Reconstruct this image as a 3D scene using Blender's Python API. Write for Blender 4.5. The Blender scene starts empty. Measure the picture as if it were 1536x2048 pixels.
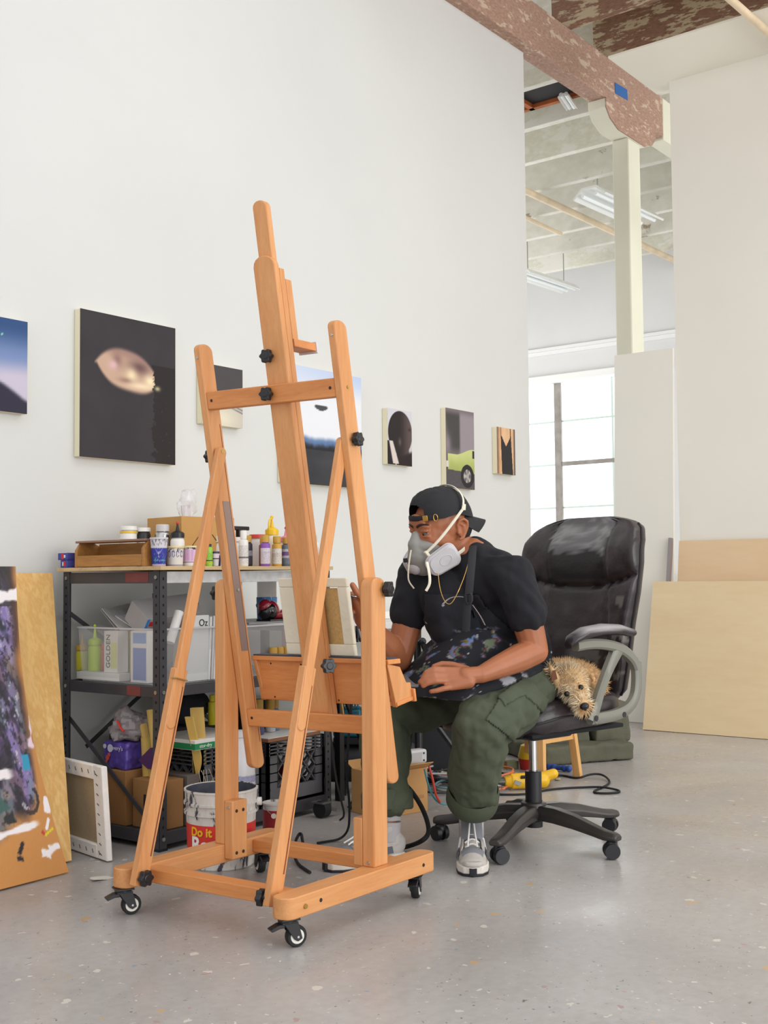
import bpy, bmesh, math, random
import numpy as np
from mathutils import Vector as V, Matrix, noise
random.seed(7)
PI = math.pi
C = bpy.context.scene.collection
SC = bpy.context.scene

# ------------------------------------------------------------------ camera
CAM_H = 0.92
FPX = 2350.18
c_r = V((0.61186891, -0.79090184, -0.00952468))
c_u = V((-0.037607, -0.04111818, 0.9984463))
c_f = V((0.79006465, 0.61056005, 0.05490238))
cam = bpy.data.cameras.new('camera')
cam.sensor_fit = 'VERTICAL'; cam.sensor_height = 36.0; cam.lens = 36.0 * FPX / 2048.0
cam.clip_start = 0.05; cam.clip_end = 100
co = bpy.data.objects.new('camera', cam); C.objects.link(co)
rot = Matrix((c_r, c_u, -c_f)).transposed()
co.matrix_world = Matrix.Translation((0, 0, CAM_H)) @ rot.to_4x4()
SC.camera = co

# ------------------------------------------------------------------ light
w = bpy.data.worlds.new('world'); SC.world = w; w.use_nodes = True
bg = w.node_tree.nodes['Background']
bg.inputs[0].default_value = (0.98, 0.99, 1.0, 1); bg.inputs[1].default_value = 0.97

def area(name, loc, target, sx, sy, power, col=(1, 1, 1)):
    l = bpy.data.lights.new(name, 'AREA'); l.shape = 'RECTANGLE'; l.size = sx; l.size_y = sy
    l.energy = power; l.color = col
    o = bpy.data.objects.new(name, l); C.objects.link(o)
    o.location = loc
    o.rotation_euler = (V(target) - V(loc)).to_track_quat('-Z', 'Y').to_euler()
    return o
area('skylight', (5.0, 0.4, 4.7), (4.8, 1.2, 0.0), 3.0, 3.0, 70, (1.0, 0.995, 0.985))
area('studio_fill_light', (3.0, -4.8, 1.75), (3.4, 3.0, 1.2), 6.0, 3.2, 190, (1.0, 0.995, 0.985))  # added fill light from the unseen open side; no window stands there
area('far_room_side_fill_light', (9.2, 9.05, 2.4), (9.2, 4.0, 3.0), 4.5, 2.6, 130, (0.98, 0.99, 1.0))  # added to brighten the far room; that wall has no window
area('far_room_near_fill_light', (9.6, -0.8, 2.2), (9.4, 5.0, 2.6), 4.0, 2.6, 120, (0.98, 0.99, 1.0))  # second added far-room fill, with no window behind it

SC.view_settings.view_transform = 'Standard'
SC.view_settings.look = 'None'
SC.view_settings.exposure = 0.32
SC.view_settings.gamma = 1.0
SC.view_settings.use_curve_mapping = False

# ------------------------------------------------------------------ colour and material helpers
def lin(c):
    return tuple(((x / 255.0) / 12.92 if x / 255.0 <= 0.04045 else ((x / 255.0 + 0.055) / 1.055) ** 2.4) for x in c)
MATS = {}
def nt_of(name):
    m = bpy.data.materials.new(name); m.use_nodes = True
    nt = m.node_tree; b = nt.nodes['Principled BSDF']
    return m, nt, b
def N(nt, t, **kw):
    n = nt.nodes.new(t)
    for k, v in kw.items():
        if hasattr(n, k): setattr(n, k, v)
        else: n.inputs[k].default_value = v
    return n
def ramp(nt, fac, stops):
    r = nt.nodes.new('ShaderNodeValToRGB')
    while len(r.color_ramp.elements) < len(stops): r.color_ramp.elements.new(0.5)
    for e, (p, c) in zip(r.color_ramp.elements, stops):
        e.position = p; e.color = (*c, 1) if len(c) == 3 else c
    nt.links.new(fac, r.inputs[0]); return r
def coord(nt, scale=(1, 1, 1), kind='Object', rot=(0, 0, 0)):
    tc = nt.nodes.new('ShaderNodeTexCoord'); mp = nt.nodes.new('ShaderNodeMapping')
    mp.inputs['Scale'].default_value = scale; mp.inputs['Rotation'].default_value = rot
    nt.links.new(tc.outputs[kind], mp.inputs[0]); return mp.outputs[0]
def bump(nt, b, fac, strength, dist=0.01):
    n = nt.nodes.new('ShaderNodeBump'); n.inputs['Strength'].default_value = strength; n.inputs['Distance'].default_value = dist
    nt.links.new(fac, n.inputs['Height']); nt.links.new(n.outputs[0], b.inputs['Normal'])
def mat(name, rgb, rough=0.5, metal=0.0, var=0.0, vscale=8.0, bmp=0.0, bscale=60.0, coat=0.0, spec=0.5, alpha=1.0, trans=0.0, emit=0.0):
    """plain surface with a little procedural variation and bump; rgb is 0-255 sRGB"""
    if name in MATS: return MATS[name]
    m, nt, b = nt_of(name); c = lin(rgb)
    b.inputs['Base Color'].default_value = (*c, 1)
    b.inputs['Roughness'].default_value = rough; b.inputs['Metallic'].default_value = metal
    b.inputs['Specular IOR Level'].default_value = spec
    b.inputs['Coat Weight'].default_value = coat
    b.inputs['Alpha'].default_value = alpha
    b.inputs['Transmission Weight'].default_value = trans
    if emit: b.inputs['Emission Color'].default_value = (*c, 1); b.inputs['Emission Strength'].default_value = emit
    if var:
        n = N(nt, 'ShaderNodeTexNoise', Scale=vscale, Detail=5.0)
        nt.links.new(coord(nt), n.inputs['Vector'])
        r = ramp(nt, n.outputs['Fac'], [(0.3, tuple(max(0, x * (1 - var)) for x in c)), (0.7, tuple(min(1, x * (1 + var)) for x in c))])
        nt.links.new(r.outputs[0], b.inputs['Base Color'])
    if bmp:
        n = N(nt, 'ShaderNodeTexNoise', Scale=bscale, Detail=4.0)
        nt.links.new(coord(nt), n.inputs['Vector']); bump(nt, b, n.outputs['Fac'], bmp)
    MATS[name] = m; return m
def wood(name, stops, axis='Z', scale=1.0, rough=0.45, stretch=14.0, bmp=0.05, knots=False):
    if name in MATS: return MATS[name]
    m, nt, b = nt_of(name)
    s = {'X': (1, stretch, stretch), 'Y': (stretch, 1, stretch), 'Z': (stretch, stretch, 1)}[axis]
    v = coord(nt, tuple(x * scale for x in s))
    n1 = N(nt, 'ShaderNodeTexNoise', Scale=1.6, Detail=6.0, Roughness=0.6, Distortion=0.6)
    n2 = N(nt, 'ShaderNodeTexNoise', Scale=14.0, Detail=3.0)
    nt.links.new(v, n1.inputs['Vector']); nt.links.new(v, n2.inputs['Vector'])
    mx = N(nt, 'ShaderNodeMix'); mx.inputs[0].default_value = 0.3
    nt.links.new(n1.outputs['Fac'], mx.inputs[2]); nt.links.new(n2.outputs['Fac'], mx.inputs[3])
    r = ramp(nt, mx.outputs[0], [(p, lin(c)) for p, c in stops])
    nt.links.new(r.outputs[0], b.inputs['Base Color'])
    b.inputs['Roughness'].default_value = rough
    bump(nt, b, n2.outputs['Fac'], bmp, 0.003)
    MATS[name] = m; return m
def vcol(name, rough=0.7, bmp=0.0, bscale=300.0, spec=0.3, metal=0.0):
    """pigment laid down as a colour attribute called 'col'"""
    if name in MATS: return MATS[name]
    m, nt, b = nt_of(name)
    a = nt.nodes.new('ShaderNodeAttribute'); a.attribute_name = 'col'
    nt.links.new(a.outputs['Color'], b.inputs['Base Color'])
    b.inputs['Roughness'].default_value = rough; b.inputs['Specular IOR Level'].default_value = spec
    if bmp:
        n = N(nt, 'ShaderNodeTexNoise', Scale=bscale, Detail=3.0); nt.links.new(coord(nt), n.inputs['Vector']); bump(nt, b, n.outputs['Fac'], bmp, 0.003)
    MATS[name] = m; return m

# ------------------------------------------------------------------ object helpers
MW = {}
def tag(o, label=None, cat=None, group=None, kind=None):
    if label: o['label'] = label
    if cat: o['category'] = cat
    if group: o['group'] = group
    if kind: o['kind'] = kind
    return o
def thing(name, label, cat, loc=(0, 0, 0), rz=0.0, group=None):
    o = bpy.data.objects.new(name, None); C.objects.link(o)
    o.empty_display_size = 0.05
    o.location = loc; o.rotation_euler = (0, 0, rz)
    MW[o.name] = Matrix.Translation(loc) @ Matrix.Rotation(rz, 4, 'Z')
    return tag(o, label, cat, group)
def link(name, me, m=None, parent=None, world=True):
    o = bpy.data.objects.new(name, me); C.objects.link(o)
    if m is not None:
        me.materials.clear()
        for q in (m if isinstance(m, (list, tuple)) else [m]): me.materials.append(q)
    if parent is not None:
        o.parent = parent
        pm = MW.get(parent.name, Matrix.Identity(4))
        if world: me.transform(pm.inverted())
        MW[o.name] = pm
    else: MW[o.name] = Matrix.Identity(4)
    return o
def rebase(o, loc):
    """give a top-level mesh its origin at its base"""
    o.data.transform(Matrix.Translation(-V(loc))); o.location = loc
    MW[o.name] = Matrix.Translation(loc); return o
def basis(axis, up=None):
    z = V(axis).normalized()
    up = V(up) if up is not None else (V((0, 0, 1)) if abs(z.z) < 0.95 else V((1, 0, 0)))
    x = up.cross(z); x.normalize(); y = z.cross(x)
    return Matrix((x, y, z)).transposed().to_4x4()
class MB:
    def __init__(s): s.bm = bmesh.new(); s.mi = 0
    def _f(s, vs, sm=False):
        try:
            f = s.bm.faces.new(vs); f.material_index = s.mi; f.smooth = sm; return f
        except ValueError: return None
    def box(s, c, d, M=None):
        c = V(c); vs = []
        for k in range(8):
            p = V(((k & 1) - .5, ((k >> 1) & 1) - .5, ((k >> 2) & 1) - .5)); p = V((p.x * d[0], p.y * d[1], p.z * d[2]))
            if M is not None: p = M.to_3x3() @ p
            vs.append(s.bm.verts.new(c + p))
        for q in ((0, 2, 3, 1), (4, 5, 7, 6), (0, 1, 5, 4), (2, 6, 7, 3), (0, 4, 6, 2), (1, 3, 7, 5)): s._f([vs[i] for i in q])
        return s
    def span(s, a, b):
        a, b = V(a), V(b); return s.box((a + b) / 2, [abs(x) for x in (b - a)])
    def bar(s, p, q, w, h, up=(0, 0, 1)):
        p, q = V(p), V(q); return s.box((p + q) / 2, (w, h, (q - p).length), basis(q - p, up))
    def prism(s, poly, a, b, M=None, tr=None):
        """polygon in local xy extruded from z=a to z=b, mapped by matrix M or function tr"""
        f = tr if tr else (lambda p: (M @ p) if M is not None else p)
        lo = [s.bm.verts.new(f(V((x, y, a)))) for x, y in poly]; hi = [s.bm.verts.new(f(V((x, y, b)))) for x, y in poly]
        n = len(poly); s._f(lo[::-1]); s._f(hi)
        for i in range(n): s._f([lo[i], lo[(i + 1) % n], hi[(i + 1) % n], hi[i]], n > 12)
        return s
    def lathe(s, prof, c=(0, 0, 0), M=None, seg=24, cap=True):
        """profile of (radius, z) pairs"""
        c = V(c); R = M.to_3x3() if M is not None else Matrix.Identity(3); rings = []
        for r, z in prof:
            rings.append([s.bm.verts.new(c + R @ V((r * math.cos(2 * PI * k / seg), r * math.sin(2 * PI * k / seg), z))) for k in range(seg)])
        for a, b in zip(rings, rings[1:]):
            for k in range(seg): s._f([a[k], a[(k + 1) % seg], b[(k + 1) % seg], b[k]], True)
        if cap: s._f(rings[0][::-1]); s._f(rings[-1])
        return s
    def cyl(s, p, q, r, r2=None, seg=20):
        p, q = V(p), V(q); return s.lathe([(r, 0), (r if r2 is None else r2, (q - p).length)], p, basis(q - p), seg)
    def tube(s, pts, r, seg=8, sub=0, flat=None):
        pts = [V(p) for p in pts]
        for _ in range(sub):
            n = [pts[0]]
            for a, b in zip(pts, pts[1:]): n += [a * .75 + b * .25, a * .25 + b * .75]
            pts = n + [pts[-1]]
        rings = []; up = None; n = len(pts)
        for i, p in enumerate(pts):
            t = (pts[min(i + 1, n - 1)] - pts[max(i - 1, 0)]).normalized()
            if up is None: up = V((0, 0, 1)) if abs(t.z) < .9 else V((1, 0, 0))
            x = up.cross(t)
            if x.length < 1e-5: x = V((1, 0, 0)).cross(t)
            x.normalize(); y = t.cross(x); up = y
            rr = r(i / (n - 1)) if callable(r) else r
            fx, fy = flat if flat else (1, 1)
            rings.append([s.bm.verts.new(p + (x * math.cos(2 * PI * k / seg) * fx + y * math.sin(2 * PI * k / seg) * fy) * rr) for k in range(seg)])
        for a, b in zip(rings, rings[1:]):
            for k in range(seg): s._f([a[k], a[(k + 1) % seg], b[(k + 1) % seg], b[k]], True)
        s._f(rings[0][::-1]); s._f(rings[-1]); return s
    def ball(s, c, r, M=None, seg=16, rings=10):
        c = V(c); r = (r, r, r) if isinstance(r, (int, float)) else r
        R = M.to_3x3() if M is not None else Matrix.Identity(3); g = []
        for i in range(1, rings):
            a = PI * i / rings
            g.append([s.bm.verts.new(c + R @ V((r[0] * math.sin(a) * math.cos(2 * PI * k / seg), r[1] * math.sin(a) * math.sin(2 * PI * k / seg), r[2] * math.cos(a)))) for k in range(seg)])
        t = s.bm.verts.new(c + R @ V((0, 0, r[2]))); d = s.bm.verts.new(c + R @ V((0, 0, -r[2])))
        for k in range(seg): s._f([t, g[0][k], g[0][(k + 1) % seg]], True); s._f([d, g[-1][(k + 1) % seg], g[-1][k]], True)
        for a, b in zip(g, g[1:]):
            for k in range(seg): s._f([a[k], b[k], b[(k + 1) % seg], a[(k + 1) % seg]], True)
        return s
    def grid(s, fn, nu, nv, thick=0.0):
        """surface fn(u, v) over the unit square, optionally thickened along its normals"""
        P = [[V(fn(i / nu, j / nv)) for j in range(nv + 1)] for i in range(nu + 1)]
        A = [[s.bm.verts.new(p) for p in row] for row in P]
        for i in range(nu):
            for j in range(nv): s._f([A[i][j], A[i + 1][j], A[i + 1][j + 1], A[i][j + 1]], True)
        if thick:
            B = []
            for i in range(nu + 1):
                row = []
                for j in range(nv + 1):
                    du = P[min(i + 1, nu)][j] - P[max(i - 1, 0)][j]; dv = P[i][min(j + 1, nv)] - P[i][max(j - 1, 0)]
                    n = du.cross(dv); n = n.normalized() if n.length > 1e-9 else V((0, 0, 1))
                    row.append(s.bm.verts.new(P[i][j] - n * thick))
                B.append(row)
            for i in range(nu):
                for j in range(nv): s._f([B[i][j], B[i][j + 1], B[i + 1][j + 1], B[i + 1][j]], True)
            for i in range(nu):
                s._f([A[i][0], B[i][0], B[i + 1][0], A[i + 1][0]]); s._f([A[i][nv], A[i + 1][nv], B[i + 1][nv], B[i][nv]])
            for j in range(nv):
                s._f([A[0][j], A[0][j + 1], B[0][j + 1], B[0][j]]); s._f([A[nu][j], B[nu][j], B[nu][j + 1], A[nu][j + 1]])
        return s
    def shear(s, fn):
        for v in s.bm.verts: v.co = V(fn(v.co))
        return s
    def build(s, name, m, parent=None, bevel=0.0, seg=2, sharp=35, world=True):
        bmesh.ops.recalc_face_normals(s.bm, faces=s.bm.faces)
        me = bpy.data.meshes.new(name); s.bm.to_mesh(me); s.bm.free()
        for p in me.polygons: p.use_smooth = True
        me.set_sharp_from_angle(angle=math.radians(sharp))
        o = link(name, me, m, parent, world)
        if bevel:
            b = o.modifiers.new('bevel', 'BEVEL'); b.width = bevel; b.segments = seg; b.limit_method = 'ANGLE'; b.angle_limit = math.radians(40)
        return o
def rrect(w, h, r, n=5):
    pts = []
    for cx, cy, a0 in ((w/2-r, h/2-r, 0), (-w/2+r, h/2-r, 90), (-w/2+r, -h/2+r, 180), (w/2-r, -h/2+r, 270)):
        for k in range(n + 1):
            a = math.radians(a0 + 90 * k / n); pts.append((cx + r * math.cos(a), cy + r * math.sin(a)))
    return pts
def text_obj(name, body, size, M, m, parent=None, extrude=0.0006, bold=0.0, sx=1.0, font_shear=0.0, align='CENTER', wrap=None):
    """lettering as a mesh lying in local xy of matrix M; wrap = (radius) bends it round a vertical axis"""
    cu = bpy.data.curves.new(name, 'FONT'); cu.body = body; cu.size = size; cu.extrude = extrude; cu.offset = bold
    cu.align_x = align; cu.align_y = 'CENTER'; cu.shear = font_shear; cu.resolution_u = 4
    t = bpy.data.objects.new('tmp', cu); C.objects.link(t)
    dg = bpy.context.evaluated_depsgraph_get(); dg.update()
    me = bpy.data.meshes.new_from_object(t.evaluated_get(dg)); bpy.data.objects.remove(t); bpy.data.curves.remove(cu)
    me.name = name
    if wrap:
        bm = bmesh.new(); bm.from_mesh(me)
        bmesh.ops.subdivide_edges(bm, edges=[e for e in bm.edges if e.calc_length() > size * .15], cuts=2)
        for v in bm.verts:
            a = v.co.x * sx / wrap; r = wrap + v.co.z
            v.co = V((r * math.sin(a), v.co.y, r * math.cos(a) - wrap))
        bm.to_mesh(me); bm.free(); me.transform(M)
    else:
        me.transform(M @ Matrix.Diagonal((sx, 1, 1, 1)))
    return link(name, me, m, parent)
def face_matrix(origin, right, up):
    r = V(right).normalized(); u = V(up).normalized(); n = r.cross(u)
    M = Matrix((r, u, n)).transposed().to_4x4(); M.translation = V(origin); return M
def paint(o, fn):
    """colour attribute from a function of the mesh's own coordinates"""
    me = o.data; a = me.color_attributes.new('col', 'FLOAT_COLOR', 'POINT')
    buf = []
    for v in me.vertices: buf += [*fn(v.co), 1.0]
    a.data.foreach_set('color', buf)
def noise2(x, y, s=1.0, seed=0.0, oct=3):
    return noise.fractal(V((x * s + seed, y * s - seed, seed * 1.7)), 1.0, 2.0, oct)
def sstep(a, b, x):
    t = min(1, max(0, (x - a) / (b - a))) if a != b else (0 if x < a else 1)
    return t * t * (3 - 2 * t)
def mixc(a, b, t): return tuple(x * (1 - t) + y * t for x, y in zip(a, b))
def copy_tree(o, parent=None):
    c = o.copy(); C.objects.link(c)
    if parent: c.parent = parent
    for ch in list(o.children): copy_tree(ch, c)
    return c
# organic solids: overlapping ellipsoids and tapered limbs fused into one skin
def capsule(bm_, p, q, r1, r2, seg=14):
    bm_.cyl(p, q, r1, r2, seg); bm_.ball(p, r1, seg=seg, rings=8); bm_.ball(q, r2, seg=seg, rings=8)
def organic(name, parts, voxel, smooth, m, parent=None, disp=None):
    b = MB()
    for p in parts:
        if p[0] == 'limb':
            pts = p[1]
            for (a, ra), (c, rc) in zip(pts, pts[1:]): capsule(b, V(a), V(c), ra, rc)
        elif p[0] == 'ell': b.ball(p[1], p[2], p[3] if len(p) > 3 else None, 20, 14)
        elif p[0] == 'fn': p[1](b)
    bmesh.ops.recalc_face_normals(b.bm, faces=b.bm.faces)
    me = bpy.data.meshes.new(name + '_raw'); b.bm.to_mesh(me); b.bm.free()
    t = bpy.data.objects.new('tmp', me); C.objects.link(t)
    r = t.modifiers.new('r', 'REMESH'); r.mode = 'VOXEL'; r.voxel_size = voxel
    s_ = t.modifiers.new('s', 'SMOOTH'); s_.iterations = smooth; s_.factor = 0.5
    dg = bpy.context.evaluated_depsgraph_get(); dg.update()
    out = bpy.data.meshes.new_from_object(t.evaluated_get(dg)); bpy.data.objects.remove(t); bpy.data.meshes.remove(me)
    out.name = name
    if disp:
        ns = [v.normal.copy() for v in out.vertices]
        for v, n in zip(out.vertices, ns): v.co = V(v.co) + disp(V(v.co), n)
    for p in out.polygons: p.use_smooth = True
    return link(name, out, m, parent)
# ================================================================== the room
def wall_mat(name, rgb, rough=0.9, blot=0.02):
    m, nt, b = nt_of(name); c = lin(rgb)
    n = N(nt, 'ShaderNodeTexNoise', Scale=1.3, Detail=6.0); nt.links.new(coord(nt), n.inputs['Vector'])
    r = ramp(nt, n.outputs['Fac'], [(0.3, tuple(x * (1 - blot) for x in c)), (0.7, tuple(min(1, x * (1 + blot)) for x in c))])
    nt.links.new(r.outputs[0], b.inputs['Base Color'])
    n2 = N(nt, 'ShaderNodeTexNoise', Scale=90.0, Detail=4.0); nt.links.new(coord(nt), n2.inputs['Vector'])
    bump(nt, b, n2.outputs['Fac'], 0.12, 0.002); b.inputs['Roughness'].default_value = rough
    b.inputs['Specular IOR Level'].default_value = 0.2
    return m
M_wall = wall_mat('white_wall_paint', (214, 215, 213))
M_wall2 = wall_mat('cream_wall_paint', (234, 230, 221))
M_farwall = wall_mat('white_brick_paint', (226, 226, 226), blot=0.03)
M_oldwhite = wall_mat('old_white_timber_paint', (226, 224, 206), blot=0.08)

def floor_mat():
    m, nt, b = nt_of('grey_painted_concrete')
    v = coord(nt)
    n = N(nt, 'ShaderNodeTexNoise', Scale=1.1, Detail=8.0, Roughness=0.62, Distortion=0.4); nt.links.new(v, n.inputs['Vector'])
    base = ramp(nt, n.outputs['Fac'], [(0.28, lin((158, 153, 151))), (0.52, lin((174, 170, 168))), (0.75, lin((188, 185, 183)))])
    # fine dirt
    n2 = N(nt, 'ShaderNodeTexNoise', Scale=38.0, Detail=5.0); nt.links.new(v, n2.inputs['Vector'])
    d = ramp(nt, n2.outputs['Fac'], [(0.25, (0.86, 0.85, 0.84)), (0.6, (1, 1, 1))])
    mx = N(nt, 'ShaderNodeMix', data_type='RGBA', blend_type='MULTIPLY'); mx.inputs[0].default_value = 0.8
    nt.links.new(base.outputs[0], mx.inputs[6]); nt.links.new(d.outputs[0], mx.inputs[7])
    last = mx.outputs[2]
    # dried paint drips of several colours
    for sc, thr, hue, seed in ((13.0, 0.10, (214, 208, 196), 0.0), (9.0, 0.085, (196, 160, 112), 4.0), (11.0, 0.07, (170, 136, 132), 9.0), (15.0, 0.06, (122, 150, 170), 15.0), (26.0, 0.075, (222, 220, 214), 21.0), (22.0, 0.06, (92, 88, 88), 27.0), (44.0, 0.10, (206, 202, 196), 33.0), (52.0, 0.09, (98, 94, 92), 39.0), (34.0, .07, (176, 140, 120), 45.0)):
        vo = N(nt, 'ShaderNodeTexVoronoi', Scale=sc, Randomness=1.0)
        mp = nt.nodes.new('ShaderNodeMapping'); mp.inputs['Location'].default_value = (seed, seed * .7, 0)
        nt.links.new(v, mp.inputs[0])
        nz = N(nt, 'ShaderNodeTexNoise', Scale=30.0); nt.links.new(v, nz.inputs['Vector'])
        ad = N(nt, 'ShaderNodeMix', data_type='RGBA', blend_type='ADD'); ad.inputs[0].default_value = 0.05
        nt.links.new(mp.outputs[0], ad.inputs[6]); nt.links.new(nz.outputs['Color'], ad.inputs[7])
        nt.links.new(ad.outputs[2], vo.inputs['Vector'])
        # only some of the cells hold a drip
        sel = N(nt, 'ShaderNodeMath', operation='GREATER_THAN'); sel.inputs[1].default_value = 0.66
        sp = nt.nodes.new('ShaderNodeSeparateColor'); nt.links.new(vo.outputs['Color'], sp.inputs[0]); nt.links.new(sp.outputs[0], sel.inputs[0])
        near = N(nt, 'ShaderNodeMath', operation='LESS_THAN'); near.inputs[1].default_value = thr * 1.4
        nt.links.new(vo.outputs['Distance'], near.inputs[0])
        ml = N(nt, 'ShaderNodeMath', operation='MULTIPLY'); nt.links.new(sel.outputs[0], ml.inputs[0]); nt.links.new(near.outputs[0], ml.inputs[1])
        op = N(nt, 'ShaderNodeMath', operation='MULTIPLY'); op.inputs[1].default_value = 0.75; nt.links.new(ml.outputs[0], op.inputs[0])
        mm = N(nt, 'ShaderNodeMix', data_type='RGBA'); nt.links.new(op.outputs[0], mm.inputs[0])
        nt.links.new(last, mm.inputs[6]); mm.inputs[7].default_value = (*lin(hue), 1); last = mm.outputs[2]
    nt.links.new(last, b.inputs['Base Color'])
    n3 = N(nt, 'ShaderNodeTexNoise', Scale=3.0, Detail=4.0); nt.links.new(v, n3.inputs['Vector'])
    rr = ramp(nt, n3.outputs['Fac'], [(0.3, (0.22,) * 3), (0.7, (0.40,) * 3)])
    nt.links.new(rr.outputs[0], b.inputs['Roughness'])
    bump(nt, b, n.outputs['Fac'], 0.15, 0.004)
    return m
MB().span((-4, -5, -0.08), (13.2, 9.5, 0)).build('floor', floor_mat()); bpy.data.objects['floor']['kind'] = 'structure'

def struct(o, label=None): o['kind'] = 'structure'; return o
WY = 3.65; WX = 6.18; WT = 4.157
struct(MB().span((-3.5, WY, 0), (WX, WY + 0.14, WT)).build('wall_left', M_wall))
RX = 6.9
struct(MB().span((RX, -4.0, 0), (RX + 0.16, 3.01, 4.04)).build('wall_right', M_wall2))
# far room shell: back wall with a window opening
BX = 12.6
wy0, wy1, wz0, wz1 = 5.75, 7.55, 0.95, 3.27
b = MB()
b.span((BX, -1.0, 0), (BX + .3, wy0, 5.0)); b.span((BX, wy1, 0), (BX + .3, 9.2, 5.0))
b.span((BX, wy0, 0), (BX + .3, wy1, wz0)); b.span((BX, wy0, wz1), (BX + .3, wy1, 5.0))
struct(b.build('wall_back', M_farwall))
struct(MB().span((WX - 2.5, 9.2, 0), (BX + .3, 9.4, 5.0)).build('wall_far', M_farwall))
b = MB(); b.span((BX - .05, 1.0, 3.67), (BX, 9.2, 3.71)); b.span((BX - .03, 1.0, 3.62), (BX, 9.2, 3.67))
struct(b.build('trim_1', wall_mat('trim_white', (240, 240, 240)), bevel=.005))
struct(MB().span((BX - .09, wy0 - .1, wz1), (BX, wy1 + .1, wz1 + .09)).build('trim_2', MATS.get('x') or wall_mat('head_white', (244, 244, 242)), bevel=.01))
struct(MB().span((BX - .11, wy0 - .1, wz0 - .06), (BX + .02, wy1 + .1, wz0)).build('trim_3', wall_mat('sill_white', (236, 236, 234)), bevel=.01))
# window 1: steel sashes with small panes
wn = thing('window_1', 'steel sash window with small bright panes in the far white wall', 'window', (BX, 6.6, wz0)); wn['kind'] = 'structure'
M_steel = mat('weathered_steel_sash', (150, 144, 138), 0.6, var=.2)
M_muntin = mat('thin_green_white_muntin', (205, 222, 214), 0.5)
M_pane = mat('frosted_emissive_glass', (250, 253, 253), 0.35, emit=1.0)  # emission stands in for daylight coming through the glass
b = MB()
px = BX + .08
ymid = 7.07
b.span((px - .04, ymid - .045, wz0), (px + .05, ymid + .045, wz1))
b.span((px - .03, wy0, 2.25), (px + .03, ymid, 2.30))
b.build('frame', M_steel, wn, bevel=.006)
b = MB()
for y in (wy0 + .012, 6.34, wy1 - .02, 7.53): b.span((px - .015, y - .012, wz0), (px + .015, y + .012, wz1))
for z in (1.74, 2.27, 2.80, 1.22): b.span((px - .014, wy0, z - .011), (px + .014, wy1, z + .011))
b.build('muntin', M_muntin, wn)
MB().span((px - .004, wy0, wz0), (px + .004, wy1, wz1)).build('glass', M_pane, wn)

# ---------------------------------------------------------------- ceiling timbers
def peel(name, a, c, d, thr, stretch=(1, 1, 1), sc=3.0):
    m, nt, b = nt_of(name)
    v = coord(nt, stretch)
    n = N(nt, 'ShaderNodeTexNoise', Scale=sc, Detail=9.0, Roughness=0.68); nt.links.new(v, n.inputs['Vector'])
    n2 = N(nt, 'ShaderNodeTexNoise', Scale=sc * 6, Detail=5.0); nt.links.new(v, n2.inputs['Vector'])
    base = ramp(nt, n2.outputs['Fac'], [(0.3, lin(a)), (0.7, lin(c))])
    k = ramp(nt, n.outputs['Fac'], [(thr, (0, 0, 0)), (thr + .035, (1, 1, 1))])
    mm = N(nt, 'ShaderNodeMix', data_type='RGBA'); nt.links.new(k.outputs[0], mm.inputs[0])
    nt.links.new(base.outputs[0], mm.inputs[6]); mm.inputs[7].default_value = (*lin(d), 1)
    nt.links.new(mm.outputs[2], b.inputs['Base Color']); b.inputs['Roughness'].default_value = 0.85
    bump(nt, b, n.outputs['Fac'], 0.4, 0.01); return m
M_beam = peel('brown_peeling_beam', (158, 122, 106), (186, 154, 136), (206, 184, 162), .55, (1, 2.2, 2.6), 6.5)
M_joist = peel('brown_peeling_joist', (132, 98, 80), (160, 124, 104), (204, 188, 160), .51, (2.5, .8, 3), 6.0)
M_deck = peel('pale_green_deck', (178, 176, 154), (204, 202, 182), (212, 210, 194), .5, (6, .8, 1))
M_whitejoist = peel('white_peeling_joist', (222, 220, 204), (234, 232, 220), (238, 236, 228), .5, (2, 1, 2))
M_whitepeel = peel('white_joist_losing_paint', (220, 218, 206), (232, 230, 222), (160, 142, 124), .60, (1.2, .8, 1.2), 2.0)
BY0, BY1 = 3.568, 3.70
b = MB(); b.span((-3.5, BY0, WT), (8.05, BY1, 4.455)); struct(b.build('beam', M_beam, bevel=.008))
b = MB(); b.span((8.05, BY0, WT - .02), (12.6, BY1, 4.455)); struct(b.build('beam', M_oldwhite, bevel=.008))
# joists cross the beam; brown over the studio, white over the far room
jx = [3.9, 4.58, 5.26, 5.95, 6.63, 7.20]
for x in jx: struct(MB().span((x - .03, -4, 4.457), (x + .035, BY1 - .02, 4.80)).build('ceiling_joist', M_joist, bevel=.005))
for i, x in enumerate([6.63, 7.29, 7.98, 8.65, 9.33, 10.0, 10.65, 11.3, 11.95]):
    struct(MB().span((x - .035, BY1 - .02, 4.457), (x + .035, 9.2, 4.80)).build('ceiling_joist', M_whitepeel if 3 < i < 8 else M_whitejoist, bevel=.005))
    if x > 7.4: struct(MB().span((x - .035, -1.0, 4.457), (x + .035, BY1 - .02, 4.80)).build('ceiling_joist', M_whitejoist, bevel=.005))
struct(MB().span((3.6, -5, 4.80), (13.2, BY1, 4.9)).build('ceiling', M_deck))
struct(MB().span((WX - 2.5, BY1, 4.80), (13.2, 9.5, 4.9)).build('ceiling', M_whitepeel))
struct(MB().span((6.345, -4, 4.04), (7.04, 3.157, 4.052)).build('soffit', wall_mat('soffit_white', (238, 234, 222))))
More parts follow.
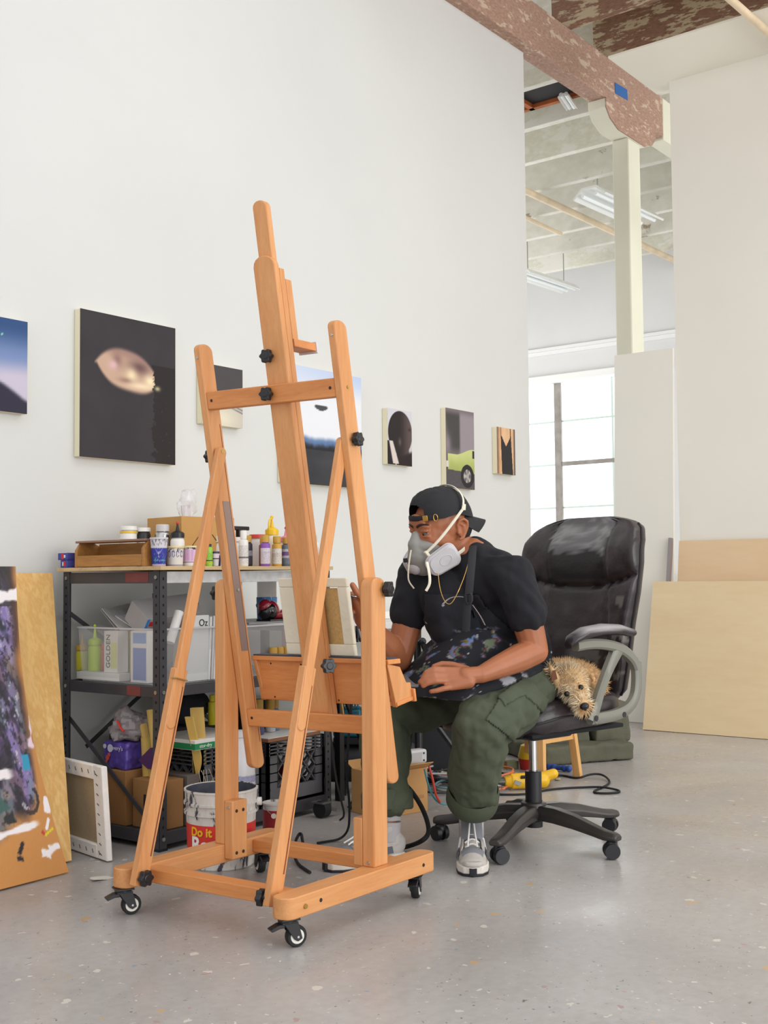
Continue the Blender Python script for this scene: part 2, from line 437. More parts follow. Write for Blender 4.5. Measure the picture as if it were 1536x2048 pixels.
# column and its bolster
b = MB(); b.span((7.46, BY0 + .004, 0), (7.655, BY1 - .004, 3.985)); struct(b.build('column', M_oldwhite, bevel=.012))
prof = [(7.12, WT), (7.12, 4.09), (7.18, 4.03), (7.30, 3.985), (7.72, 3.985), (7.84, 4.03), (7.9, 4.09), (7.9, WT)]
b = MB(); b.prism(prof, BY0 + .002, BY1 + .003, tr=lambda p: V((p.x, p.z, p.y))); struct(b.build('column_bolster', M_oldwhite, bevel=.006))
b = MB(); b.prism(prof, BY0 - .006, BY0 + .0015, tr=lambda p: V((p.x, p.z, p.y))); struct(b.build('bolster_face', M_beam))
# blue tape on the beam
o = MB().box((7.36, BY0 - .002, 4.275), (.19, .002, .075), Matrix.Rotation(-.06, 4, 'Y')).build('masking_tape', mat('blue_masking_tape', (46, 104, 176), .6))
tag(o, 'strip of blue masking tape stuck on the brown ceiling beam', 'tape')
# hatch with a rusty frame between the far joists
t = thing('ceiling_hatch', 'open dark ceiling hatch with rusty orange rim beside the beam', 'hatch', (7.62, 4.3, 4.45))
MB().span((7.335, 3.72, 4.47), (7.60, 4.70, 4.49)).build('opening', mat('hatch_opening_shade', (38, 36, 38), .8), t)  # dark slab in place of the unlit hole, its shade put into the colour
b = MB()
b.span((7.58, 3.72, 4.44), (7.62, 4.62, 4.475)); b.span((7.35, 4.40, 4.44), (7.62, 4.44, 4.475))
b.build('rim', mat('rusty_orange_rim', (178, 96, 44), .7, var=.3), t)
# hanging lamps
def fluoro(name, label, p, q, wd, drop, parts=True):
    p, q = V(p), V(q); d = (q - p).normalized(); s = d.cross(V((0, 0, 1))).normalized()
    t = thing(name, label, 'light fixture', tuple((p + q) / 2))
    b = MB(); poly = [(-wd, 0), (-wd * .45, wd * .5), (wd * .45, wd * .5), (wd, 0), (wd * .92, -.012), (wd * .4, wd * .38), (-wd * .4, wd * .38), (-wd * .92, -.012)]
    M = Matrix((s, V((0, 0, 1)), d)).transposed().to_4x4(); M.translation = p
    b.prism(poly, 0, (q - p).length, M); b.build('housing', mat('white_lamp_enamel', (240, 242, 240), .35), t)
    for k in (-.4, .4):
        b = MB(); b.cyl(p + s * wd * k + V((0, 0, .012)), q + s * wd * k + V((0, 0, .012)), .016); b.build('tube', mat('fluorescent_tube', (246, 250, 250), .3), t)
    for e in (p + d * .15, q - d * .15):
        b = MB(); b.cyl(e + V((0, 0, wd * .4)), e + V((0, 0, drop)), .006); b.build('hanger', mat('galvanised', (180, 180, 176), .4, .6), t)
def Zp(x, y, z):
    d = c_f + c_r * ((x - 768) / FPX) - c_u * ((y - 1024) / FPX); return V((0, 0, CAM_H)) + d * ((z - CAM_H) / d.z)
def Xp(x, y, X):
    d = c_f + c_r * ((x - 768) / FPX) - c_u * ((y - 1024) / FPX); return V((0, 0, CAM_H)) + d * (X / d.x)
def Yp(x, y, Y):
    d = c_f + c_r * ((x - 768) / FPX) - c_u * ((y - 1024) / FPX); return V((0, 0, CAM_H)) + d * (Y / d.y)
def Dp(x, y, D):
    d = c_f + c_r * ((x - 768) / FPX) - c_u * ((y - 1024) / FPX); return V((0, 0, CAM_H)) + d * D
fluoro('fluorescent_light', 'white trough fluorescent light hanging behind the white column', Zp(1178, 392, 4.28), Zp(1296, 446, 4.28), .17, .52)
fluoro('fluorescent_light', 'low white double tube strip light at far wall edge', Zp(1040, 548, 4.15), Zp(1142, 582, 4.15), .13, .655)
fluoro('fluorescent_light', 'small white strip light end by the dark ceiling hatch', Zp(1127, 192, 4.40), Zp(1144, 218, 4.40), .045, .1)
M_conduit = mat('rusty_cream_pipe', (226, 206, 176), .5, var=.12)
def pipe(label, p, q, r):
    o = MB().cyl(p, q, r, seg=12).build('ceiling_pipe', M_conduit); tag(o, label, 'pipe')
pipe('thick cream pipe running under the far white joists past the column', Zp(1020, 367, 4.4), Zp(1420, 554, 4.4), .032)
pipe('thin cream pipe branching under the far white joists', Zp(1040, 430, 4.42), Zp(1122, 468, 4.42), .02)
pipe("cream pipe under the brown ceiling joists at upper right", Zp(1440, -20, 4.0), Zp(1570, 95, 4.0), .022)
# ================================================================== the easel
sys_beech = [(0.25, (194, 126, 72)), (0.5, (210, 147, 92)), (0.78, (224, 166, 112))]
M_bz = wood('beech_along_height', sys_beech, 'Z', 1.0)
M_bx = wood('beech_along_rail', sys_beech, 'X', 1.0)
M_by = wood('beech_along_crossbar', [(0.25, (192, 116, 60)), (0.5, (212, 138, 78)), (0.78, (224, 158, 98))], 'Y', 1.0)
M_black = mat('black_plastic', (26, 27, 32), .35)
M_rubber = mat('black_rubber', (24, 25, 28), .7)
M_brass = mat('brass_fitting', (190, 164, 96), .3, .9)
M_steelb = mat('steel_bolt', (190, 188, 182), .3, .9)
M_whub = mat('white_caster_hub', (228, 226, 216), .4)
M_hole = mat('dark_bolt_hole', (52, 34, 24), .8)
M_groove = mat('groove_shade_brown', (128, 70, 38), .7)  # darker brown stands for the shade inside grooves and the mast channel
M_grey = mat('grey_rubber_strip', (58, 60, 70), .6)

easel = thing('easel', 'tall beech wood studio easel on casters in front of the seated painter', 'easel', (2.48, 2.3, 0))
def bs(p): return V((p.x - .07 * (p.y - 2.02), p.y, p.z))                      # the base is a little racked
def fs(p): return V((2.69 + (2.064 - p.y) * .122 - .175 * (p.z - .33) + p.x, p.y, p.z))   # leaning frame: p = (d, y, z)
RZ0, RZ1 = .075, .1285
# side rails with one rounded end
def rail(y0, y1, x0, x1, name):
    w_ = y1 - y0; r = .026; pts = []
    for cx, a0, a1 in ((x0 + r, 180, 270), (x1 - r, 270, 360), (x1 - r, 0, 90), (x0 + r, 90, 180)):
        for k in range(5):
            a = math.radians(a0 + (a1 - a0) * k / 4); pts.append((cx + r * math.cos(a), (y0 + r if a0 >= 180 else y1 - r) + r * math.sin(a)))
    b = MB(); b.prism(pts, RZ0, RZ1, tr=bs); return b.build('side_rail', M_bx, easel, bevel=.003)
rr_ = rail(1.988, 2.052, 2.172, 2.806, 'r'); rl_ = rail(2.55, 2.614, 2.172, 2.806, 'l')
def pin(parent, p, ax, r, L, m, name='bolt'):
    p = V(p); ax = V(ax); b = MB(); b.cyl(p - ax * L * .3, p + ax * L * .7, r, r * .86, 14); return b.build(name, m, parent)
pin(rr_, (2.235, 1.988, .10), (0, -1, 0), .007, .006, M_brass)
for x in (2.295, 2.74): pin(rr_, (x, 1.988, .102), (0, -1, 0), .0055, .0022, M_hole, 'bolt_hole')
# cross bars of the base
for x, z0, z1 in ((2.262, .085, .122), (2.69, .085, .122)):
    b = MB(); b.span((x - .026, 2.052, z0), (x + .026, 2.55, z1)); b.shear(bs); b.build('base_crossbar', M_by, easel, bevel=.003)
# posts with reinforcing blocks
def arch(w, z0, z1, n=8, both=False, f=1.0):
    pts = [(-w, z0), (w, z0)] if not both else [(w * math.sin(-PI / 2 + PI * k / n) , z0 + w * f * (1 - math.cos(-PI / 2 + PI * k / n))) for k in range(n + 1)]
    pts += [(w * math.cos(PI * k / n), z1 - w * f + w * f * math.sin(PI * k / n)) for k in range(n + 1)]
    return pts
for (y0, y1, k0, k1, kz) in ((2.012, 2.052, 2.052, 2.082, .128), (2.55, 2.588, 2.518, 2.55, .087)):
    b = MB(); b.prism(arch(.031, .128, .918, f=.8), y0, y1, tr=lambda p: bs(V((2.576 + p.x, p.z, p.y)))); po = b.build('post', M_bz, easel, bevel=.004)
    b = MB(); b.span((2.545, k0, kz), (2.607, k1, .258)); b.shear(bs); bl = b.build('post_block', M_bz, easel, bevel=.003)
    if k0 > 2.2:
        for x in (2.562, 2.590):
            for z in (.105, .228): pin(bl, bs(V((x, k0, z))), (0, -1, 0), .0055, .002, M_hole, 'bolt_hole')
    pin(bl if k0 > 2.2 else po, bs(V((2.545, (k0 + k1) / 2 if k0 > 2.2 else y0 + .02, .238 if k0 > 2.2 else .14))), (-1, 0, 0), .005, .003, M_steelb)
# leaning side masts
for (y0, y1, z0, z1) in ((2.052, 2.076, .331, 1.627), (2.525, 2.549, .339, 1.613)):
    b = MB(); b.prism(arch(.0265, z0, z1, both=True, f=.75), y0, y1, tr=lambda p: fs(V((p.x, p.z, p.y))))
    ms = b.build('side_mast', M_bz, easel, bevel=.0035)
    pin(ms, fs(V((-.0265, (y0 + y1) / 2, z1 - .042))), (-1, 0, 0), .0042, .003, M_steelb)
    if y0 < 2.2: pin(ms, fs(V((0, y0, 1.445))), (0, -1, 0), .005, .004, M_brass)
    else:
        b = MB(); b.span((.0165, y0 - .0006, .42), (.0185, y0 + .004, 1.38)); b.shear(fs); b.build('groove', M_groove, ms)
        b = MB(); b.span((-.012, y0 - .0012, .70), (.0155, y0 + .004, 1.15)); b.shear(fs); b.build('slide_plate', mat('brushed_grey_plate', (150, 128, 120), .38, .3), ms)
        pin(ms, fs(V((.004, y0 - .001, .885))), (0, -1, 0), .005, .005, M_steelb)
# centre mast: a channel that holds the extension
b = MB(); b.prism(arch(.037, .50, 1.835, f=.8), .0, .020, tr=lambda p: fs(V((p.z, 2.283 + p.x, p.y)))); cm = b.build('centre_mast', M_bz, easel, bevel=.003)
for y0, y1 in ((2.246, 2.262), (2.304, 2.320)):
    b = MB(); b.span((.0205, y0, .50), (.040, y1, 1.80)); b.shear(fs); b.build('channel_cheek', M_bz, cm, bevel=.002)
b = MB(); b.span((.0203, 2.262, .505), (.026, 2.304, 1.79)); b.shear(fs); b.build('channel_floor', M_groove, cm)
b = MB(); b.prism(arch(.024, 1.0, 1.992, f=.8), .0265, .046, tr=lambda p: fs(V((p.z - .012, 2.285 + p.x, p.y)))); b.build('mast_extension', M_bz, easel, bevel=.003)
# upper canvas clamp
b = MB(); b.span((.046, 2.25, 1.585), (.072, 2.30, 1.775)); b.shear(fs); cl = b.build('canvas_clamp', M_bz, easel, bevel=.003)
b = MB(); b.span((.046, 2.245, 1.583), (.140, 2.306, 1.606)); b.shear(fs); b.build('clamp_lip', M_by, cl, bevel=.002)
b = MB(); b.span((.140, 2.243, 1.578), (.146, 2.308, 1.61)); b.shear(fs); b.build('felt_strip', mat('pale_felt', (214, 208, 214), .9), cl)
# crossbars between the masts
for z0, z1 in ((1.418, 1.470), (.472, .524)):
    b = MB(); b.span((-.024, 2.076, z0), (-.001, 2.525, z1)); b.shear(fs); cb = b.build('frame_crossbar', M_by, easel, bevel=.003)
    for y in (2.092, 2.508):
        if z0 > 1 or y > 2.2: pin(cb, fs(V((-.024, y, (z0 + z1) / 2))), (-1, 0, 0), .0048, .0015, M_hole, 'bolt_hole')
# tray box: panel, canvas ledge, tool tray
b = MB(); b.span((.044, 2.076, .548), (.060, 2.525, .672)); b.shear(fs); tp = b.build('tray_panel', M_by, easel, bevel=.002)
for y in (2.12, 2.24, 2.36, 2.47):
    for z in (.66, .558): pin(tp, fs(V((.044, y, z))), (-1, 0, 0), .003, .001, M_hole, 'screw_hole')
b = MB(); b.span((.028, 2.046, .670), (.088, 2.525, .684)); b.shear(fs); lg = b.build('canvas_ledge', M_by, easel, bevel=.002)
b = MB(); b.span((.030, 2.05, .684), (.080, 2.52, .688)); b.shear(fs); b.build('rubber_strip', M_grey, lg)
for y0, y1 in ((2.050, 2.064), (2.512, 2.525)):
    b = MB(); b.prism([(.03, .672), (.088, .66), (.110, .612), (.130, .612), (.130, .565), (.05, .545)], y0, y1, tr=lambda p: fs(V((p.x, p.z, p.y)))); b.build('tray_side', M_bz, easel, bevel=.002)
b = MB(); b.prism([(.05, .548), (.130, .560), (.130, .572), (.05, .56)], 2.046, 2.525, tr=lambda p: fs(V((p.x, p.z, p.y)))); b.build('tool_tray', M_by, easel, bevel=.002)
b = MB(); b.span((.126, 2.04, .556), (.136, 2.53, .594)); b.shear(fs); b.build('tray_lip', M_by, easel, bevel=.002)
# height screw between the cheeks
b = MB(); b.cyl(fs(V((.05, 2.236, .50))), fs(V((.05, 2.236, .70))), .004); b.tube([fs(V((.05 + .012 * math.cos(a), 2.236, .492 + .012 * math.sin(a)))) for a in [k * PI / 8 for k in range(17)]], .003); b.build('height_screw', M_brass, easel)
# telescoping back struts
def strut(y0, y1, p, q, split):
    p, q = V(p), V(q); d = (q - p).normalized(); n = V((d.z, 0, -d.x))
    def tr(pt): return p + n * pt.x + d * pt.y + V((0, pt.z, 0))
    L = (q - p).length
    b = MB(); b.prism(arch(.023, -.02, L * split, both=False, f=.12), y0 - p.y, y1 - p.y, tr=tr); lo = b.build('lower_strut', M_bz, easel, bevel=.003)
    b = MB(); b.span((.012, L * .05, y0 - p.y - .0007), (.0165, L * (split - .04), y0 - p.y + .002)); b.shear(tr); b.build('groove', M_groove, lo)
    b = MB(); b.prism(arch(.0165, L * (split - .14), L + .012, both=True, f=.9), y0 - p.y + .001, y1 - p.y - .003, tr=lambda t: tr(V((t.x - .004, t.y, t.z - .004)))); b.build('upper_strut', M_bz, easel, bevel=.003)
    return lo, tr, L
lo, tr, L = strut(2.502, 2.525, (2.152, 2.514, .108), (2.459, 2.514, 1.294), .47)
pin(lo, tr(V((0, L * .36, -.012))), (0, -1, 0), .006, .004, M_brass)
b = MB(); b.box(tr(V((-.0045, L * .445, -.0125))), (.046, .003, .022), basis(tr(V((0, 1, 0))) - tr(V((0, 0, 0))), (0, 1, 0)) @ Matrix.Rotation(PI / 2, 4, 'X')); b.build('brass_clip', M_brass, lo)
pin(lo, tr(V((-.004, L, -.012))), (0, -1, 0), .007, .006, M_brass)
lo2, tr2, L2 = strut(2.077, 2.10, (2.225, 2.09, .106), (2.512, 2.09, 1.296), .485)
# black star knobs
def knob(p, ax, r=.0185, name='knob'):
    p, ax = V(p), V(ax).normalized(); pts = []
    for k in range(60):
        a = 2 * PI * k / 60; rad = r * (1 + .13 * math.cos(6 * a)); pts.append((rad * math.cos(a), rad * math.sin(a)))
    M = basis(ax) ; M.translation = p
    b = MB(); b.prism(pts, .006, .022, M); b.cyl(p - ax * .002, p + ax * .008, r * .55); b.cyl(p + ax * .0215, p + ax * .0235, r * .6, r * .5)
    return b.build(name, M_black, easel, bevel=.002)
knob(bs(V((2.60, 2.012, .885))), (.25, -1, 0), .021); knob(bs(V((2.57, 2.588, .875))), (0, 1, 0), .021)
knob(fs(V((.0, 2.052, 1.30))), (.1, -1, .1)); knob(fs(V((0, 2.549, 1.285))), (0, 1, 0))
knob(fs(V((-.0, 2.322 - .02, 1.553))), (-1, -.15, 0)); knob(fs(V((-.024, 2.30, 1.443))), (-1, -.15, 0))
knob((2.425, 2.077, .682), (-.35, -1, 0), .019); knob((2.152, 2.502, .112), (0, -1, 0), .02); knob((2.212, 2.10, .108), (-.3, 1, 0), .02)
# casters
def caster(x, y, rz):
    M = Matrix.Translation(bs(V((x, y, 0)))) @ Matrix.Rotation(rz, 4, 'Z')
    T = lambda p: M @ V(p)
    b = MB(); b.box(T((0, 0, .0725)), (.05, .05, .005), M); b.cyl(T((0, 0, .06)), T((0, 0, .072)), .017)
    for s in (-1, 1):
        b.prism([(-.018, .066), (.022, .066), (.034, .022), (.022, .016), (.012, .022)], s * .015 - .0015, s * .015 + .0015, tr=lambda p: T((p.x, p.z, p.y)))
    b.box(T((.0, 0, .064)), (.04, .033, .006), M)
    fk = b.build('caster_fork', M_black, easel, bevel=.001)
    b = MB(); b.prism([(-.026, .052), (-.046, .046), (-.050, .052), (-.026, .062), (-.012, .062), (-.012, .052)], -.013, .013, tr=lambda p: T((p.x, p.z, p.y))); b.build('brake_lever', M_black, fk, bevel=.001)
    wc = V((.022, 0, .027)); R = M.to_3x3()
    b = MB(); b.lathe([(.018, -.011), (.025, -.011), (.027, -.007), (.027, .007), (.025, .011), (.018, .011)], M @ wc, (M.to_3x3().to_4x4() @ Matrix.Rotation(PI / 2, 4, 'X')), 28); wh = b.build('wheel', M_rubber, easel)
    for s in (-1, 1):
        a = (M @ (wc + V((0, s * .009, 0)))); q = (M @ (wc + V((0, s * .0125, 0))))
        b = MB(); b.cyl(a, q, .0195, .0175, 24); b.build('wheel_rim', M_whub, wh)
        b = MB(); b.cyl(a, M @ (wc + V((0, s * .0145, 0))), .0085, .0075, 18); b.cyl(a, M @ (wc + V((0, s * .0175, 0))), .004, .003, 12); b.build('axle_cap', M_black if s > 0 else M_steelb, wh)
caster(2.205, 2.02, math.radians(-24)); caster(2.19, 2.58, math.radians(-24)); caster(2.74, 2.02, math.radians(28)); caster(2.74, 2.58, math.radians(60))

# small canvas standing on the ledge, its stapled back towards us
cv = thing('stretched_canvas', 'small raw canvas standing on the easel ledge, cream edges turned back', 'canvas', tuple(fs(V((.07, 2.28, .689)))))
def cvp(p): return fs(V((p.x + .043, p.y, p.z)))
CY0, CY1, CZ0, CZ1 = 2.166, 2.405, .6895, .918
def rect_ring(b, d0, d1, i):
    b.span((d0, CY0, CZ0), (d1, CY1, CZ0 + i)); b.span((d0, CY0, CZ1 - i * .8), (d1, CY1, CZ1)); b.span((d0, CY0, CZ0 + i), (d1, CY0 + i, CZ1 - i * .8)); b.span((d0, CY1 - i * 2, CZ0 + i), (d1, CY1, CZ1 - i * .8))
M_linen = mat('raw_linen', (196, 160, 102), .9, var=.12, vscale=120, bmp=.2, bscale=500)
M_canvas = mat('primed_canvas', (226, 220, 200), .85, var=.05, vscale=10, bmp=.25, bscale=40)
b = MB(); rect_ring(b, 0, .016, .034); b.shear(cvp); b.build('turned_edge', M_canvas, cv, bevel=.003)
b = MB(); b.span((.010, CY0 + .03, CZ0 + .03), (.014, CY1 - .03, CZ1 - .03)); b.shear(cvp); b.build('linen_back', M_linen, cv)
# ================================================================== paintings on the left wall
M_art = vcol('oil_paint_on_canvas', .75, .05, 900)
M_edge = mat('cream_canvas_edge', (232, 224, 194), .85)
def lin3(c): return lin(c)
def blob(u, v, cx, cy, rx, ry): return math.exp(-(((u - cx) / rx) ** 2 + ((v - cy) / ry) ** 2))
def picture(label, x0, x1, z0, z1, fn, nu=90, depth=.035, name='painting'):
    Y = WY - depth
    t = thing(name, label, 'painting', ((x0 + x1) / 2, WY, z0), group=None)
    MB().span((x0, Y + .001, z0), (x1, WY - .0005, z1)).build('stretcher', M_edge, t, bevel=.003)
    nv = int(nu * (z1 - z0) / (x1 - x0)); b = MB(); b.grid(lambda u, v: (x0 + u * (x1 - x0), Y, z0 + v * (z1 - z0)), nu, nv)
    o = b.build('painted_face', M_art, t)
    loc = V(t.location)
    paint(o, lambda p: lin(fn((p.x + loc.x - x0) / (x1 - x0), (p.z + loc.z - z0) / (z1 - z0))))
    return t
def f_dusk(u, v):
    c = mixc((198, 190, 208), (120, 140, 184), sstep(.38, .62, v + .06 * (1 - u))); c = mixc(c, (52, 82, 128), sstep(.58, .95, v))
    h = .33 - .22 * sstep(.72, 1.08, u)
    c = mixc((52, 50, 66), c, sstep(h - .03, h + .03, v + .01 * noise2(u, v, 9)))
    if (u - .80) ** 2 + ((v - .82) * .7) ** 2 < .00006: c = (150, 230, 170)
    return c
def f_eye(u, v):
    base = (58 + 4 * noise2(u, v, 3), 54 + 4 * noise2(u, v, 3), 58 + 4 * noise2(u, v, 3))
    x, y = u - .50, v - .62 + .10 * (u - .5)
    up = .150 * max(0, 1 - (abs(x + .02) / .335) ** 2.6); dn = -.130 * max(0, 1 - (abs(x) / .335) ** 3.2)
    inside = sstep(-.02, .022, min(up - y, y - dn)) * (1 if abs(x) < .36 else 0)
    g = (196, 164, 142)
    g = mixc(g, (110, 82, 82), blob(u, v, .60, .665, .12, .055)); g = mixc(g, (122, 92, 90), .8 * blob(u, v, .37, .69, .05, .05)); g = mixc(g, (218, 178, 178), blob(u, v, .33, .655, .05, .035))
    g = mixc(g, (236, 216, 178), blob(u, v, .52, .60, .06, .05)); g = mixc(g, (236, 214, 180), blob(u, v, .62, .535, .14, .025)); g = mixc(g, (240, 224, 184), blob(u, v, .72, .58, .06, .04))
    g = mixc(g, (140, 104, 96), .7 * blob(u, v, .46, .56, .07, .02)); g = mixc(g, (150, 116, 108), .7 * sstep(.06, .13, y))
    c = mixc(base, g, inside)
    # branches across the right rim
    tr = noise2(u, v, 26, 3, 4) + 1.6 * sstep(.70, .80, u) - .9
    if v < .70: c = mixc(c, (44, 40, 40), sstep(.0, .12, tr) * sstep(.66, .72, u))
    c = mixc(c, (226, 212, 164), .8 * blob(u, v, .80, .535, .03, .016))
    return c
def f_small(u, v):
    c = mixc((196, 190, 176), (78, 74, 76), sstep(.36, .50, v + .15 * (1 - u) - .05))
    c = mixc(c, (226, 218, 196), blob(u, v, .45, .12, .4, .2)); 
    for k in (.0, .05): c = mixc(c, (70, 68, 82), .7 * math.exp(-((v - .30 + k - .25 * (1 - u)) / .012) ** 2) * sstep(.5, .9, u))
    return c
def f_ufo(u, v):
    c = mixc((230, 232, 238), (186, 202, 232), sstep(.72, 1.0, v)); c = mixc(c, (214, 220, 234), .5 * blob(u, v, .2, .9, .4, .2))
    e = ((u - .47) / .085) ** 2 + ((v - .665 - .012 * abs(u - .47) / .085) / .024) ** 2
    c = mixc((74, 74, 78), c, sstep(.75, 1.15, e))
    h = .375 + .02 * noise2(u, .3, 6); c = mixc(c, (96, 124, 166), sstep(h + .055, h, v)); c = mixc(c, (40, 40, 44), sstep(h, h - .06, v + .008 * noise2(u, v, 22)))
    if v < .3: c = mixc((52, 52, 56), (68, 68, 72), .5 + .5 * noise2(u, v, 4) + .4 * blob(u, v, .6, .2, .4, .04))
    return c
def f_bald(u, v):
    c = (206, 204, 214); c = mixc(c, (190, 186, 190), sstep(.5, .1, v))
    hd = ((u - .52) / .50) ** 2 + ((v - .58) / .40) ** 2
    d = mixc((44, 38, 38), (92, 78, 76), sstep(.45, .95, u)); d = mixc(d, (108, 96, 92), .8 * blob(u, v, .50, .42, .06, .07)); d = mixc(d, (58, 46, 46), blob(u, v, .90, .66, .05, .03))
    c = mixc(d, c, sstep(.94, 1.03, hd))
    if v < .42:
        if u > .36: c = mixc(d, c, sstep(.86, .93, u + .25 * (v - .2)))
        if u < .5: c = mixc(c, (40, 34, 36), sstep(.22, .20, u - .25 * (.42 - v)))
        k = abs(u - (.14 + .5 * (.42 - v)))
        if v > .02: c = mixc((212, 200, 194), c, sstep(.05, .10, k - .12 * (.42 - v)))
        c = mixc(c, (44, 36, 36), sstep(.18, .10, v - .25 * (u - .5)) * sstep(.42, .5, u))
    return c
def f_car(u, v):
    c = mixc((112, 104, 108), (150, 140, 146), sstep(.4, .55, u)); c = mixc(c, (74, 72, 72), sstep(.52, .44, u) * sstep(.42, .55, v) * sstep(-.05, .1, u - .5 * (.8 - v) * .6))
    c = mixc(c, (138, 128, 136), blob(u, v, .05, .55, .12, .12)); c = mixc(c, (124, 112, 118), sstep(.9, 1., v))
    if v < .30: c = mixc((92, 86, 90), (78, 74, 78), .5 + .5 * noise2(u, v, 30))
    top = .43 + .085 * sstep(.35, .95, u); bot = .205 + .03 * (1 - u)
    if .06 < u and bot < v < top: c = mixc((164, 174, 100), (196, 204, 134), sstep(bot, top, v + .03 * noise2(u, v, 5)))
    if u > .93 and .40 < v < .50: c = (52, 50, 52)
    r = math.hypot((u - .74) * 1.0, (v - .165) * 1.58)
    if r < .235: c = (46, 44, 44)
    if r < .135: c = mixc((186, 180, 178), (96, 92, 92), .5 + .5 * math.cos(5 * math.atan2(v - .165, u - .74)) if r > .05 else .2)
    if u < .08 and .26 < v < .34: c = (210, 206, 200)
    return c
def f_dress(u, v):
    sk = mixc((222, 180, 140), (196, 146, 108), sstep(.3, 0, u) + .4 * noise2(u, v, 4)); c = sk
    if u > .86 - .1 * (v > .8) : c = mixc((70, 62, 62), c, sstep(1.0, .86, u))
    w = .22 + .05 * math.sin(v * 6); l = .20 + .06 * (1 - v); r = .80 + .12 * (.6 - v)
    neck = .60 + abs(u - .50) * .9
    if l < u < r and v < min(neck, .86 if abs(u - .5) > .27 else 2): c = (50, 48, 50)
    for s in (.22, .74):
        if abs(u - s) < .018 and v > .75: c = (56, 50, 50)
    if u < .1: c = mixc((96, 84, 80), c, .5)
    return c
picture('painting of a blue to lilac dusk sky over dark hill, at left edge', 2.03, 2.564, 1.521, 1.859, f_dusk, 80)
picture('large near-black painting with glowing eye-shaped light among branches', 2.798, 3.28, 1.385, 1.952, f_eye, 130)
picture('small grey over white painting glimpsed behind left easel mast', 3.43, 3.672, 1.573, 1.831, f_small, 70)
picture('painting of dark oval craft in pale sky over dark land, behind easel', 3.93, 4.502, 1.353, 1.903, f_ufo, 110)
picture('small painting of a dark bald head seen from behind', 4.713, 4.921, 1.491, 1.778, f_bald, 80)
picture('tall painting of the front of a lime green car', 5.234, 5.512, 1.40, 1.836, f_car, 90)
picture('small painting of a torso in black strap dress, nearest wall end', 5.752, 5.951, 1.509, 1.781, f_dress, 70)

# ================================================================== boards leaning at the left
def lean(label, name, cat, poly, O, ex, ez, thick, m, fn=None, nu=0):
    pass
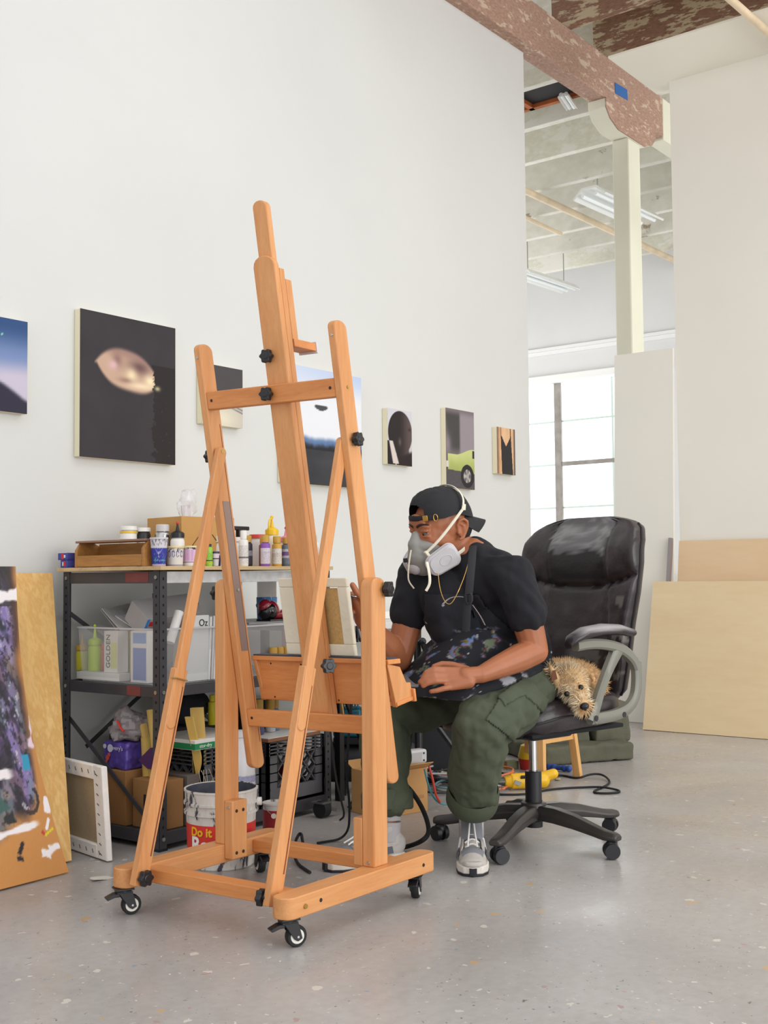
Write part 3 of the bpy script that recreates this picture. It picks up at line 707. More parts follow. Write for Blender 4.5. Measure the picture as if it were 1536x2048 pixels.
# painted sheet: slightly bowed right edge, standing on the floor and leaning on the wall
Lb = 3.08; 
def sheet(u, v):    # u 0..1 left to right, v 0..1 bottom to top
    z = 1.0 * v; xr = 2.345 + .105 * v - .035 * math.sin(PI * v); xl = 1.50 + .12 * v
    return V((xl + (xr - xl) * u, Lb + .44 * v + .02 * math.sin(PI * v) + .02 * (u - 1) , .003 + z * .962 * 1.0))
b = MB(); b.grid(lambda u, v: sheet(1 - (1 - u) ** 1.9, v), 130, 230, -.007); o = b.build('painted_board', vcol('thick_spattered_paint', .42, .35, 120, .5))
rebase(o, (2.0, 3.1, 0))
tag(o, 'sheet covered in thick dark purple and white paint leaning at far left', 'painted board')
def f_splat(p):
    q = p + V((2.0, 3.1, 0)); v = q.z / .965; xr = 2.345 + .105 * v - .035 * math.sin(PI * v); xl = 1.5 + .12 * v; u = (q.x - xl) / (xr - xl)
    # centimetres from right edge matter most
    e = (xr - q.x)
    base = (196, 136, 74)
    n1 = noise2(q.x, q.z, 5, 1.3); n2 = noise2(q.x * 2.2, q.z * .8, 6, 5.1); n3 = noise2(q.x, q.z, 16, 8.8)
    dark = mixc((44, 38, 52), (84, 66, 104), sstep(-.2, .5, n2)); dark = mixc(dark, (40, 44, 60), sstep(0, .5, n1))
    dark = mixc(dark, (128, 112, 168), sstep(.12, .42, n2 + .3 * n3 - .25 * sstep(.5, .15, v))); dark = mixc(dark, (112, 122, 132), sstep(.25, .5, -n2 + .3 * n1) * .8)
    dark = mixc(dark, (150, 130, 120), sstep(.3, .55, -n1 + .4 * n3) * .7)
    st = noise.fractal(V((q.x * 34 + .6 * n1, q.z * 5.0, 3.3)), .9, 2.1, 4); s2 = noise.fractal(V((q.x * 22 + q.z * 4, q.z * 9.0, 8.1)), .9, 2.1, 4); s3 = noise.fractal(V((q.x * 60, q.z * 42, 1.7)), .8, 2.0, 4)
    dark = mixc(dark, (36, 34, 46), .85 * sstep(.05, .35, st)); dark = mixc(dark, (150, 140, 178), .7 * sstep(.22, .42, s2) * sstep(.2, .4, v)); dark = mixc(dark, (120, 136, 148), .65 * sstep(.2, .42, -st) * sstep(.75, .5, v))
    dark = mixc(dark, (164, 128, 150), .5 * sstep(.28, .45, -s2)); dark = mixc(dark, (214, 212, 222), .7 * sstep(.42, .5, s3) * sstep(.1, .3, s2)); dark = mixc(dark, (26, 26, 34), .7 * sstep(.30, .42, -s3))
    if v > .86: dark = mixc(dark, (34, 30, 34), .75)
    dark = mixc(dark, (78, 52, 44), sstep(.045, .005, e) * sstep(.3, .4, v))
    k = sstep(.15, .22, v + .05 * n1 - .07 * sstep(.10, 0, e)) * sstep(-.012, .02, e - .045 * sstep(.42, .16, v) + .02 * n1)
    c = mixc(base, dark, k)
    # white strokes
    def stroke(x0, z0, x1, z1, wd, col, rough=.5):
        nonlocal c
        dx, dz = x1 - x0, z1 - z0; L = math.hypot(dx, dz); t = ((q.x - x0) * dx + (q.z - z0) * dz) / L / L
        if -.05 < t < 1.05:
            d = abs((q.x - x0) * -dz + (q.z - z0) * dx) / L
            c = mixc(c, col, sstep(wd * 1.1, wd * .7, d + wd * rough * n3) * sstep(-.05, .02, t) * sstep(1.05, .98, t))
    W = (236, 230, 232)
    stroke(1.9, .852, 2.47, .868, .020, W, 1.0); stroke(1.9, .118, 2.28, .158, .011, W); stroke(1.8, .295, 2.235, .312, .014, W, .7); stroke(1.8, .355, 2.20, .42, .013, W, .6); stroke(2.19, .40, 2.208, .452, .008, W)
    stroke(2.505, .80, 2.53, .81, .010, W); stroke(2.44, .70, 2.468, .74, .012, (170, 168, 214)); stroke(2.46, .62, 2.475, .76, .009, W, 1.6); stroke(2.40, .48, 2.44, .62, .02, (158, 142, 196)); stroke(2.335, .38, 2.395, .52, .012, (226, 206, 222), 1.2)
    stroke(2.49, .60, 2.50, .78, .008, W, 1.8); stroke(2.42, .46, 2.47, .58, .01, (220, 200, 224), 1.4)
    stroke(2.30, .315, 2.306, .36, .013, (42, 150, 184)); stroke(2.31, .135, 2.33, .165, .006, W); stroke(2.30, .08, 2.34, .085, .012, W, 1.2); stroke(2.335, .18, 2.35, .225, .012, W, 1.4); stroke(2.27, .073, 2.30, .066, .011, W, 1.0); stroke(2.30, .12, 2.335, .135, .004, (214, 200, 40)); stroke(2.29, .128, 2.30, .13, .007, (190, 60, 40))
    stroke(2.19, .085, 2.215, .115, .006, (34, 32, 38)); stroke(2.18, .075, 2.20, .07, .006, (34, 32, 38)); stroke(2.12, .19, 2.19, .235, .016, (60, 92, 88), 1.5); stroke(2.17, .18, 2.21, .185, .014, (40, 44, 46), 1.6); stroke(2.09, .19, 2.13, .21, .012, (200, 214, 206), .8)
    r = math.hypot((q.x - 2.275), (q.z - .235) * .8)
    if abs(r - .036) < .005 and q.z < .26: c = mixc(c, (40, 34, 40), .8)
    return lin(c)
paint(o, f_splat)
# bare plywood behind it
M_ply = wood('pale_pine_plywood', [(.28, (208, 160, 92)), (.46, (228, 186, 118)), (.54, (216, 168, 98)), (.64, (232, 194, 128)), (.78, (222, 178, 108))], 'Z', .55, .6, 9)
b = MB(); b.grid(lambda u, v: (1.75 + (2.445 + .225 * v - 1.75) * u, 3.20 + .415 * v, .002 + .938 * v), 12, 12, -.012); o = b.build('plywood_board', M_ply); rebase(o, (2.1, 3.3, 0))
tag(o, 'bare yellow plywood strip leaning on wall behind the spattered sheet', 'board')

# stretched canvas turned round
cb = thing('turned_canvas', 'white stretched canvas seen from the back, on floor beside the shelf', 'canvas', (2.51, 3.25, 0))
A = V((2.512, 3.088, .003)); B = V((2.575, 3.45, .003)); Up = V((.012, .045, .30)); Nn = (B - A).cross(Up).normalized()
if Nn.x > 0: Nn = -Nn
def cbp(p): return A + (B - A) * p.x + Up * p.y + Nn * p.z
M_can2 = mat('white_canvas_back', (232, 226, 220), .85, var=.04, vscale=9, bmp=.3, bscale=45)
b = MB(); b.span((0, 0, -.018), (.17, 1, .004)); b.span((.83, 0, -.018), (1, 1, .004)); b.span((.17, 0, -.018), (.83, .15, .004)); b.span((.17, .84, -.018), (.83, 1, .004)); b.shear(cbp); fr = b.build('turned_edge', M_can2, cb, bevel=.004)
b = MB(); b.span((.10, .10, -.012), (.9, .9, -.008)); b.shear(cbp); b.build('linen_back', mat('tan_linen', (164, 142, 112), .95, var=.06, vscale=150, bmp=.2, bscale=600), cb)
b = MB()
for k in range(9):
    for u, v, du, dv in ((.10, .06 + k * .105, .015, .02), ):
        p0, p1 = cbp(V((u - du, v - dv * .4, .005))), cbp(V((u + du, v + dv * .4, .005))); b.tube([p0, p1], .0014, 5)
for k in range(7):
    for v in (.07, .92): b.tube([cbp(V((.12 + k * .12, v - .02, .005))), cbp(V((.135 + k * .12, v + .02, .005)))], .0014, 5)
b.build('staple', mat('staple_steel', (90, 90, 92), .4, .7), fr)
o = MB().prism([(-.05, -.012), (.0, -.022), (.055, -.01), (.04, .014), (-.01, .022), (-.045, .01)], 0, .004, Matrix.Translation(Zp(207, 1757, 0)) @ Matrix.Rotation(.15, 4, 'Y')).build('paper_scrap', mat('dusty_white_scrap', (216, 212, 202), .8)); rebase(o, Zp(207, 1757, 0))
tag(o, 'crumpled white scrap on the floor left of the easel rail', 'scrap')

# plywood sheets and boards leaning at the right wall
M_birch = wood('pale_birch_plywood', [(.2, (214, 188, 146)), (.5, (224, 200, 160)), (.8, (231, 210, 173))], 'Y', .5, .6, 5)
M_birch2 = wood('warm_birch_plywood', [(.2, (218, 186, 146)), (.5, (226, 196, 158)), (.8, (232, 206, 170))], 'Y', .5, .6, 5)
def leaner(name, label, cat, y0, y1, xb, xt, h, th, m, sk=0.0, yt=0.0):
    b = MB(); b.grid(lambda u, v: (xb + (xt - xb) * v + sk * (1 - u), y0 + (y1 - y0) * u + yt * v, .003 + h * v), 6, 6, th)
    o = b.build(name, m); rebase(o, (xb, (y0 + y1) / 2, 0)); return tag(o, label, cat)
leaner('plywood_sheet', 'front pale birch plywood sheet leaning low, right of the office chair', 'plywood', 1.0, 3.085, 6.475, 6.66, .872, -.018, M_birch, .0, -.0)
leaner('plywood_sheet', 'taller birch plywood sheet standing behind the front one', 'plywood', .9, 3.0, 6.70, 6.86, 1.12, -.018, M_birch2)
leaner('drywall_sheet', 'tall narrow white sheet leaning at the end of right wall', 'sheet', 3.02, 3.42, 6.77, 6.88, 2.33, -.02, M_wall2)
o = MB().bar((6.655, 3.055, .003), (6.81, 3.03, 1.14), .03, .02, (0, 1, 0)).build('metal_strip', mat('dull_metal_strip', (156, 148, 150), .45, .5)); rebase(o, (6.7, 3.06, 0)); tag(o, 'thin grey metal strip leaning beside the taller plywood sheet', 'strip')
# ================================================================== the steel shelf
M_shelf = mat('dark_grey_shelf_enamel', (64, 63, 68), .42, var=.12, vscale=6, bmp=.05)
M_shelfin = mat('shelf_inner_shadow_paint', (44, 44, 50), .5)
M_hole2 = mat('punched_hole', (16, 16, 20), .9)
M_red = mat('red_brown_paint_smear', (124, 62, 58), .6, var=.2)
M_tin = mat('white_spattered_edge', (206, 208, 210), .5, var=.15, vscale=30)
SX0, SX1, SY0, SY1, SZ = 2.705, 3.60, 3.06, 3.585, .948
shelf = thing('steel_shelf', 'dark grey punched steel shelf of supplies standing against the white wall', 'shelf', ((SX0 + SX1) / 2, (SY0 + SY1) / 2, 0))
def post(x, y, sx, sy):
    b = MB(); wv = .034; t = .0025
    b.span((x, y, 0), (x + sx * wv, y + sy * t, SZ)); b.span((x, y, 0), (x + sx * t, y + sy * wv, SZ))
    o = b.build('corner_post', M_shelf, shelf, bevel=.0008)
    b = MB()
    for k in range(30):
        z = .05 + k * .03
        if sx > 0: b.box((x - .0003, y + sy * .017, z), (.0012, .006, .009))
        b.box((x + sx * .017, y - sy * .0003, z), (.006, .0012, .009))
    b.build('hole_row', M_hole2, o)['kind'] = 'stuff'
    b = MB(); b.span((x - .002, y - .002, 0), (x + sx * .036, y + sy * .036, .008)); b.build('foot', M_black, o)
for x, y, sx, sy in ((SX0, SY0, 1, 1), (SX0, SY1, 1, -1), (SX1, SY0, -1, 1), (SX1 + .0, SY1, -1, -1)): post(x, y, sx, sy)
for z0, z1, nm in ((.905, .945, 'top'), (.515, .552, 'mid'), (.02, .062, 'low')):
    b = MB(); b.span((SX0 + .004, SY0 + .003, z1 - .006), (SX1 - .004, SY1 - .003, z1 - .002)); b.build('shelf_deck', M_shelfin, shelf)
    for (a, c) in (((SX0 + .003, SY0 + .02, z0), (SX0 + .012, SY1 - .02, z1)), ((SX1 - .012, SY0 + .02, z0), (SX1 - .003, SY1 - .02, z1)), ((SX0 + .02, SY1 - .012, z0), (SX1 - .02, SY1 - .003, z1))):
        b = MB(); b.span(a, c); b.build('side_beam', M_shelf, shelf, bevel=.001)
    b = MB(); b.span((SX0 + .03, SY0 + .002, z0), (SX1 - .03, SY0 + .012, z1)); b.build('front_beam', M_tin if nm == 'top' else M_shelf, shelf, bevel=.001)
for a_, c_ in (((SX0 + .0018, SY0 + .06, .908), (SX0 + .004, SY0 + .18, .943)), ((SX0 + .0018, SY0 + .10, .517), (SX0 + .004, SY0 + .17, .55))):
    b = MB(); b.span(a_, c_); b.build('paint_smear', M_red, shelf)
for p, q in (((SX0 + .01, SY1 - .02, .42), (SX0 + .01, SY0 + .03, .07)), ((SX0 + .02, SY1 - .004, .80), (SX1 - .1, SY1 - .004, .30)), ((SX1 - .02, SY1 - .008, .80), (SX0 + .1, SY1 - .008, .30))):
    b = MB(); b.bar(p, q, .016, .004, (1, 0, 0) if p[0] == q[0] else (0, 1, 0)); b.build('brace', M_shelf, shelf)
for y in (SY0 + .018, SY1 - .018):
    for z in (.925, .533, .04): b = MB(); b.cyl((SX0 - .003, y, z), (SX0, y, z), .007, .006, 10); b.build('bolt', M_steelb, shelf)
for x in (SX0 + .018, SX1 - .018):
    for z in (.533, .04): b = MB(); b.cyl((x, SY0 - .003, z), (x, SY0, z), .007, .006, 10); b.build('bolt', M_steelb, shelf)
TOP = .9635
o = MB().span((2.688, 3.035, .9495), (3.592, 3.60, TOP - .0005)).build('plywood_sheet', wood('worn_plywood_top', [(.25, (176, 146, 104)), (.5, (204, 176, 130)), (.8, (222, 198, 156))], 'X', 1, .6, 8), bevel=.001)
rebase(o, (3.15, 3.3, .9495)); tag(o, 'plywood board lying across the top of the dark steel shelf', 'board')

# ------------------------------------------------------------------ bottles, jars and pots
M_white = mat('white_plastic', (236, 234, 230), .35)
M_goldcap = mat('mustard_gold_cap', (196, 152, 60), .4)
M_yel = mat('yellow_plastic', (238, 196, 30), .35)
M_label = mat('printed_paper_label', (222, 216, 212), .7)
def pmat(n, c, r=.4): return mat(n, c, r)
def bottle(name, label, cat, x, y, z, r, h, body, cap, lab=None, cap_r=.62, cap_h=.24, group=None, neck=.04, nozzle=None, text=None, tcol=None):
    t = thing(name, label, cat, (x, y, z), 0, group)
    hb = h * (1 - cap_h)
    b = MB(); b.lathe([(r * .9, 0), (r, .004), (r, hb - r * .5), (r * .92, hb - r * .25), (r * cap_r * .8, hb - .001), (r * cap_r * .8, hb + .002)], (x, y, z)); b.build('body', body, t)
    b = MB()
    if nozzle: b.lathe([(r * .98, 0), (r * .98, h * .10), (r * .75, h * .13), (r * .30, h * .16), (r * .16, h * cap_h * .8), (r * .12, h * cap_h * .95)], (x, y, z + hb)); 
    else: b.lathe([(r * cap_r, 0), (r * cap_r, h * cap_h * .9), (r * cap_r * .88, h * cap_h)], (x, y, z + hb), seg=22)
    b.build('cap', cap, t)
    if nozzle:
        b = MB(); b.ball((x, y, z + h), r * .24, seg=12, rings=8); b.build('tip', nozzle, t)
    if lab:
        b = MB(); b.lathe([(r * 1.012, 0), (r * 1.012, hb * .66)], (x, y, z + hb * .1), cap=False); lo = b.build('label', lab, t)
    return t
def bands(name, cols):
    """label printed in horizontal bands with small type"""
    if name in MATS: return MATS[name]
    m, nt, b = nt_of(name); v = coord(nt)
    sep = nt.nodes.new('ShaderNodeSeparateXYZ'); nt.links.new(v, sep.inputs[0])
    mr = N(nt, 'ShaderNodeMapRange'); nt.links.new(sep.outputs[2], mr.inputs[0]); mr.inputs[1].default_value = cols[0]; mr.inputs[2].default_value = cols[1]
    r = ramp(nt, mr.outputs[0], [(p, lin(c)) for p, c in cols[2]]); r.color_ramp.interpolation = 'CONSTANT'
    w_ = N(nt, 'ShaderNodeTexNoise', Scale=1.0, Detail=2.0); mp = nt.nodes.new('ShaderNodeMapping'); mp.inputs['Scale'].default_value = (500, 500, 160); nt.links.new(v, mp.inputs[0]); nt.links.new(mp.outputs[0], w_.inputs['Vector'])
    k = ramp(nt, w_.outputs['Fac'], [(.50, (1, 1, 1)), (.56, (.55, .54, .56))])
    mx = N(nt, 'ShaderNodeMix', data_type='RGBA', blend_type='MULTIPLY'); mx.inputs[0].default_value = .6
    nt.links.new(r.outputs[0], mx.inputs[6]); nt.links.new(k.outputs[0], mx.inputs[7]); nt.links.new(mx.outputs[2], b.inputs['Base Color'])
    b.inputs['Roughness'].default_value = .55; MATS[name] = m; return m
GP = 'acrylic paint bottles on the shelf top'
bottle('paint_bottle', 'white acrylic bottle with white cap, leftmost in the row behind easel', 'bottle', 3.172, 3.12, TOP, .018, .135, M_white, M_white, bands('barcode_label', (0, .10, [(0, (226, 224, 222)), (.3, (120, 116, 120)), (.36, (226, 224, 222)), (.8, (200, 198, 200))])), .7, .24, GP)
bottle('paint_bottle', 'black and grey acrylic bottle with gold cap beside the white bottle', 'bottle', 3.225, 3.15, TOP, .018, .118, pmat('black_paint_bottle', (44, 44, 54)), M_goldcap, bands('dark_label', (0, .10, [(0, (60, 60, 72)), (.4, (150, 146, 160)), (.6, (52, 52, 62))])), .8, .22, GP)
bottle('paint_bottle', 'violet acrylic bottle with gold cap and white label on shelf top', 'bottle', 3.243, 3.075, TOP, .0185, .117, pmat('violet_paint_bottle', (138, 84, 176)), M_goldcap, bands('violet_back_label', (0, .10, [(0, (216, 206, 218)), (.5, (206, 196, 212)), (.55, (222, 214, 222))])), .82, .23, GP)
bottle('paint_bottle', 'brown acrylic bottle with gold cap tucked behind the violet one', 'bottle', 3.30, 3.14, TOP, .017, .112, pmat('brown_paint_bottle', (126, 72, 52)), M_goldcap, None, .8, .22, GP)
bottle('paint_bottle', 'ochre acrylic bottle with gold cap and white label on shelf top', 'bottle', 3.312, 3.08, TOP, .0185, .115, pmat('ochre_paint_bottle', (210, 160, 64)), M_goldcap, bands('ochre_back_label', (0, .10, [(0, (224, 216, 206)), (.35, (214, 204, 196)), (.5, (226, 220, 212))])), .82, .23, GP)
bottle('paint_bottle', 'blue grey acrylic bottle with gold cap next to the mast', 'bottle', 3.367, 3.08, TOP, .020, .113, pmat('slate_paint_bottle', (96, 106, 120)), M_goldcap, bands('slate_label', (0, .09, [(0, (110, 118, 130)), (.35, (190, 188, 196)), (.45, (120, 84, 140)), (.62, (190, 190, 198)), (.75, (108, 116, 128))])), .82, .23, GP)
bottle('glue_bottle', 'white bottle with paint smeared cap standing at right shelf end', 'bottle', 3.553, 3.10, TOP, .0185, .125, M_white, pmat('smeared_cap', (190, 196, 184)), bands('white_bottle_label', (0, .10, [(0, (224, 222, 222)), (.2, (216, 214, 216)), (.6, (226, 224, 224))]), ), .6, .2)
bottle('paint_bottle', 'red labelled bottle half hidden behind right end white bottle', 'bottle', 3.535, 3.15, TOP, .017, .10, pmat('rose_bottle', (206, 70, 90)), M_white, None, .7, .2, GP)
bottle('squeeze_bottle', 'bottle with yellow spout lid and looped yellow cap by the mast', 'bottle', 3.466, 3.25, TOP, .028, .20, pmat('cream_bottle', (232, 226, 204)), M_yel, None, 1, .36, None, nozzle=M_yel)
o = MB().tube([(3.445, 3.245, TOP + .135), (3.437, 3.24, TOP + .165), (3.447, 3.245, TOP + .19), (3.466, 3.25, TOP + .197)], .004, 8, 2).build('cap_strap', M_yel, bpy.data.objects['squeeze_bottle'])
bottle('squeeze_bottle', 'bottle with pink spout lid and red tip on shelf top', 'bottle', 3.43, 3.14, TOP, .028, .152, pmat('pink_white_bottle', (236, 214, 220)), pmat('pink_lid', (232, 132, 166)), None, 1, .36, None, nozzle=pmat('red_tip', (214, 62, 54)))
bottle('paint_jar', 'jar with flat red lid among the gold capped bottles', 'jar', 3.34, 3.21, TOP, .032, .126, pmat('pale_jar', (214, 208, 206)), pmat('red_lid', (204, 58, 48)), None, 1.02, .12)
t = bottle('spray_bottle', 'black trigger head sprayer behind the red lidded jar', 'spray bottle', 3.37, 3.33, TOP, .024, .115, pmat('grey_spray_body', (190, 188, 190)), M_black, None, .7, .2)
b = MB(); b.box((3.365, 3.33, TOP + .13), (.03, .02, .04)); b.box((3.37, 3.33, TOP + .155), (.085, .016, .016)); b.build('trigger_head', M_black, t, bevel=.003)
t = bottle('pump_bottle', 'white pump bottle with round knob behind the left mast', 'bottle', 3.235, 3.30, TOP, .034, .12, M_white, M_white, None, 1.0, .2)
b = MB(); b.cyl((3.225, 3.30, TOP + .11), (3.215, 3.30, TOP + .175), .004); b.ball((3.214, 3.30, TOP + .178), .010); b.build('pump_stem', M_white, t)
bottle('paint_tub', 'wide white tub behind the white capped acrylic bottle', 'tub', 3.275, 3.26, TOP, .036, .115, M_white, M_white, None, 1.03, .15)
bottle('paint_tube', 'lime green tube standing behind the easel strut', 'tube', 2.965, 3.09, TOP, .013, .08, pmat('lime_tube', (150, 204, 66)), M_black, bands('lime_label', (0, .06, [(0, (178, 204, 60)), (.3, (60, 60, 40)), (.36, (150, 206, 80))])), .7, .12)
bottle('paint_bottle', 'orange bottle beside the paper cup behind left mast', 'bottle', 3.052, 3.09, TOP, .013, .078, pmat('orange_bottle', (232, 108, 52)), pmat('orange_cap', (214, 84, 40)), None, .7, .2, GP)
bottle('paint_bottle', 'dark blue bottle between paper cup and orange bottle', 'bottle', 3.03, 3.12, TOP, .016, .055, pmat('navy_bottle', (34, 44, 84)), pmat('blue_cap', (80, 120, 150)), None, .8, .2, GP)
bottle('sauce_jar', 'white jar with yellow rimmed lid behind the wooden rack', 'jar', 2.905, 3.46, TOP, .031, .155, M_white, pmat('white_lid', (240, 238, 234)), bands('yellow_edged_label', (.0, .13, [(0, (226, 222, 214)), (.5, (214, 208, 202)), (.88, (226, 222, 214)), (.95, (238, 190, 30))])), 1.04, .10)
b = MB(); b.lathe([(.0318, 0), (.0318, .008)], (2.905, 3.46, TOP + .128), cap=False); b.build('yellow_band', M_yel, bpy.data.objects['sauce_jar'])
bottle('sauce_jar', 'white and black labelled jar right of the yellow rimmed jar', 'jar', 2.962, 3.44, TOP, .026, .15, pmat('black_jar', (40, 38, 44)), pmat('white_lid', (240, 238, 234)), bands('black_topped_label', (.0, .13, [(0, (222, 218, 214)), (.6, (200, 196, 194)), (.78, (222, 218, 214)), (.86, (40, 38, 42))])), 1.04, .10)
t = bottle('spray_can', 'bare silver spray can behind the patterned cup', 'spray can', 2.985, 3.36, TOP, .029, .16, mat('silver_can', (190, 190, 190), .25, .9), pmat('pale_grey_cap', (206, 204, 206)), None, .86, .16)
bottle('squeeze_bottle', 'white bottle with black cap and small red tip', 'bottle', 3.005, 3.30, TOP, .0265, .165, M_white, M_black, None, .95, .34, None, nozzle=pmat('red_tip', (214, 62, 54)))
bpy.data.objects['squeeze_bottle.002']['label'] = 'white bottle with black spout lid and small red tip by cardboard box'
# tapered paper pots with drawings on them
def pot(name, label, x, y, z, r0, r1, h, fn, rimcol, inner=(60, 50, 70)):
    t = thing(name, label, 'paint pot', (x, y, z))
    b = MB(); n = 72; rows = 26; b.grid(lambda u, v: (x + (r0 + (r1 - r0) * v) * math.cos(2 * PI * u), y + (r0 + (r1 - r0) * v) * math.sin(2 * PI * u), z + .001 + h * v), n, rows, 0)
    o = b.build('pot_wall', vcol('printed_pot', .5), t)
    def f(p):
        a = math.atan2(p.y, p.x); v = p.z / h
        s = ((a + 2.22 + PI) % (2 * PI) - PI)        # angle from the side facing the room's front
        return lin(fn(s, v))
    paint(o, f)
    b = MB(); b.lathe([(r0 * .97, 0), (r1 * .96, h * .93), (r1 * .96, h * .935)], (x, y, z + .001)); b.build('paint_inside', mat('dried_paint_inside', inner, .4), t)
    b = MB(); b.lathe([(r1 * .98, h - .004), (r1 * 1.06, h - .004), (r1 * 1.06, h + .002), (r1 * .98, h + .002)], (x, y, z), cap=False); b.build('rim', pmat('rim_%d' % rimcol[0], rimcol), t)
    return t
def p_fire(s, v):
    c = (214, 212, 218)
    if v > .66: return mixc(c, (96, 84, 104), .8 if noise2(s * 4, v * 3, 3, 2) > .25 and v > .74 else 0)
    if v < .05: return (196, 176, 206)
    c = mixc((44, 48, 140), (66, 74, 170), v)
    for sx, vy, rr, col in ((-.10, .42, .42, (226, 216, 240)), (.55, .20, .34, (120, 200, 210)), (-.55, .20, .30, (90, 190, 170))):
        dx, dy = (s - sx) * .55, v - vy; d = math.hypot(dx, dy); a = math.atan2(dy, dx)
        if d < rr and abs(math.sin(a * 5.0)) < .16 + .02 / (d + .03): c = mixc(c, col, .9 * (1 - d / rr) + .1)
    return c
def p_ring(s, v):
    c = (222, 218, 212)
    if v > .88: c = (228, 214, 170)
    if .42 < v < .82:
        k = ((s * 1.9) % 1.0) - .5; m_ = (k / .36) ** 2 + ((v - .62) / .17) ** 2
        if abs(m_ - .8) < .34: c = (86, 74, 140)
    if abs(v - .06) < .02: c = (96, 88, 140)
    if v > .8 and noise2(s * 3, v * 6, 3, 6) > .2: c = (64, 56, 84)
    return c
def p_plaid(s, v):
    c = (222, 190, 222) if v > .25 else (232, 226, 224)
    if int((s * 4) % 2) == 0 and v > .25: c = (214, 168, 206)
    for k in (-.62, .62):
        if abs(s - k) < .035: c = (104, 70, 136)
    if abs(v - .22) < .018: c = (104, 70, 136)
    if v > .86: c = (64, 52, 70) if noise2(s * 4, v * 4, 3, 9) > 0 else (230, 222, 224)
    return c
pot('paint_pot', 'tall blue paint pot printed with white starbursts at shelf corner', 2.742, 3.105, TOP, .023, .030, .097, p_fire, (206, 204, 210))
pot('paint_pot', 'cream pot printed with row of purple rings by starburst pot', 2.815, 3.105, TOP, .0275, .031, .068, p_ring, (230, 216, 168))
pot('paint_pot', 'pink plaid paint pot with dark drips beside the ringed pot', 2.889, 3.105, TOP, .0275, .031, .070, p_plaid, (230, 216, 176))
pot('paint_pot', 'little white paint pot with black rim behind left mast foot', 2.993, 3.085, TOP, .010, .014, .05, lambda s, v: (58, 50, 62) if .5 < v < .58 else ((226, 206, 222) if v > .58 else (206, 204, 208)), (52, 46, 56))
# small stacked blue boxes
M_bluebox = bands('blue_carton', (-.01, .02, [(0, (58, 66, 150)), (.55, (70, 78, 164))]))
def carton(name, label, c, d, rz, m, patch=None, cat='box', group=None, lid=None):
    M = Matrix.Rotation(rz, 4, 'Z'); t = thing(name, label, cat, c, rz, group)
    b = MB(); b.box(V(c) + V((0, 0, d[2] / 2)), d, M); b.build('carton', m, t, bevel=.0015)
    for (face, u, v, w_, h_, col) in (patch or []):
        n = {'x': V((-1, 0, 0)), 'y': V((0, -1, 0))}[face]; s = {'x': V((0, -1, 0)), 'y': V((1, 0, 0))}[face]
        half = {'x': d[0] / 2, 'y': d[1] / 2}[face]; wd = {'x': d[1], 'y': d[0]}[face]
        p = n * (half + .0006) + s * (u - .5) * wd + V((0, 0, v * d[2]))
        sz = V((.0008, w_ * wd, h_ * d[2])) if face == 'x' else V((w_ * wd, .0008, h_ * d[2]))
        b = MB(); b.box(V(c) + M.to_3x3() @ p, sz, M); b.build('printed_patch', pmat('print_%d_%d_%d' % col, col, .6), t)
    return t
carton('crayon_box', 'lower of two small blue boxes stacked at left shelf end', (2.715, 3.563, TOP), (.05, .040, .028), 0, M_bluebox, [('x', .62, .5, .3, .7, (196, 52, 60)), ('x', .40, .5, .2, .5, (226, 222, 226))])
carton('crayon_box', 'upper of two small blue boxes stacked at left shelf end', (2.712, 3.568, TOP + .0285), (.05, .052, .026), .06, M_bluebox, [('x', .5, .5, .25, .8, (196, 52, 60)), ('x', .72, .5, .16, .4, (226, 222, 226)), ('x', .45, 1.02, .9, .1, (216, 212, 220))])
# wooden rack
M_rack = wood('stained_pine_rack', [(.25, (140, 94, 46)), (.5, (178, 124, 62)), (.8, (204, 152, 86))], 'Y', 1.2, .5, 8)
M_rack2 = wood('dark_rack_top', [(.25, (124, 90, 74)), (.5, (148, 112, 92)), (.8, (168, 132, 110))], 'Y', 1.2, .5, 8)
rk = thing('wooden_rack', 'small stained wooden trough rack lying on the plywood shelf top', 'rack', (2.73, 3.30, TOP))
rx0, rx1 = 2.70, 2.81
for y in (3.135, 3.500):
    b = MB(); b.prism([(rx0, 0), (rx1, 0), (rx1, .075), (rx1 - .03, .088), (rx0 + .02, .088), (rx0, .062)], y, y + .014, tr=lambda p: V((p.x, p.z, TOP + .0003 + p.y))); b.build('end_board', M_rack, rk, bevel=.002)
b = MB(); b.span((rx0 - .001, 3.149, TOP + .003), (rx0 + .008, 3.500, TOP + .042)); b.build('front_slat', M_rack, rk, bevel=.002)
b = MB(); b.span((rx1 - .01, 3.149, TOP + .003), (rx1 - .002, 3.500, TOP + .086)); b.build('back_slat', M_rack, rk, bevel=.001)
b = MB(); b.span((rx0 + .004, 3.135, TOP + .088), (rx1 - .02, 3.516, TOP + .096)); b.build('top_slat', M_rack2, rk, bevel=.002)
b = MB(); b.span((rx0, 3.149, TOP + .002), (rx1 - .01, 3.500, TOP + .008)); b.build('bottom_slat', M_rack, rk)
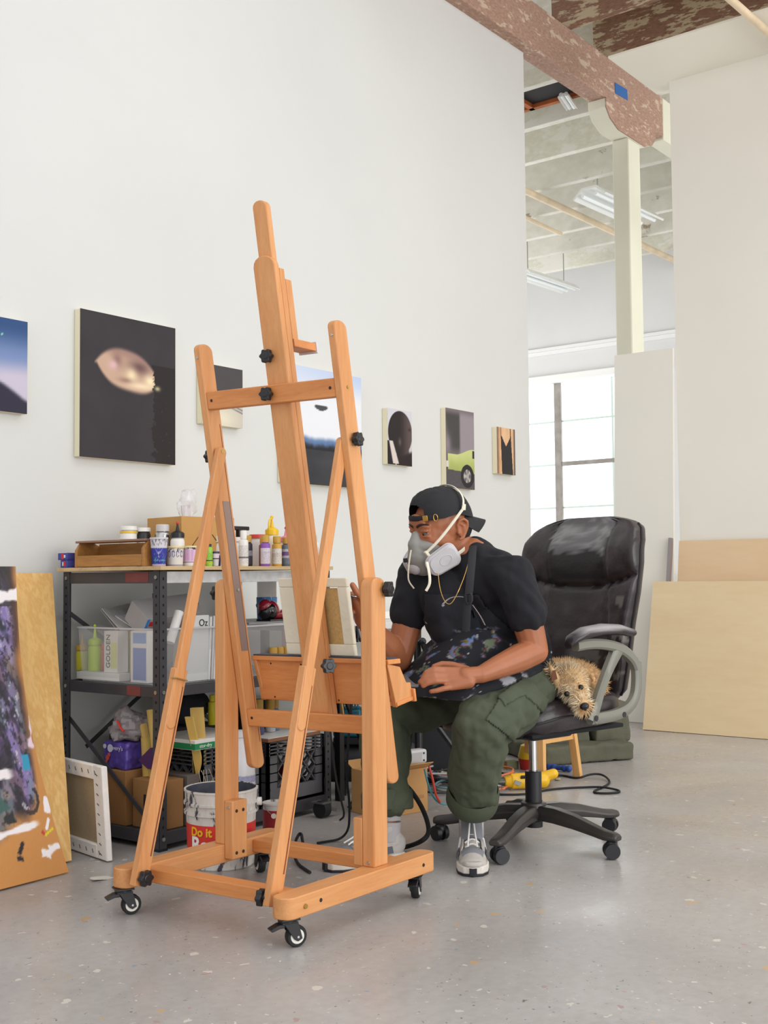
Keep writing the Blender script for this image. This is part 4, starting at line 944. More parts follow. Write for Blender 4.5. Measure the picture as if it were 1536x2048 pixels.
# cardboard box with printed arrow, bag on it
M_kraft = mat('kraft_cardboard', (196, 150, 88), .8, var=.05, vscale=6)
M_kraft2 = mat('brown_cardboard', (156, 112, 66), .8, var=.08, vscale=5)
t = carton('cardboard_box', 'kraft cardboard box with printed arrow on the shelf top', (3.175, 3.41, TOP), (.255, .22, .192), -.10, M_kraft)
b = MB()
bx = lambda u, z: V((3.175, 3.41, TOP)) + Matrix.Rotation(-.10, 3, 'Z') @ V((-.1275 + u, -.1112, z))
b.tube([bx(.045, .075), bx(.105, .145)], .0012, 5); b.tube([bx(.19, .075), bx(.145, .125)], .0012, 5); b.tube([bx(.19, .075), bx(.16, .02)], .0012, 5); b.build('printed_arrow', mat('black_print', (40, 34, 32), .7), t)
b = MB(); b.prism([(0, 0), (.03, .0), (.04, .045), (.035, .045)], 0, .0008, face_matrix(bx(.085, .105), Matrix.Rotation(-.10, 3, 'Z') @ V((1, 0, 0)), V((0, 0, 1)))); b.build('printed_arrow', mat('black_print', (40, 34, 32), .7), t)
M_film = mat('clear_plastic_film', (232, 232, 236), .2, alpha=.38, spec=.8)
def crumple(name, label, cat, c, r, sq, m, seed=0, amp=.3):
    b = MB(); b.ball(c, r, None, 40, 26)
    for v in b.bm.verts:
        d = (v.co - V(c)); q_ = d * (1.6 / max(r)) + V((seed, seed, 0)); n = 1 + amp * (noise.fractal(q_, 1.0, 2.0, 3) - .35 * abs(noise.noise(q_ * 2.3)))
        v.co = V(c) + d * n
        if v.co.z < c[2] - sq: v.co.z = c[2] - sq
    o = b.build(name, m, None, sharp=25); rebase(o, (c[0], c[1], c[2] - sq)); return tag(o, label, cat)
crumple('plastic_bag', 'clear crumpled plastic bag standing on the kraft cardboard box', 'bag', (3.165, 3.42, TOP + .192 + .05), (.045, .03, .07), .05, M_film, 2, .35)
o = MB().box((3.15, 3.41, TOP + .192 + .026), (.045, .004, .05), Matrix.Rotation(-.12, 4, 'Y')).build('paper_card', mat('grey_card', (200, 196, 200), .7)); rebase(o, (3.15, 3.41, TOP + .193)); tag(o, 'small grey card inside the clear bag on the cardboard box', 'card')

# ------------------------------------------------------------------ middle shelf: clear bins and what is in them
MID = .5505
M_bin = mat('frosted_clear_bin', (226, 226, 228), .25, alpha=.28, spec=.6)
def clear_bin(label, x0, y0, x1, y1, z, h, t_=.004):
    t = thing('clear_bin', label, 'bin', ((x0 + x1) / 2, (y0 + y1) / 2, z))
    b = MB(); f = .012
    b.span((x0 + f, y0 + f, z), (x1 - f, y1 - f, z + t_)); 
    for (a, c, e, g) in (((x0, y0), (x1, y0), 0, 1), ((x0, y1), (x1, y1), 0, -1), ((x0, y0), (x0, y1), 1, 0), ((x1, y0), (x1, y1), -1, 0)):
        A_ = V((*a, z + h)); B_ = V((*c, z + h)); i = V((e, g, 0)) * f; j = V((c[0] - a[0], c[1] - a[1], 0)).normalized() * f
        P = [A_, B_, B_ + i - j - V((0, 0, h)), A_ + i + j - V((0, 0, h))]
        vs = [b.bm.verts.new(p) for p in P]; b._f(vs)
    b.build('bin_wall', M_bin, t)
    b = MB()
    for a, c in (((x0 - .004, y0 - .004), (x1 + .004, y0 + .003)), ((x0 - .004, y1 - .003), (x1 + .004, y1 + .004)), ((x0 - .004, y0), (x0 + .003, y1)), ((x1 - .003, y0), (x1 + .004, y1))): b.span((*a, z + h - .004), (*c, z + h + .002))
    b.build('bin_rim', mat('bin_rim_plastic', (214, 214, 218), .3, alpha=.75), t); return t
clear_bin('clear plastic bin at the left end of the middle shelf, with bottles', 2.742, 3.10, 3.11, 3.545, MID, .195)
clear_bin('clear plastic bin at the right end of the middle shelf', 3.15, 3.10, 3.56, 3.54, MID, .19)
Z2 = MID + .0045
def at_x(px_, py_, X): return Xp(px_, py_, X)
bottle('squeeze_bottle', 'olive yellow squeeze bottle inside left end of clear bin', 'bottle', 2.80, Xp(165, 1300, 2.80).y, Z2 + .028, .024, .13, pmat('olive_yellow', (214, 208, 60)), pmat('amber_cap', (222, 176, 60)), None, .8, .42, None, nozzle=pmat('amber_cap', (222, 176, 60)))
bottle('squeeze_bottle', 'tall lime yellow squeeze bottle inside the clear bin', 'bottle', 2.80, Xp(190, 1300, 2.80).y, Z2 + .028, .025, .165, pmat('lime_yellow', (206, 232, 60)), pmat('lime_yellow', (206, 232, 60)), None, .95, .42, None, nozzle=pmat('lime_yellow', (206, 232, 60)))
bottle('paint_bottle', 'coral red bottle beside lime bottle inside the clear bin', 'bottle', 2.825, Xp(206, 1300, 2.825).y, Z2 + .028, .018, .10, pmat('coral_red', (222, 110, 90)), pmat('coral_red', (222, 110, 90)), None, .8, .2)
y_ = Xp(230, 1300, 2.79).y
t = carton('white_carton', 'white carton with grey capitals up its side in clear bin', (2.795, y_, Z2 + .028), (.05, .075, .150), 0, mat('white_board', (236, 232, 226), .7), [('x', .75, .42, .42, .62, (226, 226, 150))])
text_obj('lettering', 'GOLDEN', .030, face_matrix((2.7692, y_ + .012, Z2 + .105), (0, 0, 1), (0, 1, 0)), mat('grey_green_print', (58, 64, 56), .7), t)
y_ = Xp(248, 1300, 2.84).y
carton('yellow_carton', 'yellow and green printed carton behind the white carton in bin', (2.86, y_, Z2 + .002), (.05, .085, .185), 0, mat('pale_yellow_board', (226, 222, 150), .7), [('x', .5, .5, .7, .5, (110, 136, 110)), ('x', .5, .55, .4, .35, (220, 206, 90))])
y_ = Xp(283, 1310, 2.775).y
carton('blue_carton', 'blue fronted white carton by the corner post in clear bin', (2.785, y_, Z2), (.045, .088, .182), 0, mat('white_board', (236, 232, 226), .7), [('x', .55, .36, .78, .62, (112, 136, 196)), ('x', .55, .86, .78, .2, (130, 164, 214))])
y_ = Xp(200, 1352, 2.765).y
carton('white_box', 'low white box lying flat at the foot of the bin', (2.778, y_, Z2), (.05, .24, .0275), 0, mat('white_board', (236, 232, 226), .7))
# what sticks out of the bin
M_greybox = mat('grey_printed_box', (176, 172, 172), .6, var=.06)
t = thing('grey_box', 'grey carton tipped on its edge, sticking out of the clear bin', 'box', (2.92, 3.30, MID + .19))
R_ = Matrix.Rotation(math.radians(38), 4, 'X') @ Matrix.Rotation(math.radians(-6), 4, 'Y')
b = MB(); b.box((2.93, 3.285, MID + .236), (.26, .11, .085), R_); b.build('carton', M_greybox, t, bevel=.001)
b = MB(); b.box(V((2.93, 3.285, MID + .236)) + R_.to_3x3() @ V((-.10, -.056, .02)), (.03, .001, .02), R_); b.build('red_mark', pmat('red_mark', (206, 50, 50)), t)
b = MB(); b.box(V((2.93, 3.285, MID + .236)) + R_.to_3x3() @ V((-.1252, -.056, .0)), (.012, .001, .085), R_); b.build('blue_edge', pmat('blue_edge', (60, 130, 200)), t)
for k, (dy, dz, tl, c) in enumerate(((.11, .015, .30, (206, 202, 198)), (.14, .005, .42, (190, 184, 180)), (.07, .0, .2, (226, 224, 222)), (.16, .012, .5, (214, 208, 200)))):
    R_ = Matrix.Rotation(tl + .25, 4, 'X') @ Matrix.Rotation(.1 * k - .1, 4, 'Z')
    o = MB().box((2.86 + .02 * k, 3.31 + dy, MID + .205 + dz), (.13, .15, .003), R_).build('envelope', mat('foil_paper_%d' % k, c, .35 if k % 2 else .7, bmp=.4, bscale=30))
    rebase(o, (2.86 + .02 * k, 3.31 + dy, MID + .2)); tag(o, ['crinkled silvery packet, topmost of those leaning out of bin', 'dull crinkled packet leaning second in the bin', 'white sheet leaning beside the grey carton in bin', 'pale packet at the back of the leaning packets'][k], 'packet')
t = thing('paper_roll', 'white paper roll end poking up beside the shelf corner posts', 'roll', (2.83, 3.13, MID + .19))
b = MB(); b.lathe([(.016, 0), (.016, .12), (.007, .12), (.007, .11)], (2.815, 3.13, MID + .145), basis((.5, .1, 1)), 20); b.build('roll', M_white, t)
# right half: folders, cups, shoe, tub
for k, (x, c, h) in enumerate(((2.985, (224, 224, 222), .225), (3.0, (206, 206, 206), .228), (3.012, (232, 230, 230), .222))):
    o = MB().box((x, 3.20, Z2 + h / 2 + .001), (.008, .19, h), Matrix.Rotation(.05 + .01 * k, 4, 'Y')).build('folder', mat('folder_%d' % k, c, .6)); rebase(o, (x, 3.2, Z2)); tag(o, ['white folder printed with black Oz in the clear bin', 'grey folder, middle of three upright in the clear bin', 'white folder, right of three upright in the clear bin'][k], 'folder')
o = MB().box((2.925, 3.112, Z2 + .117), (.115, .004, .232)).build('paper_packet', mat('pale_grey_packet', (214, 216, 216), .5)); rebase(o, (2.925, 3.112, Z2)); tag(o, 'pale packet lettered Oz facing front of the left clear bin', 'packet')
text_obj('lettering', 'Oz', .035, face_matrix((2.955, 3.109, Z2 + .205), (1, 0, 0), (0, 0, 1)), mat('black_print', (40, 34, 32), .7), o)
bottle('paint_bottle', 'green labelled bottle with gold cap standing by the left post', 'bottle', 3.055, 3.125, Z2, .022, .13, pmat('green_bottle', (74, 120, 62)), M_goldcap, bands('green_label', (0, .10, [(0, (66, 110, 58)), (.3, (120, 160, 110)), (.5, (50, 70, 50)), (.62, (86, 134, 70))])), .7, .22)
o = MB().prism([(0, 0), (.20, 0), (.21, .085), (0, .125)], 0, .006, face_matrix((2.97, 3.40, MID + .19), (1, -.12, 0), (0, 0, 1))).build('black_folder', mat('black_card', (50, 44, 46), .7)); rebase(o, (3.0, 3.40, MID + .19)); tag(o, 'dark brown black card standing behind the bins', 'folder')
# strip board the shoe and tub stand on
o = MB().span((3.20, 3.12, MID + .1935), (3.575, 3.42, MID + .2015)).build('bin_lid', mat('grey_lid_plastic', (150, 150, 154), .4, alpha=.9)); rebase(o, (3.4, 3.25, MID + .1935)); tag(o, 'grey lid covering the right clear bin', 'lid')
LID = MID + .202
def f_shoe(b):
    c = V((3.44, 3.17, LID))
    b.ball(c + V((.0, 0, .022)), (.105, .038, .022)); b.ball(c + V((-.075, 0, .04)), (.045, .036, .04)); b.ball(c + V((-.10, .0, .055)), (.026, .03, .03)); b.ball(c + V((.06, 0, .02)), (.06, .04, .02))
sh = thing('red_shoe', 'glossy crimson shoe with black heel on top of the bins', 'shoe', (3.44, 3.17, LID))
organic('upper', [('fn', f_shoe)], .004, 6, mat('crimson_gloss', (150, 34, 52), .15, coat=.6), sh)
b = MB(); b.ball((3.352, 3.168, LID + .036), (.036, .041, .037)); b.span((3.33, 3.132, LID), (3.53, 3.206, LID + .006)); b.build('heel_counter', mat('black_gloss_heel', (22, 20, 24), .2, coat=.5), sh)
t = thing('snack_tub', 'clear tub with bright blue wrap on top of the bins', 'tub', (3.53, 3.34, LID))
b = MB(); b.lathe([(.04, 0), (.043, .085), (.043, .088)], (3.53, 3.34, LID)); b.build('blue_wrap', mat('bright_blue_wrap', (30, 132, 206), .25, coat=.4), t)
b = MB(); b.lathe([(.04, .088), (.04, .155), (.041, .158)], (3.53, 3.34, LID)); b.build('clear_top', mat('clear_brown_contents', (150, 130, 120), .2, alpha=.55), t)
b = MB(); b.tube([V((3.53 + .0437 * math.cos(a), 3.34 + .0437 * math.sin(a), LID + .028 + .045 * (1 + math.sin(a * 1 + .6)) * .5)) for a in [k * PI / 12 for k in range(25)]], .0016, 6); b.build('silver_line', mat('silver_trim', (190, 200, 206), .3, .4), t)
for k in range(4): bottle('small_paint_bottle', '', 'bottle', 3.30 + .037 * k, 3.055 + .0, MID + .0, .0165, .105, pmat('mixed_bottle', (208, 206, 204)), M_goldcap, None, .95, .42, 'gold capped bottles on the middle shelf front')
for k, lb in enumerate(('gold capped bottle at the left end, just right of the left mast', 'gold capped bottle, second along the front of the middle shelf', 'gold capped bottle, third along the front of the middle shelf', 'gold capped bottle, last before the gap in the front row')):
    o = bpy.data.objects['small_paint_bottle' + ('' if k == 0 else '.%03d' % k)]; o['label'] = lb; o.location.x = 3.292 + .036 * k; o.location.y = 3.082
o = bottle('small_paint_bottle', 'larger gold capped bottle on yellow base behind small canvas', 'bottle', 3.48, 3.083, MID, .023, .112, M_yel, M_goldcap, None, .95, .5, 'gold capped bottles on the middle shelf front')
o = MB().box((3.49, 3.14, Z2 + .085), (.12, .05, .165)).build('pink_bag', mat('pink_lid_bag', (226, 196, 196), .5, alpha=.8)); rebase(o, (3.49, 3.14, Z2)); tag(o, 'translucent pink topped bag inside the right clear bin', 'bag')
# ------------------------------------------------------------------ bottom shelf
LOW = .0605
t = carton('cardboard_box', 'narrow brown carton on bottom shelf under the purple package', (2.80, 3.335, LOW), (.15, .155, .187), 0, M_kraft2, [('x', .08, .82, .12, .12, (40, 34, 34))])
t = carton('cardboard_box', 'tan carton with dark panel right of the narrow brown carton', (2.792, 3.165, LOW), (.105, .145, .165), -.03, M_kraft2, [('x', .55, .45, .28, .5, (32, 30, 34))])
t = carton('grey_carton', 'dull grey brown carton on bottom shelf behind front posts', (2.880, 3.155, LOW), (.058, .15, .172), .0, mat('dull_grey_card', (112, 102, 96), .8, var=.1))
M_purple = mat('purple_wrapper', (84, 66, 150), .3, var=.25, vscale=30, bmp=.3, bscale=40)
t = thing('tissue_pack', 'purple wrapped tissue pack standing on narrow brown carton', 'package', (2.79, 3.33, LOW + .188))
def f_pack(b): b.box((2.79, 3.335, LOW + .188 + .0475), (.10, .125, .095)); 
organic('wrapper', [('fn', f_pack)], .005, 8, M_purple, t, lambda p, n: n * .004 * noise.fractal(p * 40, 1, 2, 3))
b = MB(); b.cyl((2.7375, 3.355, LOW + .26), (2.7355, 3.355, LOW + .26), .014); b.cyl((2.7375, 3.385, LOW + .265), (2.7355, 3.385, LOW + .265), .008); b.build('logo_dot', mat('pale_print', (200, 196, 214), .5), t)
text_obj('lettering', "every's", .022, face_matrix((2.7362, 3.318, LOW + .262), (0, -1, 0), (0, 0, 1)), mat('pale_print', (200, 196, 214), .5), t)
b = MB()
for (yy, zz, rr, cc) in ((3.37, .225, .009, 0), (3.362, .236, .007, 0), (3.376, .212, .006, 0)): b.cyl((2.7378, yy, LOW + zz), (2.7358, yy, LOW + zz), rr)
b.build('flower_print', mat('coral_print', (206, 90, 70), .5), t)
crumple('plastic_bag', 'grey crumpled carrier bag sitting on the purple tissue pack', 'bag', (2.80, 3.325, LOW + .188 + .098 + .045), (.07, .075, .062), .044, mat('grey_carrier_bag', (150, 140, 142), .3, alpha=.85), 5, .32)
b = MB(); b.tube([(2.735, 3.315, LOW + .36), (2.73, 3.29, LOW + .335), (2.732, 3.275, LOW + .325)], .004, 6); o = b.build('red_strap', pmat('red_strap', (214, 60, 50))); rebase(o, (2.735, 3.31, LOW + .33)); tag(o, 'thin red strap showing at the mouth of the grey bag', 'strap')
# yellow paper rolls and offcuts
M_yp = mat('yellow_tracing_paper', (206, 172, 92), .7, var=.08, vscale=10)
yp = (((2.80, 3.20, LOW + .166), (2.80, 3.255, LOW + .345), .014, 'yellow paper roll leaning left, leftmost behind the corner posts'), ((2.79, 3.16, LOW + .166), (2.79, 3.205, LOW + .40), .013, 'tall yellow paper roll standing behind the corner posts'), ((2.80, 3.225, LOW + .166), (2.80, 3.235, LOW + .30), .02, 'short fat yellow roll next to the purple pack'))
for p, q, r, lb in yp:
    o = MB().lathe([(r, 0), (r, (V(q) - V(p)).length), (r * .6, (V(q) - V(p)).length), (r * .55, .01)], p, basis(V(q) - V(p)), 20).build('paper_roll', M_yp); rebase(o, p); tag(o, lb, 'paper roll')
def strip(name, label, pts, wd, m, cat='paper'):
    b = MB(); n = len(pts) - 1
    def f(u, v):
        k = min(int(v * n), n - 1); p = V(pts[k]).lerp(V(pts[k + 1]), v * n - k); return p + V((wd * (u - .5), .01 * math.sin(u * 5), 0))
    b.grid(f, 6, 8, .0015); o = b.build(name, m); rebase(o, pts[0]); return tag(o, label, cat)
strip('paper_offcut', 'broad yellow paper offcut curling up right of easel strut', [(2.925, 3.10, LOW + .174), (2.92, 3.10, LOW + .3), (2.925, 3.115, LOW + .40)], .055, M_yp)
strip('paper_offcut', 'folded yellow paper offcut leaning left into the grey carton', [(2.925, 3.085, LOW + .12), (2.895, 3.085, LOW + .25), (2.865, 3.09, LOW + .375)], .03, M_yp)
o = MB().prism([(0, 0), (.05, .045), (.11, .055), (.12, -.03), (.04, -.028)], 0, .004, face_matrix((2.765, 3.235, LOW + .225), (.25, -1, 0), (0, 0, 1))).build('purple_card', mat('deep_purple_card', (74, 36, 84), .6)); rebase(o, (2.77, 3.2, LOW + .18)); tag(o, 'deep purple leaf shaped card behind the corner posts', 'card')
b = MB()
for k in range(5):
    p = V((2.90 + .012 * k, 3.075, LOW + .178)); b.tube([p, p + V((-.02, -.02, .015)), p + V((-.01 + .02 * math.sin(k * 2), -.025, -.05)), p + V((.015 * math.cos(k), -.022, -.10 + .02 * k)), p + V((.02, -.02, -.03))], .0009, 5, 3)
o = b.build('string_tangle', mat('pale_string', (206, 190, 168), .9)); rebase(o, (2.92, 3.07, LOW + .17)); tag(o, 'tangle of pale thread hanging over the grey carton', 'string')
# milk crates
M_crate = mat('grey_milk_crate', (98, 98, 102), .45, var=.1, vscale=8)
def crate(label, x0, y0, z0, W, D, H, rz=0.0):
    t = thing('milk_crate', label, 'crate', (x0, y0, z0), rz)
    R = Matrix.Translation((x0, y0, z0)) @ Matrix.Rotation(rz, 4, 'Z')
    def side(O, ex, L, name):
        O, ex = V(O), V(ex); n = ex.cross(V((0, 0, 1)))
        def bx(b, u0, u1, w0, w1, th=.012): 
            p = [O + ex * u + V((0, 0, w_)) + n * s for u in (u0, u1) for w_ in (w0, w1) for s in (0, -th)]
            vs = [b.bm.verts.new(R @ q) for q in p]
            for q in ((0, 1, 3, 2), (4, 6, 7, 5), (0, 4, 5, 1), (2, 3, 7, 6), (0, 2, 6, 4), (1, 5, 7, 3)): b._f([vs[i] for i in q])
        b = MB()
        bx(b, 0, .008, 0, H); bx(b, L - .008, L, 0, H); bx(b, 0, L, 0, H * .24, .006); bx(b, 0, L, H * .24, H * .26, .016); bx(b, 0, L, 0, .01, .016)
        for k in range(5): bx(b, 0, L, H * (1 - .055 * k) - .004, H * (1 - .055 * k), .014)
        bx(b, L * .16, L * .175, H * .26, H, .012); bx(b, L * .83, L * .845, H * .26, H, .012)
        for w_ in (.36, .50, .64): bx(b, 0, L * .17, H * w_, H * w_ + .004, .014); bx(b, L * .83, L, H * w_, H * w_ + .004, .014)
        bx(b, 0, L * .17, H * .26, H * .76, .003); bx(b, L * .84, L, H * .26, H * .76, .003)
        # diamond lattice in the middle field
        u0, u1, w0, w1 = L * .17, L * .84, H * .26, H * .78; step = (u1 - u0) / 4
        for s in (1, -1):
            for k in range(-5, 6):
                pts = []
                for i in range(41):
                    u = u0 + (u1 - u0) * i / 40; w_ = (w0 + w1) / 2 + s * (u - (u0 + u1) / 2 - k * step) * 1.15
                    if w0 <= w_ <= w1: pts.append((u, w_))
                if len(pts) > 1:
                    a, c = pts[0], pts[-1]; pa = R @ (O + ex * a[0] + V((0, 0, a[1])) - n * .007); pc = R @ (O + ex * c[0] + V((0, 0, c[1])) - n * .007)
                    b.bar(pa, pc, .0035, .014, (R.to_3x3() @ n).cross(pc - pa).cross(pc - pa) * -1)
        b.build(name, M_crate, t)
    side((0, 0, 0), (1, 0, 0), W, 'front_wall'); side((0, D, 0), (0, -1, 0), D, 'side_wall'); side((W, D, 0), (-1, 0, 0), W, 'back_wall'); side((W, 0, 0), (0, 1, 0), D, 'side_wall')
    b = MB(); M2 = R; b.box(R @ V((W / 2, D / 2, .006)), (W - .01, D - .01, .006), R); b.build('crate_floor', M_crate, t)
crate('grey milk crate behind the paint bucket with white green box on it', 2.915, 3.075, LOW, .30, .30, .255, -.0)
crate('grey milk crate at right end of bottom shelf, lattice side showing', 3.262, 3.085, LOW, .325, .30, .237, .0)
for k, (x, y, z, c) in enumerate(((3.05, 3.20, .10, (140, 44, 48)), (3.12, 3.16, .12, (120, 50, 52)), (3.47, 3.2, .11, (150, 44, 48)))):
    o = MB().box((x, y, LOW + .0095 + z / 2), (.06, .06, z)).build('red_box', mat('dull_red_box_%d' % k, c, .6)); rebase(o, (x, y, LOW + .0095)); tag(o, ['dull red box inside left of the first milk crate', 'dark red box inside right of the first milk crate', 'red box inside the right hand milk crate'][k], 'box')
t = thing('foil_box', 'long white box with green edge lying on first milk crate', 'box', (3.0, 3.2, LOW + .256))
M_g = mat('green_print_edge', (36, 138, 84), .5)
Rf = Matrix.Rotation(-.0, 4, 'Z')
b = MB(); b.box((3.02, 3.19, LOW + .257 + .0175), (.29, .245, .035), Rf); b.build('carton', mat('white_board', (236, 232, 226), .7), t, bevel=.001)
b = MB(); b.span((2.8742, 3.0665, LOW + .259), (2.97, 3.068, LOW + .280)); b.span((2.8738, 3.0666, LOW + .259), (2.8752, 3.31, LOW + .280)); b.build('green_edge', M_g, t)
text_obj('lettering', 'stor-dry', .018, face_matrix((2.925, 3.066, LOW + .270), (1, 0, 0), (0, 0, 1)), mat('white_print', (240, 240, 236), .5), t)
t = carton('flat_box', 'white topped flat box lying on the right hand milk crate', (3.41, 3.19, LOW + .2385), (.30, .22, .014), .0, mat('brown_box_edge', (150, 104, 74), .7)); b = MB(); b.box((3.41, 3.19, LOW + .2535), (.296, .216, .002)); b.build('white_top', M_white, t)
o = MB().span((3.02, 3.35, LOW + .0), (3.25, 3.55, LOW + .0)).build('x', M_black) if False else None
crumple('black_bag', 'black fabric bundle on things behind the left post, bottom shelf', 'bag', (3.18, 3.44, LOW + .36), (.10, .07, .075), .07, mat('black_fabric', (34, 36, 44), .9), 3, .2)
t = carton('dark_box', 'large dark brown box at back of bottom shelf under black bundle', (3.10, 3.475, LOW), (.42, .15, .289), 0, mat('dark_brown_board', (66, 58, 56), .8))
bottle('yellow_bottle', 'bright yellow bottle on bottom shelf between left post and mast', 'bottle', 3.24, 3.36, LOW + .2895, .016, .115, pmat('bright_yellow', (236, 220, 40)), pmat('bright_yellow', (236, 220, 40)), None, .7, .2)
for k, (x, c) in enumerate(((3.325, (90, 88, 130)), (3.41, (210, 210, 214)), (3.455, (120, 150, 190)))):
    bottle('paint_bottle', ['gold capped bottle with violet label seen through the easel slot', 'gold capped white bottle, middle of three seen through easel slot', 'gold capped blue bottle, rightmost of three seen through easel slot'][k], 'bottle', x, 3.19 + .02 * k, LOW + .2560, .02, .135, pmat('slot_bottle_%d' % k, c), M_goldcap, None, .85, .36, 'gold capped bottles on the right crate')
# a dolly caster under the shelf
t = thing('dolly_caster', 'black caster with steel lever under right end of shelf', 'caster', (3.45, 2.99, 0))
b = MB(); b.cyl((3.44, 2.985, .0325), (3.475, 2.985, .0325), .032, seg=24); b.build('wheel', M_rubber, t)
b = MB(); b.box((3.457, 2.99, .058), (.05, .06, .006)); b.box((3.49, 2.97, .03), (.05, .02, .012), Matrix.Rotation(.3, 4, 'Y')); b.build('bracket', mat('dull_steel', (120, 120, 122), .4, .6), t)
# ------------------------------------------------------------------ on the floor by the shelf
bk = thing('paint_bucket', 'white paint spattered bucket with red band standing behind easel rail', 'bucket', (2.715, 2.775, 0))
bc = V((2.715, 2.775, 0))
M_bucket = None
def spatter(name, base, dark, sc=26, thr=.63, rough=.5):
    m, nt, b = nt_of(name); v = coord(nt, (1, 1, .35)); n = N(nt, 'ShaderNodeTexNoise', Scale=sc, Detail=5.0, Roughness=.6); nt.links.new(v, n.inputs['Vector'])
    r = ramp(nt, n.outputs['Fac'], [(.3, lin(base)), (thr - .03, lin(tuple(x * .93 for x in base))), (thr + .02, lin(dark))]); nt.links.new(r.outputs[0], b.inputs['Base Color']); b.inputs['Roughness'].default_value = rough; return m
M_bucket = spatter('spattered_white_bucket', (222, 218, 212), (64, 62, 76), 34, .585)
b = MB(); b.lathe([(.100, 0), (.104, .004), (.112, .165), (.112, .168), (.119, .170), (.119, .178), (.113, .180), (.113, .198), (.120, .2), (.120, .207), (.115, .209), (.116, .238), (.119, .240), (.119, .246), (.113, .246), (.110, .15), (.108, .12)], bc, None, 48); bo = b.build('bucket_body', M_bucket, bk)
b = MB(); b.lathe([(.1121, .244), (.1095, .15)], bc, None, 48, False); b.lathe([(.1093, .15), (.0, .149)], bc, None, 48, False); b.build('dried_paint_lining', mat('dark_dried_paint', (74, 76, 88), .5, var=.3, vscale=30), bk)
b = MB(); b.lathe([(.1082, .055), (.1118, .142)], bc, None, 48, False); b.build('red_label', mat('red_label', (214, 52, 46), .45, var=.06), bk)
dirc = V((-.83, -.55, 0)).normalized(); rt = V((0, 0, 1)).cross(-dirc) * -1
rt = V((.55, -.83, 0)); cz = .0
def on_b(z, ang, rad): 
    n = Matrix.Rotation(ang, 3, 'Z') @ dirc; r_ = Matrix.Rotation(ang, 3, 'Z') @ rt
    return face_matrix(bc + n * rad + V((0, 0, z)), r_, (0, 0, 1))
text_obj('lettering', 'Do it', .037, on_b(.121, -.40, .1132), mat('yellow_print', (240, 184, 30), .5), bk, wrap=.1132, bold=.0012)
text_obj('lettering', 'Best', .066, on_b(.080, -.24, .1116), mat('white_print', (240, 240, 236), .5), bk, wrap=.1116, bold=.0018)
b = MB(); b.tube([bc + V((.12 * math.cos(a), .12 * math.sin(a), .195 - .10 * abs(math.sin(a - 2.2)) ** .8)) for a in [-.94 + 2.2 * k / 16 for k in range(17)]], .0018, 6); b.build('wire_handle', mat('wire_handle_steel', (120, 120, 124), .4, .7), bk)
b = MB(); b.cyl(bc + V((.07, -.094, .20)), bc + V((.078, -.105, .20)), .013); b.build('handle_ear', M_white, bk)
rc = thing('paint_can', 'small paint can with dark red label beside the bucket', 'paint can', (3.005, 2.80, 0))
cc = V((3.005, 2.80, 0)); M_can = spatter('spattered_can', (206, 202, 198), (90, 60, 64), 30, .62)
b = MB(); b.lathe([(.046, 0), (.048, .003), (.048, .143), (.0505, .145), (.0505, .15), (.045, .15), (.044, .144), (.036, .143), (.0, .142)], cc, None, 36); b.build('can', M_can, rc)
b = MB(); b.lathe([(.0486, .06), (.0486, .128)], cc, None, 36, False); b.build('label', mat('dark_red_label', (140, 36, 42), .5, var=.1), rc)
b = MB(); b.cyl(cc + V((-.043, -.0255, .112)), cc + V((-.0445, -.0265, .112)), .009); b.build('label_seal', mat('label_seal_white', (214, 204, 196), .6), rc)
b = MB(); b.tube([cc + V((.05 * math.cos(a), .05 * math.sin(a), .13 - .02 * math.sin(a * 2))) for a in [2.4 + 2.6 * k / 12 for k in range(13)]], .0014, 6); b.build('wire_handle', M_steelb, rc)
jg = thing('paint_jug', 'tall white jug with blue printed label behind the bucket', 'jug', (2.985, 2.96, 0)); jc = V((2.985, 2.955, 0))
b = MB(); b.lathe([(.048, 0), (.052, .004), (.052, .255), (.046, .29), (.022, .345), (.019, .36), (.022, .362), (.022, .385)], jc, None, 32); b.build('jug_body', mat('milky_white_plastic', (222, 220, 222), .35, var=.04), jg)
b = MB(); b.lathe([(.0526, .09), (.0526, .235)], jc, None, 32, False); b.build('label', bands('jug_label', (.0, .385, [(0, (216, 214, 218)), (.36, (72, 76, 140)), (.41, (210, 208, 216)), (.46, (150, 150, 186)), (.5, (214, 212, 218)), (.54, (168, 168, 200)), (.60, (216, 216, 222))])), jg)
# ================================================================== office chair
CA = math.radians(168)
CB = V((3.56, 2.11, 0)); cF = V((math.cos(CA), math.sin(CA), 0)); cL = V((-math.sin(CA), math.cos(CA), 0))
def cp(x, y, z): return CB + cF * x + cL * y + V((0, 0, z))
chair = thing('office_chair', 'worn dark brown leather office chair on five casters under the painter', 'chair', tuple(CB))
M_leather = vcol('cracked_brown_leather', .34, .25, 90, .5)
M_cgrey = mat('grey_green_arm_plastic', (122, 121, 111), .38)
M_cbase = mat('dusty_black_chair_base', (58, 54, 52), .38, var=.25, vscale=7)
M_cblk = mat('black_chair_plastic', (30, 31, 36), .42)
M_chrome = mat('chrome_gas_column', (205, 205, 205), .12, 1.0)
b = MB(); b.cyl(CB + V((0, 0, .055)), CB + V((0, 0, .145)), .03, .03, 24); b.build('lower_tube', M_cblk, chair)
b = MB(); b.cyl(CB + V((0, 0, .14)), CB + V((0, 0, .245)), .0285, .0285, 24); b.build('column_sleeve', M_cblk, chair, bevel=.002)
b = MB(); b.cyl(CB + V((0, 0, .245)), CB + V((0, 0, .36)), .0145, .0145, 24); b.build('gas_column', M_chrome, chair)
